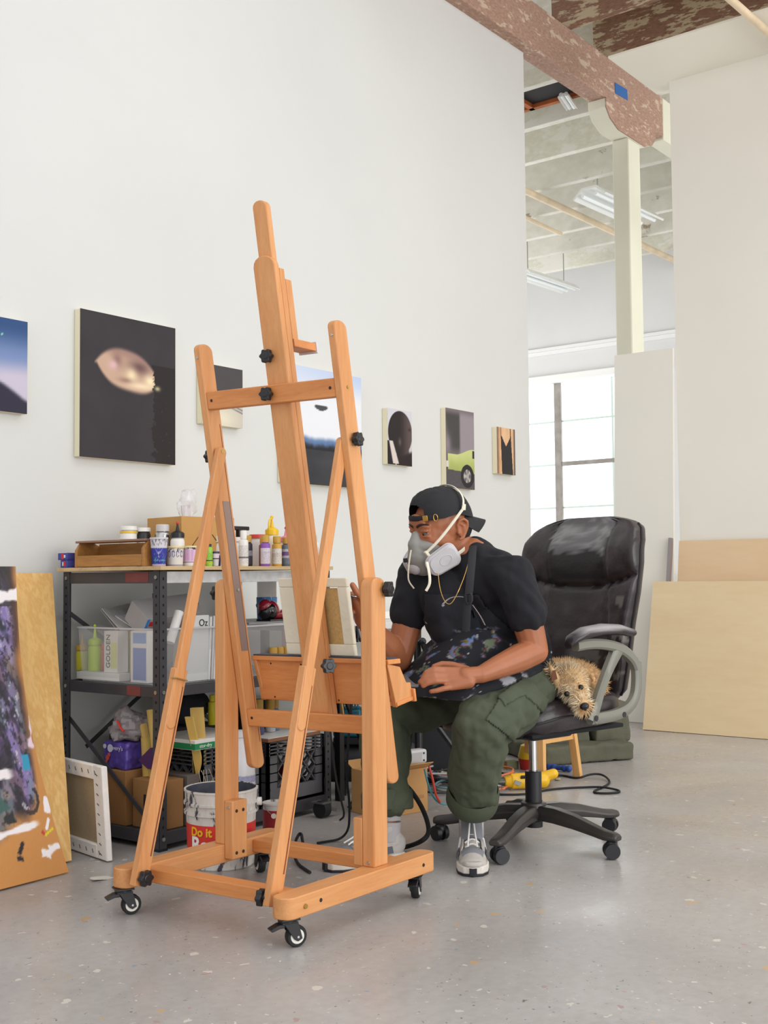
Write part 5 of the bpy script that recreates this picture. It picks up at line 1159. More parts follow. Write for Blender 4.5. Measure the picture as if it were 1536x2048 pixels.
b = MB(); b.lathe([(.03, .075), (.046, .082), (.05, .115), (.042, .138), (.028, .142)], CB, None, 24); b.build('hub', M_cbase, chair)
def loft(b, rings, cap=True):
    R_ = [[b.bm.verts.new(p) for p in r] for r in rings]; n = len(rings[0])
    for a, c in zip(R_, R_[1:]):
        for k in range(n): b._f([a[k], a[(k + 1) % n], c[(k + 1) % n], c[k]], True)
    if cap: b._f(R_[0][::-1]); b._f(R_[-1])
    return b
for deg in (-98.6, -170.6, 117.4, 45.4, -26.6):
    a = math.radians(deg); d = V((math.cos(a), math.sin(a), 0)); s = V((-d.y, d.x, 0)); rings = []
    for r, z0, z1, w_ in ((.02, .085, .132, .040), (.10, .082, .130, .034), (.18, .074, .117, .030), (.25, .064, .098, .028), (.30, .056, .086, .027), (.335, .056, .082, .025), (.35, .058, .078, .020)):
        c = CB + d * r; rings.append([c + s * (w_ * .8) + V((0, 0, z0)), c + s * w_ + V((0, 0, (z0 + z1) / 2)), c + s * w_ * .55 + V((0, 0, z1)), c - s * w_ * .55 + V((0, 0, z1)), c - s * w_ + V((0, 0, (z0 + z1) / 2)), c - s * (w_ * .8) + V((0, 0, z0))])
    b = MB(); loft(b, rings); lg = b.build('base_leg', M_cbase, chair, bevel=.004, sharp=50)
    t = CB + d * .335; ca = a + .9 * math.sin(deg); cd = V((math.cos(ca), math.sin(ca), 0)); cs = V((-cd.y, cd.x, 0)); wc = t - cd * .012 + V((0, 0, .0265))
    b = MB(); b.cyl(t + V((0, 0, .03)), t + V((0, 0, .07)), .008)
    for sg in (-1, 1): b.cyl(wc + cs * sg * .007, wc + cs * sg * .024, .0262, .0245, 28)
    b.ball(wc + V((0, 0, .012)), (.022, .022, .022)); b.build('caster', M_cblk, chair)
b = MB(); b.box(cp(-.02, 0, .385), (.20, .16, .05), Matrix.Rotation(CA, 4, 'Z')); b.box(cp(.03, 0, .40), (.36, .34, .03), Matrix.Rotation(CA, 4, 'Z')); b.build('tilt_mechanism', M_cblk, chair, bevel=.01)
b = MB(); b.tube([cp(-.02, -.05, .385), cp(.02, -.22, .38), cp(.03, -.27, .375)], .005); b.build('tilt_lever', M_cblk, chair)
# seat cushion
def rr_ring(fn, n=48, p=4.5):
    out = []
    for k in range(n):
        a = 2 * PI * k / n; c, s = math.cos(a), math.sin(a)
        u = math.copysign(abs(c) ** (2 / p), c); v = math.copysign(abs(s) ** (2 / p), s); out.append(fn(u, v))
    return out
rings = []
for (z, sc) in ((.408, .86), (.418, .96), (.44, 1.0), (.462, 1.01), (.485, 1.0), (.503, .96), (.514, .88), (.519, .74), (.518, .5), (.513, .2)):
    def f(u, v, z=z, sc=sc):
        x = .02 + .255 * u * sc; y = .255 * v * sc; dz = -.028 * sstep(.12, .30, x) + .012 * sstep(-.05, -.25, x) - .006 * math.exp(-((abs(y) - .13) / .012) ** 2) * (z > .49)
        return cp(x, y, z + dz + .004 * noise2(x * 3, y * 3, 4, 2))
    rings.append(rr_ring(f))
b = MB(); loft(b, rings); so = b.build('seat', M_leather, chair, sharp=60)
paint(so, lambda p: lin(mixc((44, 37, 40), (62, 54, 58), sstep(.05, .35, noise2(p.x * 6, p.y * 6, 3, 3)))))
b = MB(); b.tube([cp(.02 + .262 * u, .262 * v, .462 - .026 * sstep(.12, .3, .02 + .262 * u)) for u, v in [(math.copysign(abs(math.cos(a)) ** (2 / 4.5), math.cos(a)), math.copysign(abs(math.sin(a)) ** (2 / 4.5), math.sin(a))) for a in [2 * PI * k / 64 for k in range(65)]]], .004, 6); b.build('seat_piping', mat('dark_piping', (34, 29, 32), .4), chair)
b = MB(); b.box(cp(.02, 0, .404), (.46, .46, .014), Matrix.Rotation(CA, 4, 'Z')); b.build('seat_underside', mat('black_underside_cloth', (22, 23, 27), .9), chair, bevel=.004)
# backrest
def bw(z):
    ks = [(.47, .17), (.52, .205), (.62, .222), (.75, .236), (.86, .258), (.96, .268), (1.04, .262), (1.085, .238), (1.115, .19), (1.13, .11)]
    for (a, wa), (c, wc) in zip(ks, ks[1:]):
        if z <= c: return wa + (wc - wa) * (z - a) / (c - a)
    return .05
rings = []
zs = [.47 + .66 * k / 66 for k in range(67)]
for z in zs:
    w_ = bw(z); t_ = .105 * (1 - .5 * sstep(1.09, 1.13, z)) * (1 - .45 * sstep(.52, .47, z))
    xf = -.215 - .115 * (z - .5) - .03 * sstep(1.0, 1.13, z)
    def f(u, v, z=z, w_=w_, t_=t_, xf=xf):
        y = w_ * v; x = xf - t_ / 2 + t_ / 2 * u
        x += .045 * (abs(y) / .26) ** 2.2                                     # wings come forward
        if u > 0:
            zc = .905 + .0 - .05 * (1 - (y / .27) ** 2) + .02
            g = .0
            if z > zc: g += .030 * math.sin(min(1, (z - zc) / .21) * PI) ** .7 * (1 - .4 * (abs(y) / .26) ** 2)
            else: g += .012 * math.sin(max(0, min(1, (zc - z) / .38)) * PI)
            g -= .014 * math.exp(-((z - zc) / .010) ** 2)
            ys = .135 + .03 * sstep(.9, .6, z); g -= .009 * math.exp(-((abs(y) - ys) / .007) ** 2)
            g += .004 * noise2(y * 4, z * 4, 3, 5)
            x += g * sstep(0, .5, u)
        return cp(x, y, z)
    rings.append(rr_ring(f, 120, 3.6))
b = MB(); loft(b, rings); bo = b.build('backrest', M_leather, chair, sharp=70)
def f_back(p):
    q = V((p.x, p.y, 0)); x = q.dot(cF); y = q.dot(cL); z = p.z
    c = mixc((42, 35, 38), (56, 48, 52), sstep(0, .4, noise2(y * 5, z * 5, 3, 7)))
    front = x > -.215 - .115 * (z - .5) - .06 + .045 * (abs(y) / .26) ** 2.2
    if front and abs(y) < .133 and z > .9:
        c = (27, 24, 29)
        if z > 1.0 - .02 * noise2(y * 10, 1, 3, 4) - .012 * (noise2(y * 50, 1, 1, 9)): c = mixc((92, 90, 93), (126, 124, 125), sstep(-.1, .35, noise2(y * 10, z * 14, 3, 5)))
    if front and z < .88:
        k = noise2(y * 9, z * 5, 2.2, 12, 4)
        if z < .66 and k > .12: c = (92, 90, 88)
        if abs(abs(y) - .20) < .03 and z < .85 and k > .22: c = (96, 92, 88)
    return lin(c)
paint(bo, f_back)
for yy in (-1, 1):
    b = MB(); b.tube([cp(-.215 - .115 * (z - .5) - .052 - .03 * sstep(1.0, 1.13, z) + .045 * (bw(z) / .26) ** 2.2, yy * (bw(z) + .002), z) for z in [.5 + .6 * k / 30 for k in range(31)]], .005, 6); b.build('back_piping', mat('dark_piping', (34, 29, 32), .4), chair)
# arms
def arm(s):
    y = .285 * s
    pad = [(-.19, .722), (-.12, .735), (-.03, .738), (.06, .730), (.115, .712), (.135, .694)]
    b = MB(); rings = []
    for i, (x, z) in enumerate(pad):
        w_ = (.024, .030, .033, .032, .028, .016)[i]; h_ = (.014, .018, .02, .02, .017, .010)[i]
        rings.append([cp(x, y + w_ * math.cos(a), z + h_ * math.sin(a)) for a in [2 * PI * k / 16 for k in range(16)]])
    loft(b, rings); ao = b.build('arm_pad', M_leather, chair, sharp=60); paint(ao, lambda p: lin(mixc((46, 40, 44), (156, 153, 154), sstep(.726, .744, p.z + .006 * noise2(p.x * 9, p.y * 9, 3, 4)))))
    def ribbon(pts, w_, th, sub=2):
        P = [V((x, 0, z)) for x, z in pts]
        for _ in range(sub):
            n_ = [P[0]]
            for a, c in zip(P, P[1:]): n_ += [a * .75 + c * .25, a * .25 + c * .75]
            P = n_ + [P[-1]]
        rings = []
        for i, p in enumerate(P):
            t_ = (P[min(i + 1, len(P) - 1)] - P[max(i - 1, 0)]).normalized(); n_ = V((-t_.z, 0, t_.x))
            ww = w_(i / (len(P) - 1)) if callable(w_) else w_
            rings.append([cp(q.x, y + sy, q.z) for q, sy in ((p + n_ * ww, th * .6), (p + n_ * ww * .6, th), (p - n_ * ww * .6, th), (p - n_ * ww, th * .6), (p - n_ * ww, -th * .6), (p - n_ * ww * .6, -th), (p + n_ * ww * .6, -th), (p + n_ * ww, -th * .6))])
        return rings
    b = MB(); loft(b, ribbon([(.10, .690), (.03, .695), (-.06, .688), (-.14, .668), (-.195, .632), (-.212, .60)], .017, .016)); b.build('arm_frame', M_cgrey, chair, sharp=40)
    b = MB(); loft(b, ribbon([(-.212, .62), (-.216, .56), (-.205, .505), (-.165, .468), (-.10, .452), (-.02, .448), (.035, .450)], .018, .015)); b.build('arm_frame', M_cgrey, chair, sharp=40)
    b = MB(); loft(b, ribbon([(.030, .440), (.012, .475), (-.02, .54), (-.065, .61), (-.115, .672)], lambda t_: .026 - .010 * math.sin(t_ * PI), .015)); b.build('arm_frame', M_cgrey, chair, sharp=40)
    b = MB()
    for x in (.02, -.125): b.cyl(cp(x, y + s * .014, .452), cp(x, y + s * .017, .452), .009)
    b.build('arm_bolt_recess', M_cblk, chair)
    b = MB(); b.bar(cp(-.05, y - s * .01, .44), cp(-.05, s * .15, .41), .10, .012, (0, 0, 1)); b.build('arm_bracket', M_cblk, chair)
arm(1); arm(-1)
# ================================================================== the painter
person = thing('person', 'person in black cap, respirator and apron seated painting at the easel', 'person', (3.3, 2.15, 0))
M_skin = mat('brown_skin', (166, 102, 68), .5, var=.07, vscale=14, bmp=.04, bscale=250)
M_skin.node_tree.nodes['Principled BSDF'].inputs['Subsurface Weight'].default_value = .12
M_skin.node_tree.nodes['Principled BSDF'].inputs['Subsurface Radius'].default_value = (.02, .008, .004)
HC = V((3.162, 2.211, 1.066))
hF = V((-.905, .34, -.20)).normalized(); hL = V((0, 0, 1)).cross(hF).normalized(); hU = hF.cross(hL)
_rl = Matrix.Rotation(math.radians(-3), 3, hF); hL = _rl @ hL; hU = _rl @ hU
HM = Matrix((hF, hL, hU)).transposed().to_4x4()
def h(f, l, u): return HC + hF * f + hL * l + hU * u
# joints
hipL, hipR = V((3.425, 2.02, .565)), V((3.455, 2.20, .565))
kneeL, kneeR = V((3.035, 1.985, .462)), V((3.10, 2.395, .462))
ankL, ankR = V((3.232, 2.152, .125)), V((3.045, 2.352, .11))
neck = V((3.245, 2.145, .985)); shL, shR = V((3.225, 1.965, .915)), V((3.20, 2.325, .915))
elL, elR = Dp(1070, 1302, 3.74), Dp(797, 1318, 3.90)
wrL, wrR = Dp(962, 1349, 3.60), Dp(724, 1238, 3.76)
tF = V((-.86, .12, -.45)).normalized(); tL = V((-.10, -.99, 0)).normalized(); tU = tF.cross(tL); TM = Matrix((tF, tL, tU)).transposed().to_4x4()
def D2(x, y, d): return Dp(x, y, d)
def finger(pts, r0, r1):
    n = len(pts) - 1; return ('limb', [(p, r0 + (r1 - r0) * i / n) for i, p in enumerate(pts)])
hand_l = [('limb', [(wrL, .026), (D2(930, 1352, 3.585), .027)]),
    ('limb', [(D2(938, 1348, 3.60), .022), (D2(890, 1341, 3.585), .013)]), ('limb', [(D2(935, 1352, 3.59), .022), (D2(893, 1351, 3.575), .013)]),
    ('limb', [(D2(935, 1358, 3.58), .021), (D2(896, 1362, 3.566), .0125)]), ('limb', [(D2(938, 1364, 3.575), .02), (D2(903, 1374, 3.558), .0115)]),
    finger([D2(890, 1340, 3.585), D2(868, 1338, 3.565), D2(853, 1345, 3.562), D2(846, 1354, 3.562)], .0108, .0078),
    finger([D2(893, 1351, 3.575), D2(868, 1350, 3.553), D2(850, 1356, 3.55), D2(840, 1364, 3.55)], .0110, .0080),
    finger([D2(896, 1362, 3.566), D2(872, 1362, 3.545), D2(855, 1366, 3.542), D2(846, 1372, 3.542)], .0106, .0078),
    finger([D2(903, 1374, 3.558), D2(888, 1377, 3.54), D2(874, 1381, 3.535), D2(862, 1383, 3.535)], .0096, .0072),
    finger([D2(935, 1340, 3.615), D2(905, 1330, 3.63), D2(884, 1328, 3.63), D2(868, 1333, 3.625)], .013, .0085)]
hand_r = [('limb', [(wrR, .025), (D2(722, 1216, 3.735), .027), (D2(716, 1202, 3.72), .022)]), ('limb', [(D2(726, 1222, 3.75), .022), (D2(728, 1200, 3.735), .017)]),
    finger([D2(730, 1215, 3.72), D2(724, 1196, 3.70), D2(713, 1184, 3.685), D2(705, 1170, 3.68)], .0135, .0095),      # thumb
    finger([D2(722, 1198, 3.745), D2(708, 1188, 3.745), D2(697, 1189, 3.72), D2(694, 1196, 3.695)], .0108, .008),
    finger([D2(718, 1206, 3.735), D2(703, 1200, 3.74), D2(694, 1205, 3.715), D2(696, 1213, 3.69)], .0108, .0078),
    finger([D2(717, 1213, 3.73), D2(703, 1211, 3.735), D2(695, 1217, 3.71), D2(698, 1224, 3.69)], .0104, .0076),
    finger([D2(719, 1222, 3.73), D2(707, 1222, 3.73), D2(700, 1229, 3.71), D2(703, 1235, 3.695)], .0094, .007)]
E3 = lambda c, r, M=HM: ('ell', c, r, M)
parts = [
    E3(h(-.012, 0, .030), (.098, .077, .092)), E3(h(.020, 0, -.010), (.076, .068, .085)), E3(h(.035, 0, -.062), (.054, .053, .055)), E3(h(.074, 0, -.098), (.022, .026, .018)),
    E3(h(.079, .030, .031), (.013, .027, .010)), E3(h(.079, -.030, .031), (.013, .027, .010)), E3(h(.085, 0, .045), (.012, .045, .03)),
    E3(h(.056, .042, -.018), (.026, .019, .020)), E3(h(.056, -.042, -.018), (.026, .019, .020)),
    ('limb', [(h(.086, 0, .018), .009), (h(.102, 0, -.012), .012), (h(.110, 0, -.028), .014)]), E3(h(.095, .014, -.030), (.012, .010, .009)), E3(h(.095, -.014, -.030), (.012, .010, .009)),
    E3(h(.085, 0, -.058), (.016, .024, .008)), E3(h(.083, 0, -.069), (.015, .021, .007)),
    ('limb', [(h(-.045, 0, -.02), .060), (h(-.045, 0, -.075), .054), (neck, .062), (neck + V((.04, -.005, -.06)), .085)])]
for s in (1, -1):
    Me = HM @ Matrix.Rotation(-.25 * s, 4, 'Z') @ Matrix.Rotation(-.15, 4, 'Y')
    e_ = lambda f, u, o=0.0: h(f, (.0775 + o) * s, u)
    parts += [('limb', [(e_(-.016, .006, .002), .0035), (e_(-.014, .020, .004), .0045), (e_(-.022, .033, .008), .0050), (e_(-.036, .036, .012), .0050), (e_(-.047, .026, .015), .0050), (e_(-.047, .008, .012), .0050), (e_(-.038, -.010, .008), .0050), (e_(-.027, -.026, .004), .0062), (e_(-.018, -.028, .001), .0050)]),
        ('ell', e_(-.030, .006, .001), (.020, .0040, .028), Me), ('limb', [(e_(-.026, .022, .006), .0035), (e_(-.036, .014, .009), .0038), (e_(-.034, -.004, .006), .0035)]), ('ell', e_(-.0165, -.006, .003), (.006, .005, .007), Me)]
    # lids
    parts += [('ell', h(.0815, .0315 * s, .0180), (.0125, .020, .0065), HM), ('ell', h(.079, .0315 * s, .0005), (.0115, .019, .0065), HM)]
parts += [('limb', [(shL + V((0, .015, -.005)), .050), (shL.lerp(elL, .5), .052), (elL, .043)]), ('limb', [(elL, .043), (elL.lerp(wrL, .3), .045), (elL.lerp(wrL, .7), .036), (wrL, .027)]),
    ('limb', [(shR, .060), (shR.lerp(elR, .5), .052), (elR, .045)]), ('limb', [(elR, .044), (elR.lerp(wrR, .3), .046), (elR.lerp(wrR, .7), .035), (wrR, .026)])] + hand_l + hand_r
spine = [V((3.44, 2.11, .60)), V((3.395, 2.12, .72)), V((3.335, 2.13, .83)), V((3.275, 2.14, .92))]
parts += [('limb', [(spine[0], .105), (spine[1], .105), (spine[2], .11), (spine[3], .095)]), ('limb', [(shL + V((0, .02, -.01)), .046), (neck + V((.02, 0, -.05)), .068), (shR, .050)]), ('ell', spine[2], (.10, .155, .13), TM)]
for hp, kn, an, fd in ((hipL, kneeL, ankL, V((-.80, -.55, 0))), (hipR, kneeR, ankR, V((-.93, .36, 0)))): parts += [('limb', [(spine[0], .10), (hp, .080), (kn, .052), (kn.lerp(an, .4), .044), (an, .028), (an + fd * .05 + V((0, 0, -.06)), .020)])]
organic('body', parts, .0030, 5, M_skin, person)
# eyes, brows, short hair
M_eye = mat('eye_white', (112, 98, 90), .3); M_iris = mat('dark_iris', (30, 20, 18), .1); M_hair = mat('black_hair', (24, 20, 22), .6, bmp=.4, bscale=400)
for s in (1, -1):
    c = h(.0765, .0315 * s, .0098); b = MB(); b.ball(c, .0125); eo = b.build('eye', M_eye, person)
    gz = (hF + hL * (-.25) + hU * -.28).normalized(); b = MB(); b.ball(c + gz * .0070, .0072); b.build('iris', M_iris, eo)
    b = MB(); b.tube([h(.0925, .011 * s, .0335), h(.0945, .024 * s, .0385), h(.090, .038 * s, .0415), h(.077, .053 * s, .036)], lambda t: .0058 * (1 - .6 * t), 8, 2); b.build('eyebrow', M_hair, person)
    b = MB(); b.tube([h(.0885, .017 * s, .0115), h(.0895, .030 * s, .0168), h(.083, .047 * s, .0120)], .0015, 6, 2); b.build('eyelash', M_hair, person)
def f_hair(b):
    b.ball(h(-.048, 0, .012), (.068, .0735, .070), HM, 32, 20)
organic('hair', [('fn', f_hair)], .004, 3, M_hair, person)
# backwards cap
M_cap = mat('black_cotton_cap', (34, 34, 38), .85, bmp=.15, bscale=500)
cap = None
def capf(u, v):
    a = 2 * PI * u; th = v * PI * .5
    f_, l_ = math.cos(a), math.sin(a)
    rim = .053 - .026 * (f_ < 0) * (-f_)        # a little lower at the back of the head
    R_ = math.cos(th) ** .75; z = rim + (.146 - rim) * math.sin(th) ** .92
    if f_ > .55 and v < .42: z += .0
    seam = 1 + .006 * math.cos(6 * a)
    return h(-.014 + f_ * .110 * R_ * seam + .012 * math.sin(th), l_ * .0885 * R_ * seam, z + .004 * noise2(a, v * 3, 1.5, 3))
b = MB(); b.grid(capf, 72, 26, .003)
# the gap above the strap at the forehead
rem = []
for f_ in b.bm.faces:
    c = f_.calc_center_median() - HC; x, y, z = c.dot(hF), c.dot(hL), c.dot(hU)
    if x > .05 and abs(y - .004) < .045 and .069 < z < .069 + .036 * math.sqrt(max(0, 1 - (y / .046) ** 2)): rem.append(f_)
bmesh.ops.delete(b.bm, geom=rem, context='FACES')
cap = b.build('cap', M_cap, person)
b = MB(); b.tube([h(-.014 + .112 * math.cos(a), .0905 * math.sin(a), - .006 * (1 - math.cos(a)) + .061) for a in [-.95 + 1.9 * k / 16 for k in range(17)]], .0085, 8, 0, (.22, 1)); b.build('cap_strap', M_cap, cap)
M_bras = mat('brass_buckle', (190, 152, 78), .35, .8)
bk_ = lambda a, u: h(-.014 + .1145 * math.cos(a), .0925 * math.sin(a), u)
b = MB(); a0 = .55; b.box(bk_(a0, .0595), (.004, .017, .018), HM @ Matrix.Rotation(a0 * 1.1, 4, 'Z')); b.build('buckle', M_bras, cap, bevel=.001)
b = MB(); a0 = .88; Mx = HM @ Matrix.Rotation(a0 * 1.1, 4, 'Z'); b.tube([bk_(a0, .0575) + (Mx.to_3x3() @ V((.001, .0065 * math.cos(t), .011 * math.sin(t)))) for t in [2 * PI * k / 20 for k in range(21)]], .0014, 6); b.build('buckle_loop', M_bras, cap)
def brim(u, v):
    l_ = (u - .5) * 2; w_ = .078 * (1 - .22 * v ** 2); back = -.100 - .085 * v * math.sqrt(max(.0, 1 - .55 * l_ * l_)) + .045 * l_ * l_ * (1 - .2 * v)
    return h(back, l_ * w_ * (1 - .25 * v), .036 - .034 * v - .032 * l_ * l_ + .004)
b = MB(); b.grid(brim, 24, 14, .0035); b.build('cap_brim', M_cap, cap)
# respirator
M_mask = mat('grey_silicone_facepiece', (142, 141, 137), .45, var=.04)
M_filt = mat('dusty_lilac_white_filter', (190, 188, 192), .5, var=.04, vscale=20)
M_strap = mat('cream_elastic_strap', (224, 218, 200), .85)
M_dark = mat('charcoal_valve', (40, 42, 52), .4)
def f_mask(b):
    for (p, r), (q, r2) in (((h(.097, 0, .006), .015), (h(.104, 0, -.024), .026)), ((h(.104, 0, -.024), .026), (h(.093, 0, -.066), .043)), ((h(.093, 0, -.066), .043), (h(.084, 0, -.088), .043)), ((h(.103, 0, -.028), .024), (h(.074, .040, -.036), .020)), ((h(.103, 0, -.028), .024), (h(.074, -.040, -.036), .020))): capsule(b, p, q, r, r2, 20)
    b.ball(h(.060, .034, -.058), (.035, .028, .046), HM); b.ball(h(.060, -.034, -.058), (.035, .028, .046), HM); b.ball(h(.094, 0, -.092), (.030, .033, .026), HM)
    for s in (1, -1): b.cyl(h(.084, .028 * s, -.070), h(.080, .066 * s, -.080), .021, .023, 20)
mask = organic('respirator', [('fn', f_mask)], .003, 9, M_mask, person)
b = MB(); b.ball(h(.118, 0, -.098), (.018, .024, .022), HM); b.build('exhale_valve', mat('pale_grey_valve', (176, 172, 176), .4), mask)
b = MB(); b.box(h(.116, -.030, -.072), (.004, .042, .014), HM @ Matrix.Rotation(.75, 4, 'Z')); b.build('dark_badge', M_dark, mask, bevel=.001)
for s in (1, -1):
    n = (hL * s * .86 + hF * .30 + hU * -.10).normalized(); c = h(.078, .077 * s, -.088)
    x_ = (hF * -.93 + hU * .42); x_ = (x_ - n * x_.dot(n)).normalized(); y_ = n.cross(x_)
    M = Matrix((x_, y_, n)).transposed().to_4x4(); M.translation = c + x_ * .018
    poly = rrect(.112, .074, .026, 6); poly = [(x, y * (1.0 + 1.9 * x)) for x, y in poly]
    b = MB(); b.prism(poly, -.014, .010, M); fo = b.build('filter_cartridge', M_filt, mask, bevel=.008, seg=4)
    b = MB(); b.prism([(x * .86, y * .84) for x, y in poly], .009, .0135, M); b.build('filter_cover', M_filt, fo, bevel=.004, seg=3)
    b = MB(); b.tube([M @ V((.006 + .021 * math.cos(t), .015 * math.sin(t), .0138)) for t in [2 * PI * k / 24 for k in range(25)]], .0014, 6); b.build('raised_ring', M_filt, fo)
    b = MB(); b.prism([(x * 1.02, y * 1.02) for x, y in poly], -.012, -.008, M); b.build('filter_rim', mat('clear_retainer', (222, 220, 224), .3), fo, bevel=.001)
def strapr(name, pts, w_, par, sub=2, fl=(1, .22)):
    b = MB(); b.tube(pts, w_, 8, sub, fl); return b.build(name, M_strap, par)
for s in (1, -1):
    strapr('head_strap', [h(.098, .054 * s, -.046), h(.066, .080 * s, -.016), h(.018, .093 * s, .026), h(-.033, .0965 * s, .068)], .0045, mask, 2, (.3, 1))
strapr('crown_strap', [h(-.033, .0965, .068), h(-.050, .090, .100), h(-.052, .062, .131), h(-.050, .025, .1465), h(-.050, -.025, .1465), h(-.052, -.060, .131), h(-.035, -.0965, .068)], .0052, mask, 3, (.35, 1))
b = MB(); b.box(h(-.040, .0965, .074), (.012, .004, .020), HM @ Matrix.Rotation(-.25, 4, 'Y')); b.build('strap_yoke', M_strap, mask, bevel=.001)
b = MB(); b.box(h(.101, .056, -.054), (.010, .012, .026), HM @ Matrix.Rotation(.6, 4, 'Y')); b.build('strap_clip', M_strap, mask, bevel=.002)
strapr('strap_tail', [Dp(854, 1124, 3.70), Dp(858, 1142, 3.68), Dp(860, 1158, 3.67), Dp(859, 1170, 3.67), Dp(852, 1182, 3.67)], .0045, mask, 2, (1, .3))
strapr('strap_tail', [Dp(822, 1100, 3.74), Dp(818, 1124, 3.73), Dp(816, 1148, 3.73), Dp(817, 1163, 3.73), Dp(828, 1177, 3.73)], .003, mask, 2, (1, .4))
strapr('neck_strap', [h(.030, .074, -.082), h(-.020, .073, -.070), h(-.066, .055, -.056), h(-.090, .012, -.050), h(-.075, -.05, -.055)], .006, mask, 2, (.3, 1))
strapr('strap_loop', [h(-.075, .052, -.053), h(-.104, .040, -.048), h(-.110, .050, -.062), h(-.090, .070, -.088), h(-.080, .078, -.104)], .005, mask, 2, (.5, 1))
# t-shirt
M_tee = mat('black_cotton_tshirt', (22, 23, 30), .9, bmp=.12, bscale=300)
def wr(p, n, k=.006, s=9.0): return n * k * noise.fractal(V((p.x * s, p.y * s, p.z * s * .7)), 1.0, 2.0, 3)
sl = lambda a, e, k: a.lerp(e, k)
tee = [('ell', V((3.275, 2.14, .905)), (.108, .185, .125), TM), ('ell', V((3.335, 2.13, .80)), (.118, .172, .13), TM), ('ell', V((3.40, 2.118, .69)), (.125, .165, .14), TM), ('ell', V((3.44, 2.12, .61)), (.118, .150, .09), Matrix.Identity(4)),
    ('limb', [(shL + V((0, .012, .0)), .068), (neck + V((.025, 0, -.045)), .085), (shR, .072)]), ('limb', [(neck + V((.03, 0, -.04)), .082), (neck + V((.028, -.004, -.004)), .067)]), ('limb', [(neck + V((.035, -.055, -.03)), .046), (neck + V((.03, .0, -.002)), .060)]), ('limb', [(Dp(953, 1097, 3.835), .026), (Dp(975, 1108, 3.84), .034)]), ('limb', [(Dp(888, 1185, 3.86), .082), (Dp(905, 1235, 3.87), .085), (Dp(930, 1285, 3.88), .085)]),
    ('limb', [(shL + V((0, .012, .0)), .069), (sl(shL, elL, .25), .069), (sl(shL, elL, .50), .070)]), ('limb', [(shR, .078), (sl(shR, elR, .25), .074), (sl(shR, elR, .42), .071)])]
tshirt = organic('tshirt', tee, .0050, 18, M_tee, person, lambda p, n: wr(p, n, .010, 10) + n * .006 * noise.noise(V((p.x * 30 + p.z * 22, p.y * 12, p.z * 9))))
for (a, e, k, r) in ((shL, elL, .74, .0735), (shR, elR, .70, .070)):
    pass
# apron: follows the chest, then hangs over the lap
M_apron = vcol('paint_spattered_apron', .85, .2, 260)
def spat(p):
    q = p
    c = mixc((30, 31, 37), (40, 41, 48), sstep(-.2, .4, noise2(q.x * 8 + q.z * 3, q.y * 8, 1, 3)))
    w_ = noise.noise_vector(V((q.x * 9, q.y * 9, q.z * 9)))
    v3 = V((q.x * 15, q.y * 15, q.z * 30)) + w_ * .9; n = noise.fractal(v3, .9, 2.1, 5); n2 = noise.fractal(V((q.x * 7 + 7, q.y * 7 + 3, q.z * 8)), 1.0, 2.0, 3)
    dens = sstep(.82, .72, q.z) * max(0, .5 + 1.3 * n2)
    if n * dens > .14:
        hsel = noise.fractal(V((q.x * 13 + 3, q.y * 13, q.z * 17)) + w_ * .6, 1, 2, 3)
        c2 = (176, 176, 184) if hsel > .16 else ((124, 104, 58) if hsel > .06 else ((100, 134, 186) if hsel > -.10 else ((150, 120, 146) if hsel > -.22 else ((96, 56, 50) if hsel > -.30 else (112, 124, 100)))))
        c = mixc(c, c2, .85 * min(1, (n * dens - .14) * 7))
    v4 = noise.voronoi(V((q.x * 42, q.y * 42, q.z * 42)))[0][0]
    if v4 < .13 and noise.cell(V((q.x * 42, q.y * 42, q.z * 42))) > .0: c = (176, 176, 180)
    return c
bm = bmesh.new(); bm.from_mesh(tshirt.data)
off = V(person.location); keep = []
for f_ in bm.faces:
    c = f_.calc_center_median() + off; d = c - V((3.335, 2.13, .80)); l_ = d.dot(tL); z = c.z
    top = .862; half = .075 + .075 * sstep(.84, .70, z)
    if not (f_.normal.dot(V((-1, .12, .0))) > (-.02 if z > .72 else -.35) and z < top + .0 and z > .545 and abs(l_) < half + .02 * sstep(.7, .6, z)): keep.append(f_)
bmesh.ops.delete(bm, geom=keep, context='FACES')
for v in bm.verts: v.co += v.normal * .006
me = bpy.data.meshes.new('apron'); bm.to_mesh(me); bm.free()
for p in me.polygons: p.use_smooth = True
apron = link('apron', me, M_apron, person, False); sm = apron.modifiers.new('s', 'SOLIDIFY'); sm.thickness = .003; sm.offset = 1
paint(apron, lambda p: lin(spat(p + off)))
rows = [[(1100, 1272, 3.95), (1062, 1268, 3.88), (1000, 1262, 3.80), (930, 1258, 3.77), (880, 1268, 3.86), (850, 1290, 3.97)],
    [(1104, 1296, 3.93), (1064, 1298, 3.85), (1000, 1298, 3.76), (930, 1292, 3.72), (872, 1298, 3.81), (838, 1312, 3.95)],
    [(1104, 1318, 3.91), (1066, 1328, 3.81), (1005, 1334, 3.72), (930, 1334, 3.67), (858, 1324, 3.77), (812, 1334, 3.91)],
    [(1102, 1328, 3.89), (1064, 1350, 3.77), (1004, 1364, 3.66), (925, 1378, 3.61), (845, 1372, 3.72), (795, 1354, 3.88)],
    [(1100, 1334, 3.89), (1058, 1360, 3.765), (1000, 1380, 3.65), (920, 1402, 3.60), (838, 1394, 3.70), (784, 1366, 3.87)]]
CP = [[Dp(*q) for q in r] for r in rows]
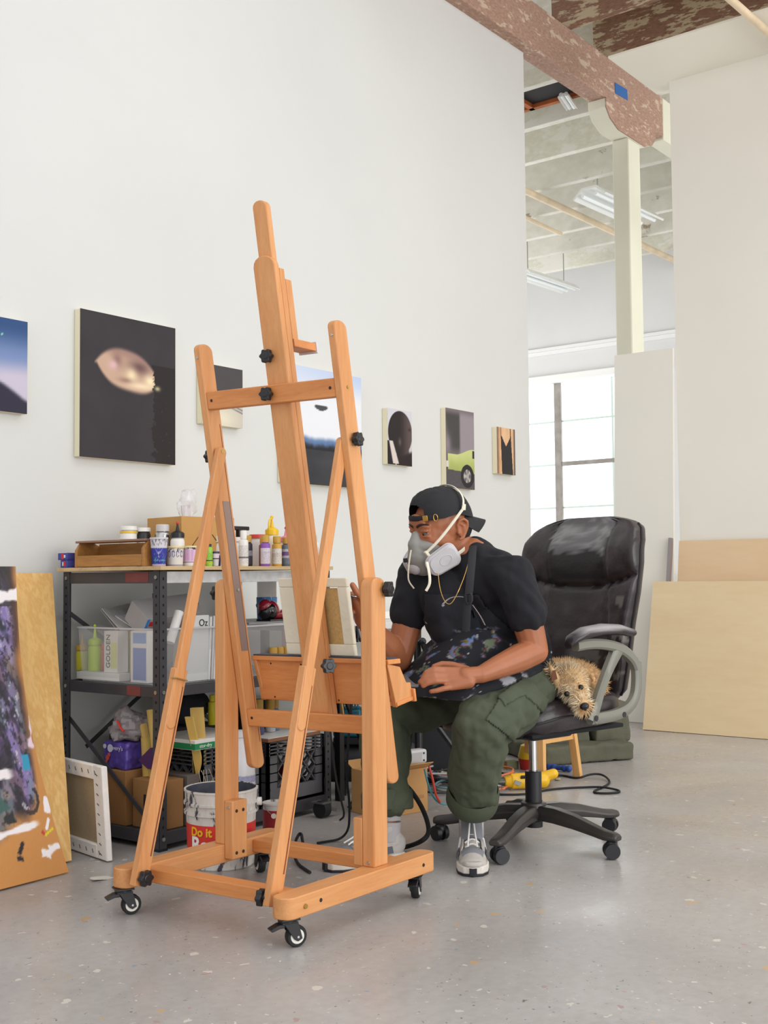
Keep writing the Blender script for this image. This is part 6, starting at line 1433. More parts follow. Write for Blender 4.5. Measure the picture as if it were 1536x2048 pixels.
def catm(P, t):
    n = len(P) - 1; x = t * n; i = min(int(x), n - 1); f = x - i
    a, b_, c, d = P[max(i - 1, 0)], P[i], P[i + 1], P[min(i + 2, n)]
    return .5 * ((2 * b_) + (c - a) * f + (2 * a - 5 * b_ + 4 * c - d) * f * f + (3 * b_ - a - 3 * c + d) * f ** 3)
def lap(u, v):
    p = catm([catm(r, u) for r in CP], v); return p + V((0, 0, .010 * noise.fractal(V((u * 5, v * 3, 2)), 1, 2, 2) * v))
b = MB(); b.grid(lap, 110, 70, .0035); lo = b.build('apron_skirt', M_apron, apron); paint(lo, lambda p: lin(spat(p + off)))
M_blkstrap = mat('black_webbing', (36, 37, 42), .85, bmp=.1, bscale=500)
def on_chest(x, y, d): return Dp(x, y, d)
b = MB(); b.tube([Dp(946, 1092, 3.80), Dp(944, 1120, 3.70), Dp(941, 1150, 3.645), Dp(938, 1185, 3.625), Dp(934, 1215, 3.62), Dp(932, 1262, 3.63)], .0125, 8, 2, (1, .2)); b.build('neck_strap', M_blkstrap, apron)
b = MB(); b.tube([Dp(934, 1188, 3.615), Dp(944, 1187, 3.605), Dp(944, 1206, 3.605), Dp(932, 1208, 3.612), Dp(932, 1190, 3.613)], .005, 8, 1, (1, .6)); b.build('strap_knot', M_blkstrap, apron)
M_wtape = mat('pale_print_stripe', (196, 194, 198), .8)
b = MB(); b.tube([Dp(886, 1208, 3.66), Dp(897, 1197, 3.645), Dp(912, 1193, 3.635), Dp(926, 1194, 3.625)], .0052, 8, 2, (1, .2)); b.build('shirt_print', M_wtape, tshirt)
b = MB(); b.tube([Dp(945, 1210, 3.625), Dp(954, 1222, 3.63), Dp(963, 1236, 3.64), Dp(970, 1250, 3.652)], .0035, 8, 2, (1, .25)); b.build('shirt_print', M_wtape, tshirt)
b = MB(); b.tube([Dp(938, 1120, 3.72), Dp(930, 1150, 3.665), Dp(918, 1180, 3.632), Dp(906, 1204, 3.63), Dp(897, 1210, 3.632), Dp(887, 1200, 3.645), Dp(879, 1175, 3.675), Dp(876, 1145, 3.71)], .0012, 6, 3); b.build('necklace', mat('gold_chain', (214, 170, 96), .3, .8), person)
# trousers
M_pants = mat('olive_drab_cotton', (72, 79, 62), .9, var=.10, vscale=9, bmp=.15, bscale=350)
def pant(hp, kn, an, hem):
    m1 = kn.lerp(hem, .35); 
    return [('limb', [(spine[0] + V((0, .01, -.03)), .110), (hp, .094), (hp.lerp(kn, .55) + V((0, 0, .0)), .096), (kn, .084), (m1, .084), (kn.lerp(hem, .75), .080), (hem, .078)])]
hemL = kneeL.lerp(ankL, .735); hemR = V((3.055, 2.362, .20))
def fold(p, n):
    k = noise.fractal(V((p.x * 13, p.y * 13, p.z * 9)), 1, 2, 3) * .012 + .008 * noise.noise(V((p.x * 16 + p.z * 18, p.y * 16 - p.z * 10, p.z * 14))) + .006 * math.sin(p.z * 70 + 4 * noise.noise(p * 8)) * sstep(.40, .20, p.z)
    return n * k
trousers = organic('trousers', pant(hipL, kneeL, ankL, hemL) + pant(hipR, kneeR, ankR, hemR), .0055, 5, M_pants, person, fold)
for hem, an in ((hemL, ankL), (hemR, ankR)):
    d = (an - hem).normalized(); rings = []
    b = MB()
    for (t, r) in ((-.03, .0785), (-.02, .083), (.0, .0845), (.028, .0845), (.034, .080), (.030, .070), (-.0, .068)):
        M = basis(d); rings.append([hem + d * t + M.to_3x3() @ V((r * math.cos(a) * (1 + .05 * math.sin(3 * a)), r * math.sin(a), 0)) for a in [2 * PI * k / 32 for k in range(32)]])
    loft(b, rings, False); b.build('trouser_cuff', M_pants, trousers, sharp=80)
pk = [Dp(1010, 1385, 3.69), Dp(1068, 1362, 3.75), Dp(1085, 1400, 3.77), Dp(1060, 1448, 3.74), Dp(985, 1430, 3.64)]
def patch_of(src, name, poly, lift, m):
    """a cloth piece sewn on: the part of a garment lying inside an outline, lifted a little off it"""
    def inside(p):
        q = p - V((0, 0, CAM_H)); z = q.dot(c_f); x, y = 768 + FPX * q.dot(c_r) / z, 1024 - FPX * q.dot(c_u) / z; r = False
        for (x0, y0), (x1, y1) in zip(poly, poly[1:] + poly[:1]):
            if (y0 > y) != (y1 > y) and x < (x1 - x0) * (y - y0) / (y1 - y0) + x0: r = not r
        return r
    q = bmesh.new(); q.from_mesh(src.data); o_ = V(person.location)
    bmesh.ops.delete(q, geom=[f for f in q.faces if f.normal.dot(c_f) > -.05 or not inside(f.calc_center_median() + o_)], context='FACES')
    q.faces.ensure_lookup_table(); left = set(q.faces); best = []
    while left:
        st_ = [left.pop()]; isl = list(st_)
        while st_:
            for e in st_.pop().edges:
                for f in e.link_faces:
                    if f in left: left.discard(f); st_.append(f); isl.append(f)
        if len(isl) > len(best): best = isl
    best = set(best); bmesh.ops.delete(q, geom=[f for f in q.faces if f not in best], context='FACES')
    for v in q.verts: v.co += v.normal * lift
    me = bpy.data.meshes.new(name); q.to_mesh(me); q.free()
    for p in me.polygons: p.use_smooth = True
    o = link(name, me, m, src, False); s_ = o.modifiers.new('s', 'SOLIDIFY'); s_.thickness = lift + .002; s_.offset = -1; return o
patch_of(trousers, 'cargo_pocket', [(972, 1440), (1002, 1392), (1048, 1362), (1088, 1396), (1078, 1452), (1030, 1482)], .006, M_pants)
patch_of(trousers, 'pocket_flap', [(996, 1396), (1050, 1356), (1092, 1398), (1084, 1424), (1046, 1392), (1006, 1414)], .010, M_pants)
# socks and shoes
M_sock = mat('grey_ribbed_sock', (172, 168, 168), .95, bmp=.2, bscale=300)
M_sw = mat('pale_grey_suede', (186, 180, 174), .8, var=.05); M_sg = mat('mid_grey_mesh', (128, 130, 136), .85, bmp=.3, bscale=700); M_sd = mat('dark_grey_trim', (84, 86, 94), .7)
M_lace = mat('white_lace', (236, 233, 230), .8); M_sole = mat('cream_foam_sole', (214, 208, 200), .6, var=.05); M_outs = mat('black_outsole', (26, 26, 34), .6); M_refl = mat('reflective_white_n', (232, 232, 234), .4)
def shoe(heel, yaw, up_):
    R = Matrix.Translation(heel) @ Matrix.Rotation(yaw, 4, 'Z'); T = lambda x, y, z: R @ V((x, y, z))
    root = organic('shoe', [('fn', lambda b: (b.ball(T(.05, 0, .055), (.062, .037, .048), R), b.ball(T(.12, 0, .048), (.075, .041, .042), R), b.ball(T(.185, 0, .036), (.072, .046, .032), R), b.ball(T(.225, 0, .030), (.048, .044, .026), R), b.cyl(T(.045, 0, .06), T(.058, 0, .122), .040, .040)))], .0035, 5, M_sw, person)
    out = [(.0, .022), (.0, -.022), (.02, -.034), (.08, -.036), (.14, -.041), (.20, -.051), (.245, -.047), (.275, -.030), (.285, 0), (.275, .030), (.245, .047), (.20, .051), (.14, .041), (.08, .036), (.02, .034)]
    b = MB(); b.prism(out, .007, .030, R); b.build('midsole', M_sole, root, bevel=.004)
    b = MB(); b.prism([(x * 1.0 + .001, y * 1.0) for x, y in out], .001, .008, R); b.prism([(.262, -.016), (.289, -.010), (.291, 0), (.289, .010), (.262, .016)], .006, .026, R); b.build('outsole', M_outs, root)
    b = MB()
    def toe(u, v):
        a = (u - .5) * 2.6; r = .0545; x = .198 + .058 * v; y = .044 * math.sin(a * .62) * (1 - .35 * v * v) * 1.05; z = .0695 - .012 * v - 11.5 * y * y - 6 * max(0, v - .25) ** 2 * .02
        return T(x, y, z)
    b.grid(toe, 16, 10, .004); b.build('mesh_toe', M_sg, root)
    b = MB(); b.prism([(.262, -.034), (.281, -.022), (.2875, 0), (.281, .022), (.262, .034), (.255, .0)], .028, .044, R); b.build('toe_guard', M_sw, root, bevel=.006, seg=3)
    b = MB(); b.grid(lambda u, v: T(.050 + .10 * v + .012 * (1 - v), .030 * (u - .5) * 2, .152 - .066 * v ** .8 - .012 * ((u - .5) * 2) ** 2 + .002), 8, 10, .007); b.build('tongue', M_sg, root)
    for k in range(6):
        x = .078 + .021 * k; z = .158 - .066 * min(1, (x - .05) / .1) ** .8 - max(0, x - .15) * .42 + .001; w_ = .027 - .001 * k
        b = MB(); b.tube([T(x - .002, -w_, z - .012), T(x + .004 * (1 if k % 2 else -1), 0, z + .003), T(x - .002, w_, z - .012)], .0032, 6, 2); b.build('lace', M_lace, root)
    for y in (-.006, .006):
        b = MB(); b.tube([T(.082, y * .4, .146), T(.115, y * 1.2, .126), T(.150, y * 1.6, .104), T(.185, y * 2.2, .086), T(.208, y * 2.4, .076)], .0026, 6, 2); b.build('lace_end', M_lace, root)
    for s in (1, -1):
        b = MB(); pts = [(.105, .046), (.117, .080), (.128, .050), (.142, .082)] if s > 0 else [(.142, .046), (.130, .080), (.119, .050), (.105, .082)]
        b.tube([T(x, s * (.0435 - .20 * (z - .046)), z) for x, z in pts], .0042, 6, 0, (1, .6)); b.build('side_emblem', M_refl, root)
        b = MB(); b.grid(lambda u, v: T(.06 + .145 * u, s * (.0425 + .006 * u - .0035 * v * 2), .034 + .020 * v + .002), 10, 4, .004 * s); b.build('side_panel', M_sd, root)
        b = MB(); b.grid(lambda u, v: T(.085 + .115 * u, s * (.036 + .004 * u - .012 * v), .064 + .036 * v - .026 * u), 10, 4, .004 * s); b.build('eyestay', M_sw, root)
    b = MB(); b.cyl(T(.055, 0, .07), T(.050, 0, .13), .0405, .0405, 24); b.cyl(T(.050, 0, .13), V(up_) , .0405, .047, 24); b.build('sock', M_sock, root)
    return root
s1d = V((-.80, -.55, 0)).normalized()
toeL = V((3.045, 2.022, 0)); heelL = toeL - s1d * .285
shoe(tuple(heelL), math.atan2(s1d.y, s1d.x), kneeL.lerp(ankL, .62))
s2d = V((-.93, .36, 0)).normalized(); heelR = V((3.10, 2.335, 0)); shoe(tuple(heelR), math.atan2(s2d.y, s2d.x), kneeR.lerp(ankR, .60))
# airbrush held in the right hand
ab = thing('airbrush', 'chrome airbrush with black hose held in the painter right hand', 'airbrush', tuple(Dp(704, 1195, 3.69)))
b = MB(); b.tube([Dp(742, 1193, 3.72), Dp(728, 1194, 3.70), Dp(710, 1193, 3.69), Dp(694, 1190, 3.66), Dp(684, 1188, 3.64)], lambda t: .0065 - .003 * t, 12, 1); b.build('barrel', M_chrome, ab)
b = MB(); b.lathe([(.003, 0), (.010, .006), (.013, .02), (.012, .024)], Dp(690, 1190, 3.665), basis((0, -.1, 1)), 20); b.build('paint_cup', mat('paint_stained_cup', (120, 116, 140), .25, .8), ab)
b = MB(); b.tube([Dp(700, 1195, 3.68), Dp(702, 1212, 3.675), Dp(702, 1226, 3.675)], .0055, 10); b.build('grip', M_black, ab)
b = MB(); b.cyl(Dp(701, 1224, 3.675), Dp(701.5, 1240, 3.675), .0105, .0105, 16); b.cyl(Dp(701.5, 1240, 3.675), Dp(702, 1262, 3.675), .006, .006, 14); b.build('hose_coupling', mat('satin_steel', (190, 190, 194), .3, .9), ab)
b = MB(); b.tube([Dp(702, 1260, 3.675), Dp(704, 1300, 3.68), Dp(705, 1330, 3.70), Dp(702, 1420, 3.76), Dp(695, 1500, 3.85), Dp(693, 1560, 3.95), Dp(700, 1610, 4.02), V((3.22, 2.66, .006)), V((3.1, 2.70, .006))], .0042, 8, 3); b.build('air_hose', M_rubber, ab)
# ================================================================== the dog
dog = thing('dog', 'small scruffy cream terrier lying on the office chair, chin over seat edge', 'dog', tuple(cp(.0, .15, .52)))
M_dogskin = mat('tan_dog_skin', (204, 170, 124), .8)
NOSE = Dp(1168, 1411, 3.755); SK = Dp(1138, 1362, 3.875); EYL = Dp(1134, 1388, 3.790); EYR = Dp(1162, 1375, 3.800)
dF = (NOSE - SK).normalized(); dR = (EYR - EYL).normalized(); dR = (dR - dF * dR.dot(dF)).normalized(); dU = dR.cross(dF) * 1.0
if dU.z < 0: dU = -dU
DM = Matrix((dF, dR, dU)).transposed().to_4x4()
earA = [Dp(1116, 1366, 3.845), Dp(1107, 1349, 3.835), Dp(1100, 1332, 3.83)]; earB = [Dp(1164, 1342, 3.90), Dp(1180, 1343, 3.90), Dp(1188, 1360, 3.88)]
body_c = cp(-.075, .10, .560)
dp_ = [('ell', SK, (.054, .052, .048), DM), ('ell', SK.lerp(NOSE, .25), (.046, .043, .040), DM), ('limb', [(SK.lerp(NOSE, .45) - dU * .006, .028), (NOSE - dF * .016 - dU * .006, .020)]), ('limb', [(SK.lerp(NOSE, .5) - dU * .022, .022), (NOSE - dF * .02 - dU * .022, .016)]),
    ('limb', [(SK - dF * .02, .040), (cp(.02, .13, .555), .048), (body_c, .055)]), ('ell', body_c, (.14, .10, .050), Matrix.Rotation(CA + .5, 4, 'Z')), ('ell', cp(-.13, .02, .56), (.08, .09, .05)),
    ('limb', [(body_c + V((0, 0, -.02)), .04), (cp(.02, .20, .545), .024), (cp(.07, .215, .54), .02)]), ('limb', [(cp(-.15, .10, .56), .04), (cp(-.10, .205, .545), .026), (cp(-.02, .225, .54), .019)]),
    ('limb', [(cp(-.17, -.03, .57), .022), (cp(-.15, -.12, .56), .014), (cp(-.08, -.17, .55), .008)]),
    ('limb', [(earA[0], .018), (earA[1], .014), (earA[2], .006)]), ('limb', [(earB[0], .015), (earB[1], .013), (earB[2], .007)])]
dbody = organic('dog_body', dp_, .004, 5, M_dogskin, dog)
b = MB(); b.ball(NOSE + dF * .004, (.012, .0155, .0115), DM, 20, 14); b.ball(NOSE + dF * .004 - dU * .008, (.008, .006, .010), DM); b.build('nose', mat('wet_black_nose', (18, 17, 20), .22, bmp=.2, bscale=400), dog)
for e in (EYL, EYR):
    b = MB(); b.ball(e + c_f * .004, .0092); b.build('eye', mat('dark_brown_dog_eye', (22, 14, 12), .08), dog)
b = MB(); b.prism([(-.012, -.016), (.010, -.014), (.006, .016), (-.004, .018)], 0, .003, face_matrix(Dp(1108, 1351, 3.808), dR, V((-.15, 0, 1)))); b.build('inner_ear', mat('brown_inner_ear', (110, 66, 46), .8), dog)
# fur
fb = MB(); cols = []
rng = random.Random(3); me = dbody.data; off = V(dog.location)
M_furc = vcol('wiry_fur', .75, 0, 1, .2)
def fur_col(p):
    q = (p - SK); f, r, u = q.dot(dF), q.dot(dR), q.dot(dU)
    if q.length > .13: return mixc((226, 188, 138), (204, 162, 112), rng.random())
    c = mixc((250, 238, 214), (240, 214, 172), rng.random() * .8)
    c = mixc(c, (166, 152, 142), .75 * blob(r, f, -.042, .015, .022, .032) * (rng.random() > .3))
    c = mixc(c, (176, 160, 146), .5 * blob(r, f, .0, -.01, .03, .03) * (rng.random() > .5))
    for e in (EYL, EYR): c = mixc(c, (150, 96, 62), .85 * sstep(.022, .009, (p - e).length))
    c = mixc(c, (206, 150, 98), .8 * sstep(.03, .0, min((p - x).length for x in earA + earB) - .0))
    c = mixc(c, (128, 110, 96), .6 * blob(r, f, .0, .055, .010, .022))
    return c
areas = [p.area for p in me.polygons]; cum = np.cumsum(areas); tot = cum[-1]
for i in range(15000):
    k = int(np.searchsorted(cum, rng.random() * tot)); po = me.polygons[k]; vs = [me.vertices[v].co for v in po.vertices]
    w_ = [rng.random() for _ in vs]; sw = sum(w_); p = sum((v * a for v, a in zip(vs, w_)), V((0, 0, 0))) / sw + off; n = po.normal
    q = p - SK; f = q.dot(dF); head = q.length < .125
    if (p - NOSE).length < .017 or min((p - EYL).length, (p - EYR).length) < .0135: continue
    if (p - earA[1]).length < .026 and n.dot(-c_f) > .25: continue
    if head:
        out = (q - dF * q.dot(dF)).normalized() if f > .02 else n
        flow = dF * (.35 if f < .05 else .1) + V((0, 0, -1)) * (.75 if f > .03 else .25) + out * .4; L = .013 + .012 * rng.random() + (.004 if f > .06 else 0)
        if f < .01 and q.dot(dU) > .02: flow += V((0, 0, .5)); L *= 1.15
    else: flow = V((.4, .3, -.3)); L = .022 + .014 * rng.random()
    d = (n * .75 + flow * .75 + V((rng.uniform(-1, 1), rng.uniform(-1, 1), rng.uniform(-1, 1))) * .42).normalized(); d2 = (d + flow * .7 + V((rng.uniform(-1, 1), rng.uniform(-1, 1), rng.uniform(-1, 1))) * .5).normalized()
    s = d.cross(n); s = s.normalized() if s.length > 1e-4 else V((1, 0, 0)); wd = .00085
    m = p + d * L * .5; e = m + d2 * L * .5; p0 = p - n * .002
    bmv = [fb.bm.verts.new(x) for x in (p0 - s * wd, p0 + s * wd, m + s * wd * .9, m - s * wd * .9, e)]
    fb._f([bmv[0], bmv[1], bmv[2], bmv[3]]); fb._f([bmv[3], bmv[2], bmv[4]])
    c = lin(fur_col(p)); cols += [c] * 5
bm = fb.bm; mef = bpy.data.meshes.new('fur'); bm.to_mesh(mef); bm.free()
fo = link('fur', mef, M_furc, dog); a = mef.color_attributes.new('col', 'FLOAT_COLOR', 'POINT'); a.data.foreach_set('color', [x for c in cols for x in (*c, 1.0)]); fo['kind'] = 'stuff'
# ================================================================== behind and beside the painter
M_teal = mat('teal_compressor_enamel', (30, 112, 132), .4, var=.12); M_tealcap = mat('teal_plastic', (40, 140, 164), .4)
M_tank = mat('dusty_black_tank', (34, 36, 42), .55, var=.4, vscale=14)
cpz = thing('air_compressor', 'teal air compressor on a dusty black tank, between shelf and painter', 'compressor', (3.98, 3.17, 0))
K = V((3.98, 3.17, 0)); kx = V((.61, -.79, 0)).normalized(); ky = V((.79, .61, 0))
def kp(a, d, z): return K + kx * a + ky * d + V((0, 0, z))
KM = Matrix((kx, ky, V((0, 0, 1)))).transposed().to_4x4()
b = MB(); b.cyl(kp(-.16, 0, .13), kp(.17, 0, .13), .085, .085, 28); b.ball(kp(-.16, 0, .13), (.05, .085, .085), KM); b.ball(kp(.17, 0, .13), (.05, .085, .085), KM)
for a in (-.11, .12): b.box(kp(a, 0, .03), (.03, .16, .06), KM)
b.build('tank', M_tank, cpz)
b = MB(); b.box(kp(-.02, 0, .225), (.26, .14, .03), KM); b.build('mount_plate', M_black, cpz, bevel=.004)
b = MB(); b.cyl(kp(.02, -.02, .28), kp(.17, -.02, .28), .07, .064, 28); b.ball(kp(.165, -.02, .28), (.03, .064, .064), KM); mo = b.build('motor', M_teal, cpz)
b = MB(); b.box(kp(.06, -.088, .285), (.06, .002, .03), KM); b.build('motor_plate', mat('grey_purple_plate', (120, 112, 136), .5), mo)
b = MB(); b.box(kp(-.09, 0, .30), (.12, .12, .12), KM); b.build('pump_block', M_teal, cpz, bevel=.01)
for k in range(9): b = MB(); b.box(kp(-.145 + .0125 * k, 0, .385), (.006, .13, .045), KM); b.build('cooling_fin', M_tealcap, cpz, bevel=.002)
b = MB(); b.box(kp(.07, 0, .385), (.17, .12, .05), KM); b.build('top_cover', M_tealcap, cpz, bevel=.012, seg=3)
b = MB(); b.cyl(kp(.11, -.03, .41), kp(.11, -.03, .43), .012); b.cyl(kp(.13, -.04, .41), kp(.13, -.04, .425), .008); b.build('gauge', mat('red_brass_gauge', (150, 70, 60), .4), cpz)
o = MB().bar(kp(.15, -.09, .30), kp(.20, -.11, .40), .035, .004, (.3, .5, .2)).build('paper_label', mat('white_printed_sticker', (222, 216, 222), .7)); rebase(o, kp(.17, -.1, .3)); tag(o, 'white printed paper strip hanging beside the teal compressor', 'label')
o = MB().tube([Dp(655, 1410, 4.1), Dp(665, 1500, 4.02), Dp(672, 1560, 3.98), Dp(682, 1600, 3.95), Dp(690, 1632, 3.95), Dp(680, 1640, 3.98)], .0035, 8, 3).build('cable', M_rubber); rebase(o, Dp(680, 1640, 3.98)); tag(o, 'thin black cable hanging down in front of the teal compressor', 'cable')
# black flight case and the power strip on a carton
q_ = Zp(905, 1568, 0) + ky * .17; o = MB().box((q_.x, q_.y, .165), (.42, .32, .33), KM).build('equipment_case', mat('black_equipment_case', (24, 25, 30), .7), bevel=.012); rebase(o, (q_.x, q_.y, 0)); tag(o, 'black equipment case in the dark under the work table', 'case')
pb = thing('cardboard_box', 'tan cardboard box with power strip on it behind the painter shins', 'box', (3.73, 2.88, 0))
BM_ = Matrix.Rotation(math.radians(-14), 4, 'Z'); bc_ = V((3.70, 2.845, 0))
def bp(x, y, z): return bc_ + BM_.to_3x3() @ V((x, y, z))
M_tan = mat('tan_cardboard', (196, 148, 92), .8, var=.06, vscale=7)
b = MB(); b.box(bp(0, 0, .085), (.24, .18, .17), BM_); b.build('carton', M_tan, pb, bevel=.002)
b = MB(); b.box(bp(-.02, -.0906, .07), (.045, .001, .12), BM_); b.box(bp(.0, -.0908, .06), (.20, .001, .012), BM_); b.build('tape', mat('brown_tape', (178, 128, 78), .4), pb)
for y, r in ((-.10, -.5), (.10, .5)): b = MB(); b.box(bp(0, y, .18), (.24, .06, .003), BM_ @ Matrix.Rotation(r, 4, 'X')); b.build('flap', M_tan, pb)
ps = thing('power_strip', 'grey white power strip lying on the tan cardboard box', 'power strip', tuple(bp(.06, 0, .175)))
b = MB(); b.box(bp(.05, -.02, .205), (.22, .05, .055), BM_); b.build('housing', mat('grey_white_strip', (206, 204, 206), .45), ps, bevel=.01, seg=3)
b = MB(); b.box(bp(.06, -.0456, .205), (.14, .001, .035), BM_); b.build('back_label', mat('grey_strip_label', (184, 184, 188), .6), ps)
b = MB()
for z in (.19, .218): b.cyl(bp(.14, -.044, z), bp(.14, -.0465, z), .004)
b.build('screw_recess', M_black, ps)
def cable(label, pts, r, m, sub=3, name='cable'):
    o = MB().tube(pts, r, 8, sub).build(name, m); rebase(o, pts[-1]); return tag(o, label, 'cable')
cable('red cable dropping from the power strip to the cable pile', [Dp(858, 1532, 4.50), Dp(866, 1560, 4.50), Dp(871, 1590, 4.50), Dp(880, 1605, 4.52)], .0045, pmat('red_cable', (206, 62, 44)))
cable('teal cable dropping from the power strip to the cable pile', [Dp(849, 1538, 4.50), Dp(856, 1570, 4.50), Dp(868, 1598, 4.52), Dp(885, 1610, 4.52), Dp(905, 1606, 4.55)], .004, pmat('teal_cable', (70, 140, 150)))
rc_ = random.Random(11); ccs = [((196, 190, 176), 'cream'), ((60, 58, 62), 'black'), ((206, 110, 70), 'orange'), ((180, 178, 176), 'grey'), ((120, 160, 176), 'pale blue')]

for k in range(14):
    c, nm = ccs[k % 5]; pts = []; x0, y0 = 4.36 + rc_.uniform(-.13, .10), 2.92 + rc_.uniform(-.12, .1)
    a0 = rc_.uniform(0, 6)
    for j in range(9): a = a0 + j * .8; pts.append(V((x0 + .16 * math.cos(a) * (1 + .2 * rc_.random()), y0 + .10 * math.sin(a) * (1 + .3 * rc_.random()), .006 + .0055 * k)))
    o = cable('loop of cable in the tangled pile on the floor behind the box', pts, .0045, pmat('%s_cable' % nm.replace(' ', '_'), c), 2); o['group'] = 'tangled cables behind the cardboard box'
cable('thick black hose looping from the easel mast foot to chair caster', [Dp(800, 1560, 3.95), Dp(822, 1580, 3.95), Dp(843, 1612, 3.93), Dp(856, 1645, 3.90), Dp(858, 1668, 3.86), Dp(845, 1682, 3.83), Zp(820, 1692, .012), Zp(792, 1698, .012), Zp(770, 1712, .012)], .008, M_rubber, 3, 'hose')
cable('short black cable bent up on the floor behind the easel base', [Zp(620, 1745, .005), Zp(590, 1725, .005), Zp(588, 1700, .02) + V((0, 0, .02)), Dp(602, 1660, 3.60), Zp(606, 1690, .006), Zp(612, 1705, .006)], .005, M_rubber, 2)
# yellow drill
dr = thing('power_drill', 'yellow corded power drill lying on floor behind the office chair', 'drill', tuple(Zp(1055, 1580, 0)))
dO = Zp(1055, 1578, 0); dx = (Zp(1125, 1572, 0) - Zp(1000, 1578, 0)).normalized(); dy = V((-dx.y, dx.x, 0)); dM = Matrix((dx, dy, V((0, 0, 1)))).transposed().to_4x4()
def dpt(x, y, z): return dO + dx * x + dy * y + V((0, 0, z))
M_dy = mat('drill_yellow', (238, 186, 32), .4, var=.08)
organic('drill_body', [('fn', lambda b: (b.cyl(dpt(-.075, 0, .036), dpt(.07, 0, .036), .033, .036, 24), b.ball(dpt(.07, 0, .036), (.03, .036, .036), dM), b.cyl(dpt(-.105, 0, .036), dpt(-.07, 0, .036), .021, .031), capsule(b, dpt(.04, 0, .04), dpt(.115, -.01, .062), .024, .022), capsule(b, dpt(.115, -.01, .062), dpt(.13, .10, .03), .021, .023)))], .003, 3, M_dy, dr)
b = MB(); b.cyl(dpt(-.15, 0, .036), dpt(-.104, 0, .036), .013, .018, 20); b.build('chuck', mat('chuck_steel', (110, 108, 106), .35, .8), dr)
b = MB(); b.box(dpt(-.01, -.031, .056), (.06, .008, .018), dM @ Matrix.Rotation(.7, 4, 'X')); b.build('black_label', M_black, dr, bevel=.001)
b = MB(); b.box(dpt(-.055, -.036, .034), (.03, .002, .018), dM @ Matrix.Rotation(.4, 4, 'Y')); b.build('grey_scuff', mat('grey_scuff', (150, 148, 142), .6), dr)
cable('long black drill cord snaking across the floor right of the chair', [Zp(1102, 1552, .01), Zp(1125, 1550, .005), Zp(1156, 1558, .005), Zp(1180, 1548, .02), Zp(1205, 1548, .02), Zp(1222, 1563, .005), Zp(1212, 1572, .005), Zp(1196, 1578, .005), Zp(1184, 1585, .005), Zp(1210, 1587, .005), Zp(1240, 1585, .005), Zp(1238, 1580, .005), Zp(1205, 1574, .012), Zp(1180, 1574, .005), Zp(1130, 1576, .005), Zp(1090, 1580, .005), Zp(1050, 1590, .005), Zp(960, 1588, .005)], .0048, M_rubber, 3)
# step stool
st = thing('step_stool', 'low pale wood step stool behind the office chair', 'stool', (4.95, 2.74, 0))
M_pine = wood('pale_pine_stool', [(.25, (206, 150, 86)), (.5, (224, 172, 108)), (.8, (236, 190, 128))], 'Z', 1, .5, 8)
sA, sB = Zp(1156, 1552, 0), Zp(1083, 1568, 0); bk1 = V((.03, .27, 0))
for p, i in ((sA, V((-.03, .01, 0))), (sB, V((.02, .01, 0))), (sA + bk1, V((-.03, -.01, 0))), (sB + bk1, V((.02, -.01, 0)))):
    b = MB(); b.bar(p, p + i + V((0, 0, .205)), .026, .036, (0, 1, 0)); b.build('leg', M_pine, st, bevel=.002)
b = MB(); b.bar(sA + V((-.03, .01, .188)), sB + V((.02, .01, .188)), .022, .035, (0, 0, 1)); b.build('apron_rail', M_pine, st, bevel=.002)
c4 = (sA + sB + bk1) / 2 + V((0, 0, .216)); b = MB(); b.box(c4, ((sA - sB).length, .30, .02), Matrix.Rotation(math.atan2((sA - sB).y, (sA - sB).x), 4, 'Z')); b.build('seat', M_pine, st, bevel=.003)
# dog bed
M_olive = mat('olive_canvas_cushion', (92, 92, 76), .9, var=.1, vscale=6, bmp=.2, bscale=120)
db = thing('dog_bed', 'olive green padded dog bed on the floor behind the stool', 'dog bed', (5.4, 3.0, 0))
def pad(b, c, s, r): b.ball(c, s, r, 32, 20)
bM = Matrix.Rotation(-.55, 4, 'Z')
b = MB(); b.box((5.36, 3.02, .04), (.50, .64, .08), bM); organic('base_cushion', [('fn', lambda q: (q.box((5.36, 3.02, .045), (.50, .62, .085), bM)))], .008, 8, M_olive, db, lambda p, n: n * .01 * noise.fractal(p * 9, 1, 2, 3)); b.bm.free()
cush = lambda p, n: n * (.010 * noise.fractal(p * 9, 1, 2, 3))
organic('bolster', [('fn', lambda q: q.box((5.50, 2.86, .175), (.20, .26, .20), bM))], .008, 14, M_olive, db, cush)
organic('bolster', [('fn', lambda q: q.box((5.33, 3.03, .155), (.22, .34, .16), bM))], .008, 14, M_olive, db, cush)
organic('bolster', [('fn', lambda q: q.box((5.62, 3.10, .185), (.22, .34, .22), bM))], .008, 14, M_olive, db, cush)
t = thing('chew_toy', 'blue bone shaped chew toy on the floor under the stool', 'toy', tuple(Zp(1119, 1538, 0)))
a_, c_ = Zp(1103, 1534, .016), Zp(1133, 1537, .016)
organic('toy_bone', [('limb', [(a_, .012), (c_, .012)]), ('ell', a_ + V((.0, .012, 0)), (.017,) * 3), ('ell', a_ - V((.0, .012, 0)), (.017,) * 3), ('ell', c_ + V((.0, .012, 0)), (.016,) * 3), ('ell', c_ - V((.0, .012, 0)), (.016,) * 3)], .004, 3, mat('blue_rubber', (46, 82, 164), .5), t)
t = thing('chew_toy', 'small orange brown chew toy beside the dog bed', 'toy', tuple(Zp(1188, 1517, 0))); q0 = Zp(1180, 1516, .015); q1 = Zp(1196, 1516, .017)
organic('toy_lumps', [('ell', q0, (.014,) * 3), ('ell', (q0 + q1) / 2, (.018, .018, .017)), ('ell', q1, (.02, .02, .017))], .004, 2, mat('orange_brown_rubber', (196, 138, 92), .6), t)
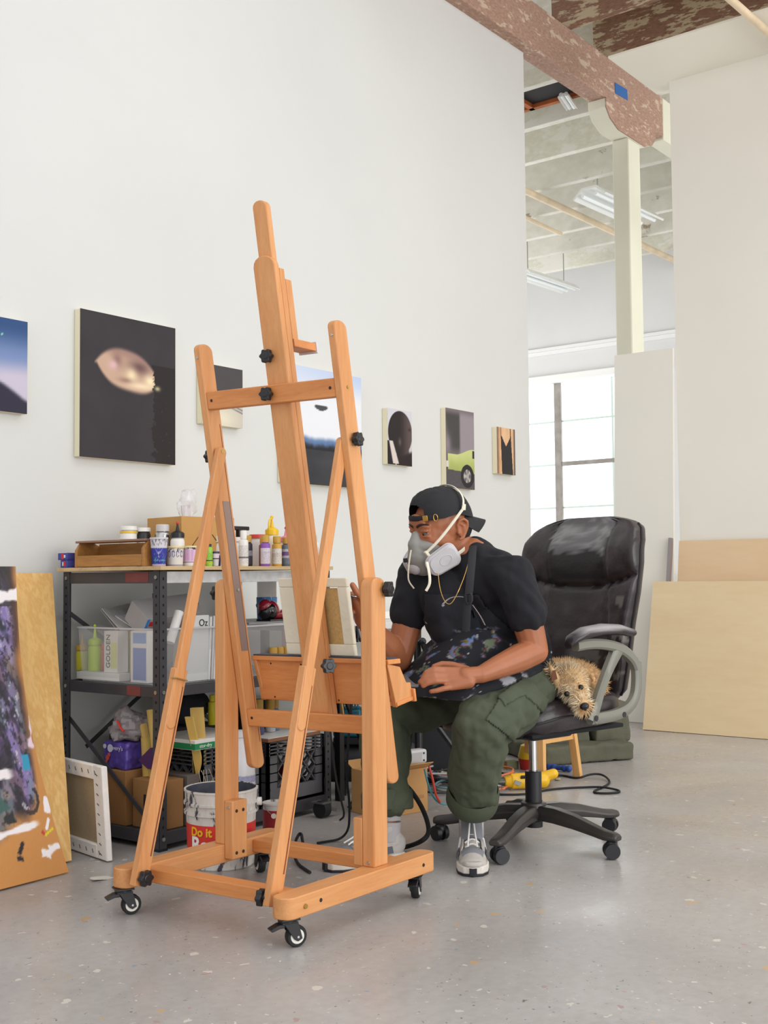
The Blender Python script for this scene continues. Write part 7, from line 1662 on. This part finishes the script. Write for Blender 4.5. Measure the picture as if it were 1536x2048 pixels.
t = thing('toy_pot', 'yellow and red plastic toy on the floor behind chair column', 'toy', tuple(Zp(1062, 1538, 0))); tc = Zp(1063, 1537, 0)
b = MB(); b.lathe([(.055, 0), (.062, .045), (.062, .05)], tc); b.build('red_base', pmat('toy_red', (196, 50, 44)), t)
b = MB(); b.lathe([(.062, .05), (.064, .058), (.05, .11), (.03, .118)], tc); b.build('yellow_top', pmat('toy_yellow', (240, 196, 50)), t)
carton('wood_block', 'green and orange block on floor left of the chair column', tuple(Zp(1022, 1536, 0)), (.06, .05, .035), -.6, mat('dull_green_block', (110, 116, 84), .7), [('x', .5, .5, .98, .98, (196, 140, 84))])
o = crumple('leaf_scrap', 'tiny dry leaf scrap on the floor by drill cord', 'scrap', tuple(Zp(1115, 1558, .006)), (.016, .012, .005), .005, mat('dry_leaf', (176, 160, 120), .9), 4, .5)
# work table behind the painter
tb = thing('work_table', 'white topped work table with black frame behind the painter', 'table', (4.2, 3.35, 0))
TX0, TX1, TY0, TY1, TZ = 3.70, 4.95, 3.10, 3.62, .722
b = MB(); b.span((TX0, TY0, TZ - .028), (TX1, TY1, TZ)); b.build('table_top', mat('white_speckled_top', (222, 220, 218), .5, var=.06, vscale=60), tb, bevel=.003)
for x, y in ((TX0 + .06, TY0 + .05), (TX0 + .06, TY1 - .05), (TX1 - .06, TY0 + .05), (TX1 - .06, TY1 - .05)): b = MB(); b.span((x - .014, y - .014, 0), (x + .014, y + .014, TZ - .028)); b.build('leg', M_black, tb)
for y in (TY0 + .05, TY1 - .05): b = MB(); b.span((TX0 + .06, y - .01, .40), (TX1 - .06, y + .01, .42)); b.build('stretcher', M_black, tb)
b = MB(); b.bar((TX0 + .10, TY0 + .05, .41), (TX0 + .32, TY0 + .05, .02), .012, .012, (0, 1, 0)); b.build('brace', M_black, tb)
for k, (px_, py_) in enumerate(((703, 1276), (714, 1278), (727, 1276))):
    p = Yp(px_, py_, TY0 - .012); t = thing('spring_clamp', ['left of three small black clamps hanging on white table edge', 'middle small black clamp hanging on the white table edge', 'right of three small black clamps hanging on white table edge'][k], 'clamp', tuple(p), 0, 'clamps on the table edge')
    b = MB(); b.bar(p + V((0, 0, .055)), p + V((.004, 0, 0)), .012, .010, (0, 1, 0)); b.bar(p + V((.0, -.006, .03)), p + V((-.012, -.012, -.012)), .009, .008, (0, 1, 0)); b.bar(p + V((.0, -.004, .03)), p + V((.014, -.008, -.012)), .009, .008, (0, 1, 0)); b.build('jaws', M_black, t, bevel=.002)
o = MB().span((4.02, 3.36, TZ + .0005), (4.62, 3.56, TZ + .035)).build('flat_white_box', mat('white_board', (236, 232, 226), .7), bevel=.003); rebase(o, (4.3, 3.46, TZ)); tag(o, 'flat white box lying on the work table by the wall', 'box')
o = MB().box((3.83, 3.30, TZ + .012), (.16, .12, .022), Matrix.Rotation(.5, 4, 'Z')).build('dark_tray', M_black, bevel=.003); rebase(o, (3.83, 3.3, TZ)); tag(o, 'dark tray lying on the near end of the work table', 'tray')
bottle('paint_pot_small', 'small orange topped pot on the work table behind hand', 'pot', 3.76, 3.16, TZ, .02, .04, M_white, pmat('orange_lid', (232, 120, 70)), None, 1, .3)
# camera style stand behind the right elbow
sd = thing('light_stand', 'black stand with cranked clamp behind the painter right elbow', 'stand', (4.05, 2.98, 0))
sp0 = Dp(836, 1345, 4.75); sp1 = Dp(838, 1282, 4.75); base0 = V((sp0.x, sp0.y, 0)); sd.location = base0; MW[sd.name] = Matrix.Translation(base0)
b = MB(); b.cyl(base0 + V((0, 0, .02)), V((sp0.x, sp0.y, sp1.z)), .016, .016, 14); b.build('pole', M_black, sd)
b = MB(); b.bar(Dp(846, 1285, 4.73), Dp(856, 1325, 4.73), .022, .016, (0, 0, 1)); b.ball(Dp(845, 1283, 4.73), .016); b.build('crank_arm', M_black, sd)
b = MB(); b.cyl(Dp(846, 1334, 4.74), Dp(866, 1332, 4.71), .012, .014, 12); b.build('clamp_knob', M_black, sd)
for a in (2.6, 5.6, .9): b = MB(); b.tube([base0 + V((0, 0, .42)), base0 + V((.30 * math.cos(a), .30 * math.sin(a), .012))], .010); b.build('leg', M_black, sd)
b = MB(); b.bar(Dp(806, 1318, 4.77), Dp(836, 1345, 4.77), .02, .014, (0, 0, 1)); b.build('brace', M_black, sd)
# grey tablet lying over the right thigh
o = MB().box(Dp(806, 1362, 3.80), (.10, .15, .009), Matrix.Rotation(.35, 4, 'Z') @ Matrix.Rotation(-.28, 4, 'Y')).build('tablet', mat('grey_tablet_face', (128, 128, 130), .35), bevel=.004); rebase(o, Dp(806, 1362, 3.80)); tag(o, 'grey tablet with dark rim resting on the painter right thigh', 'tablet')
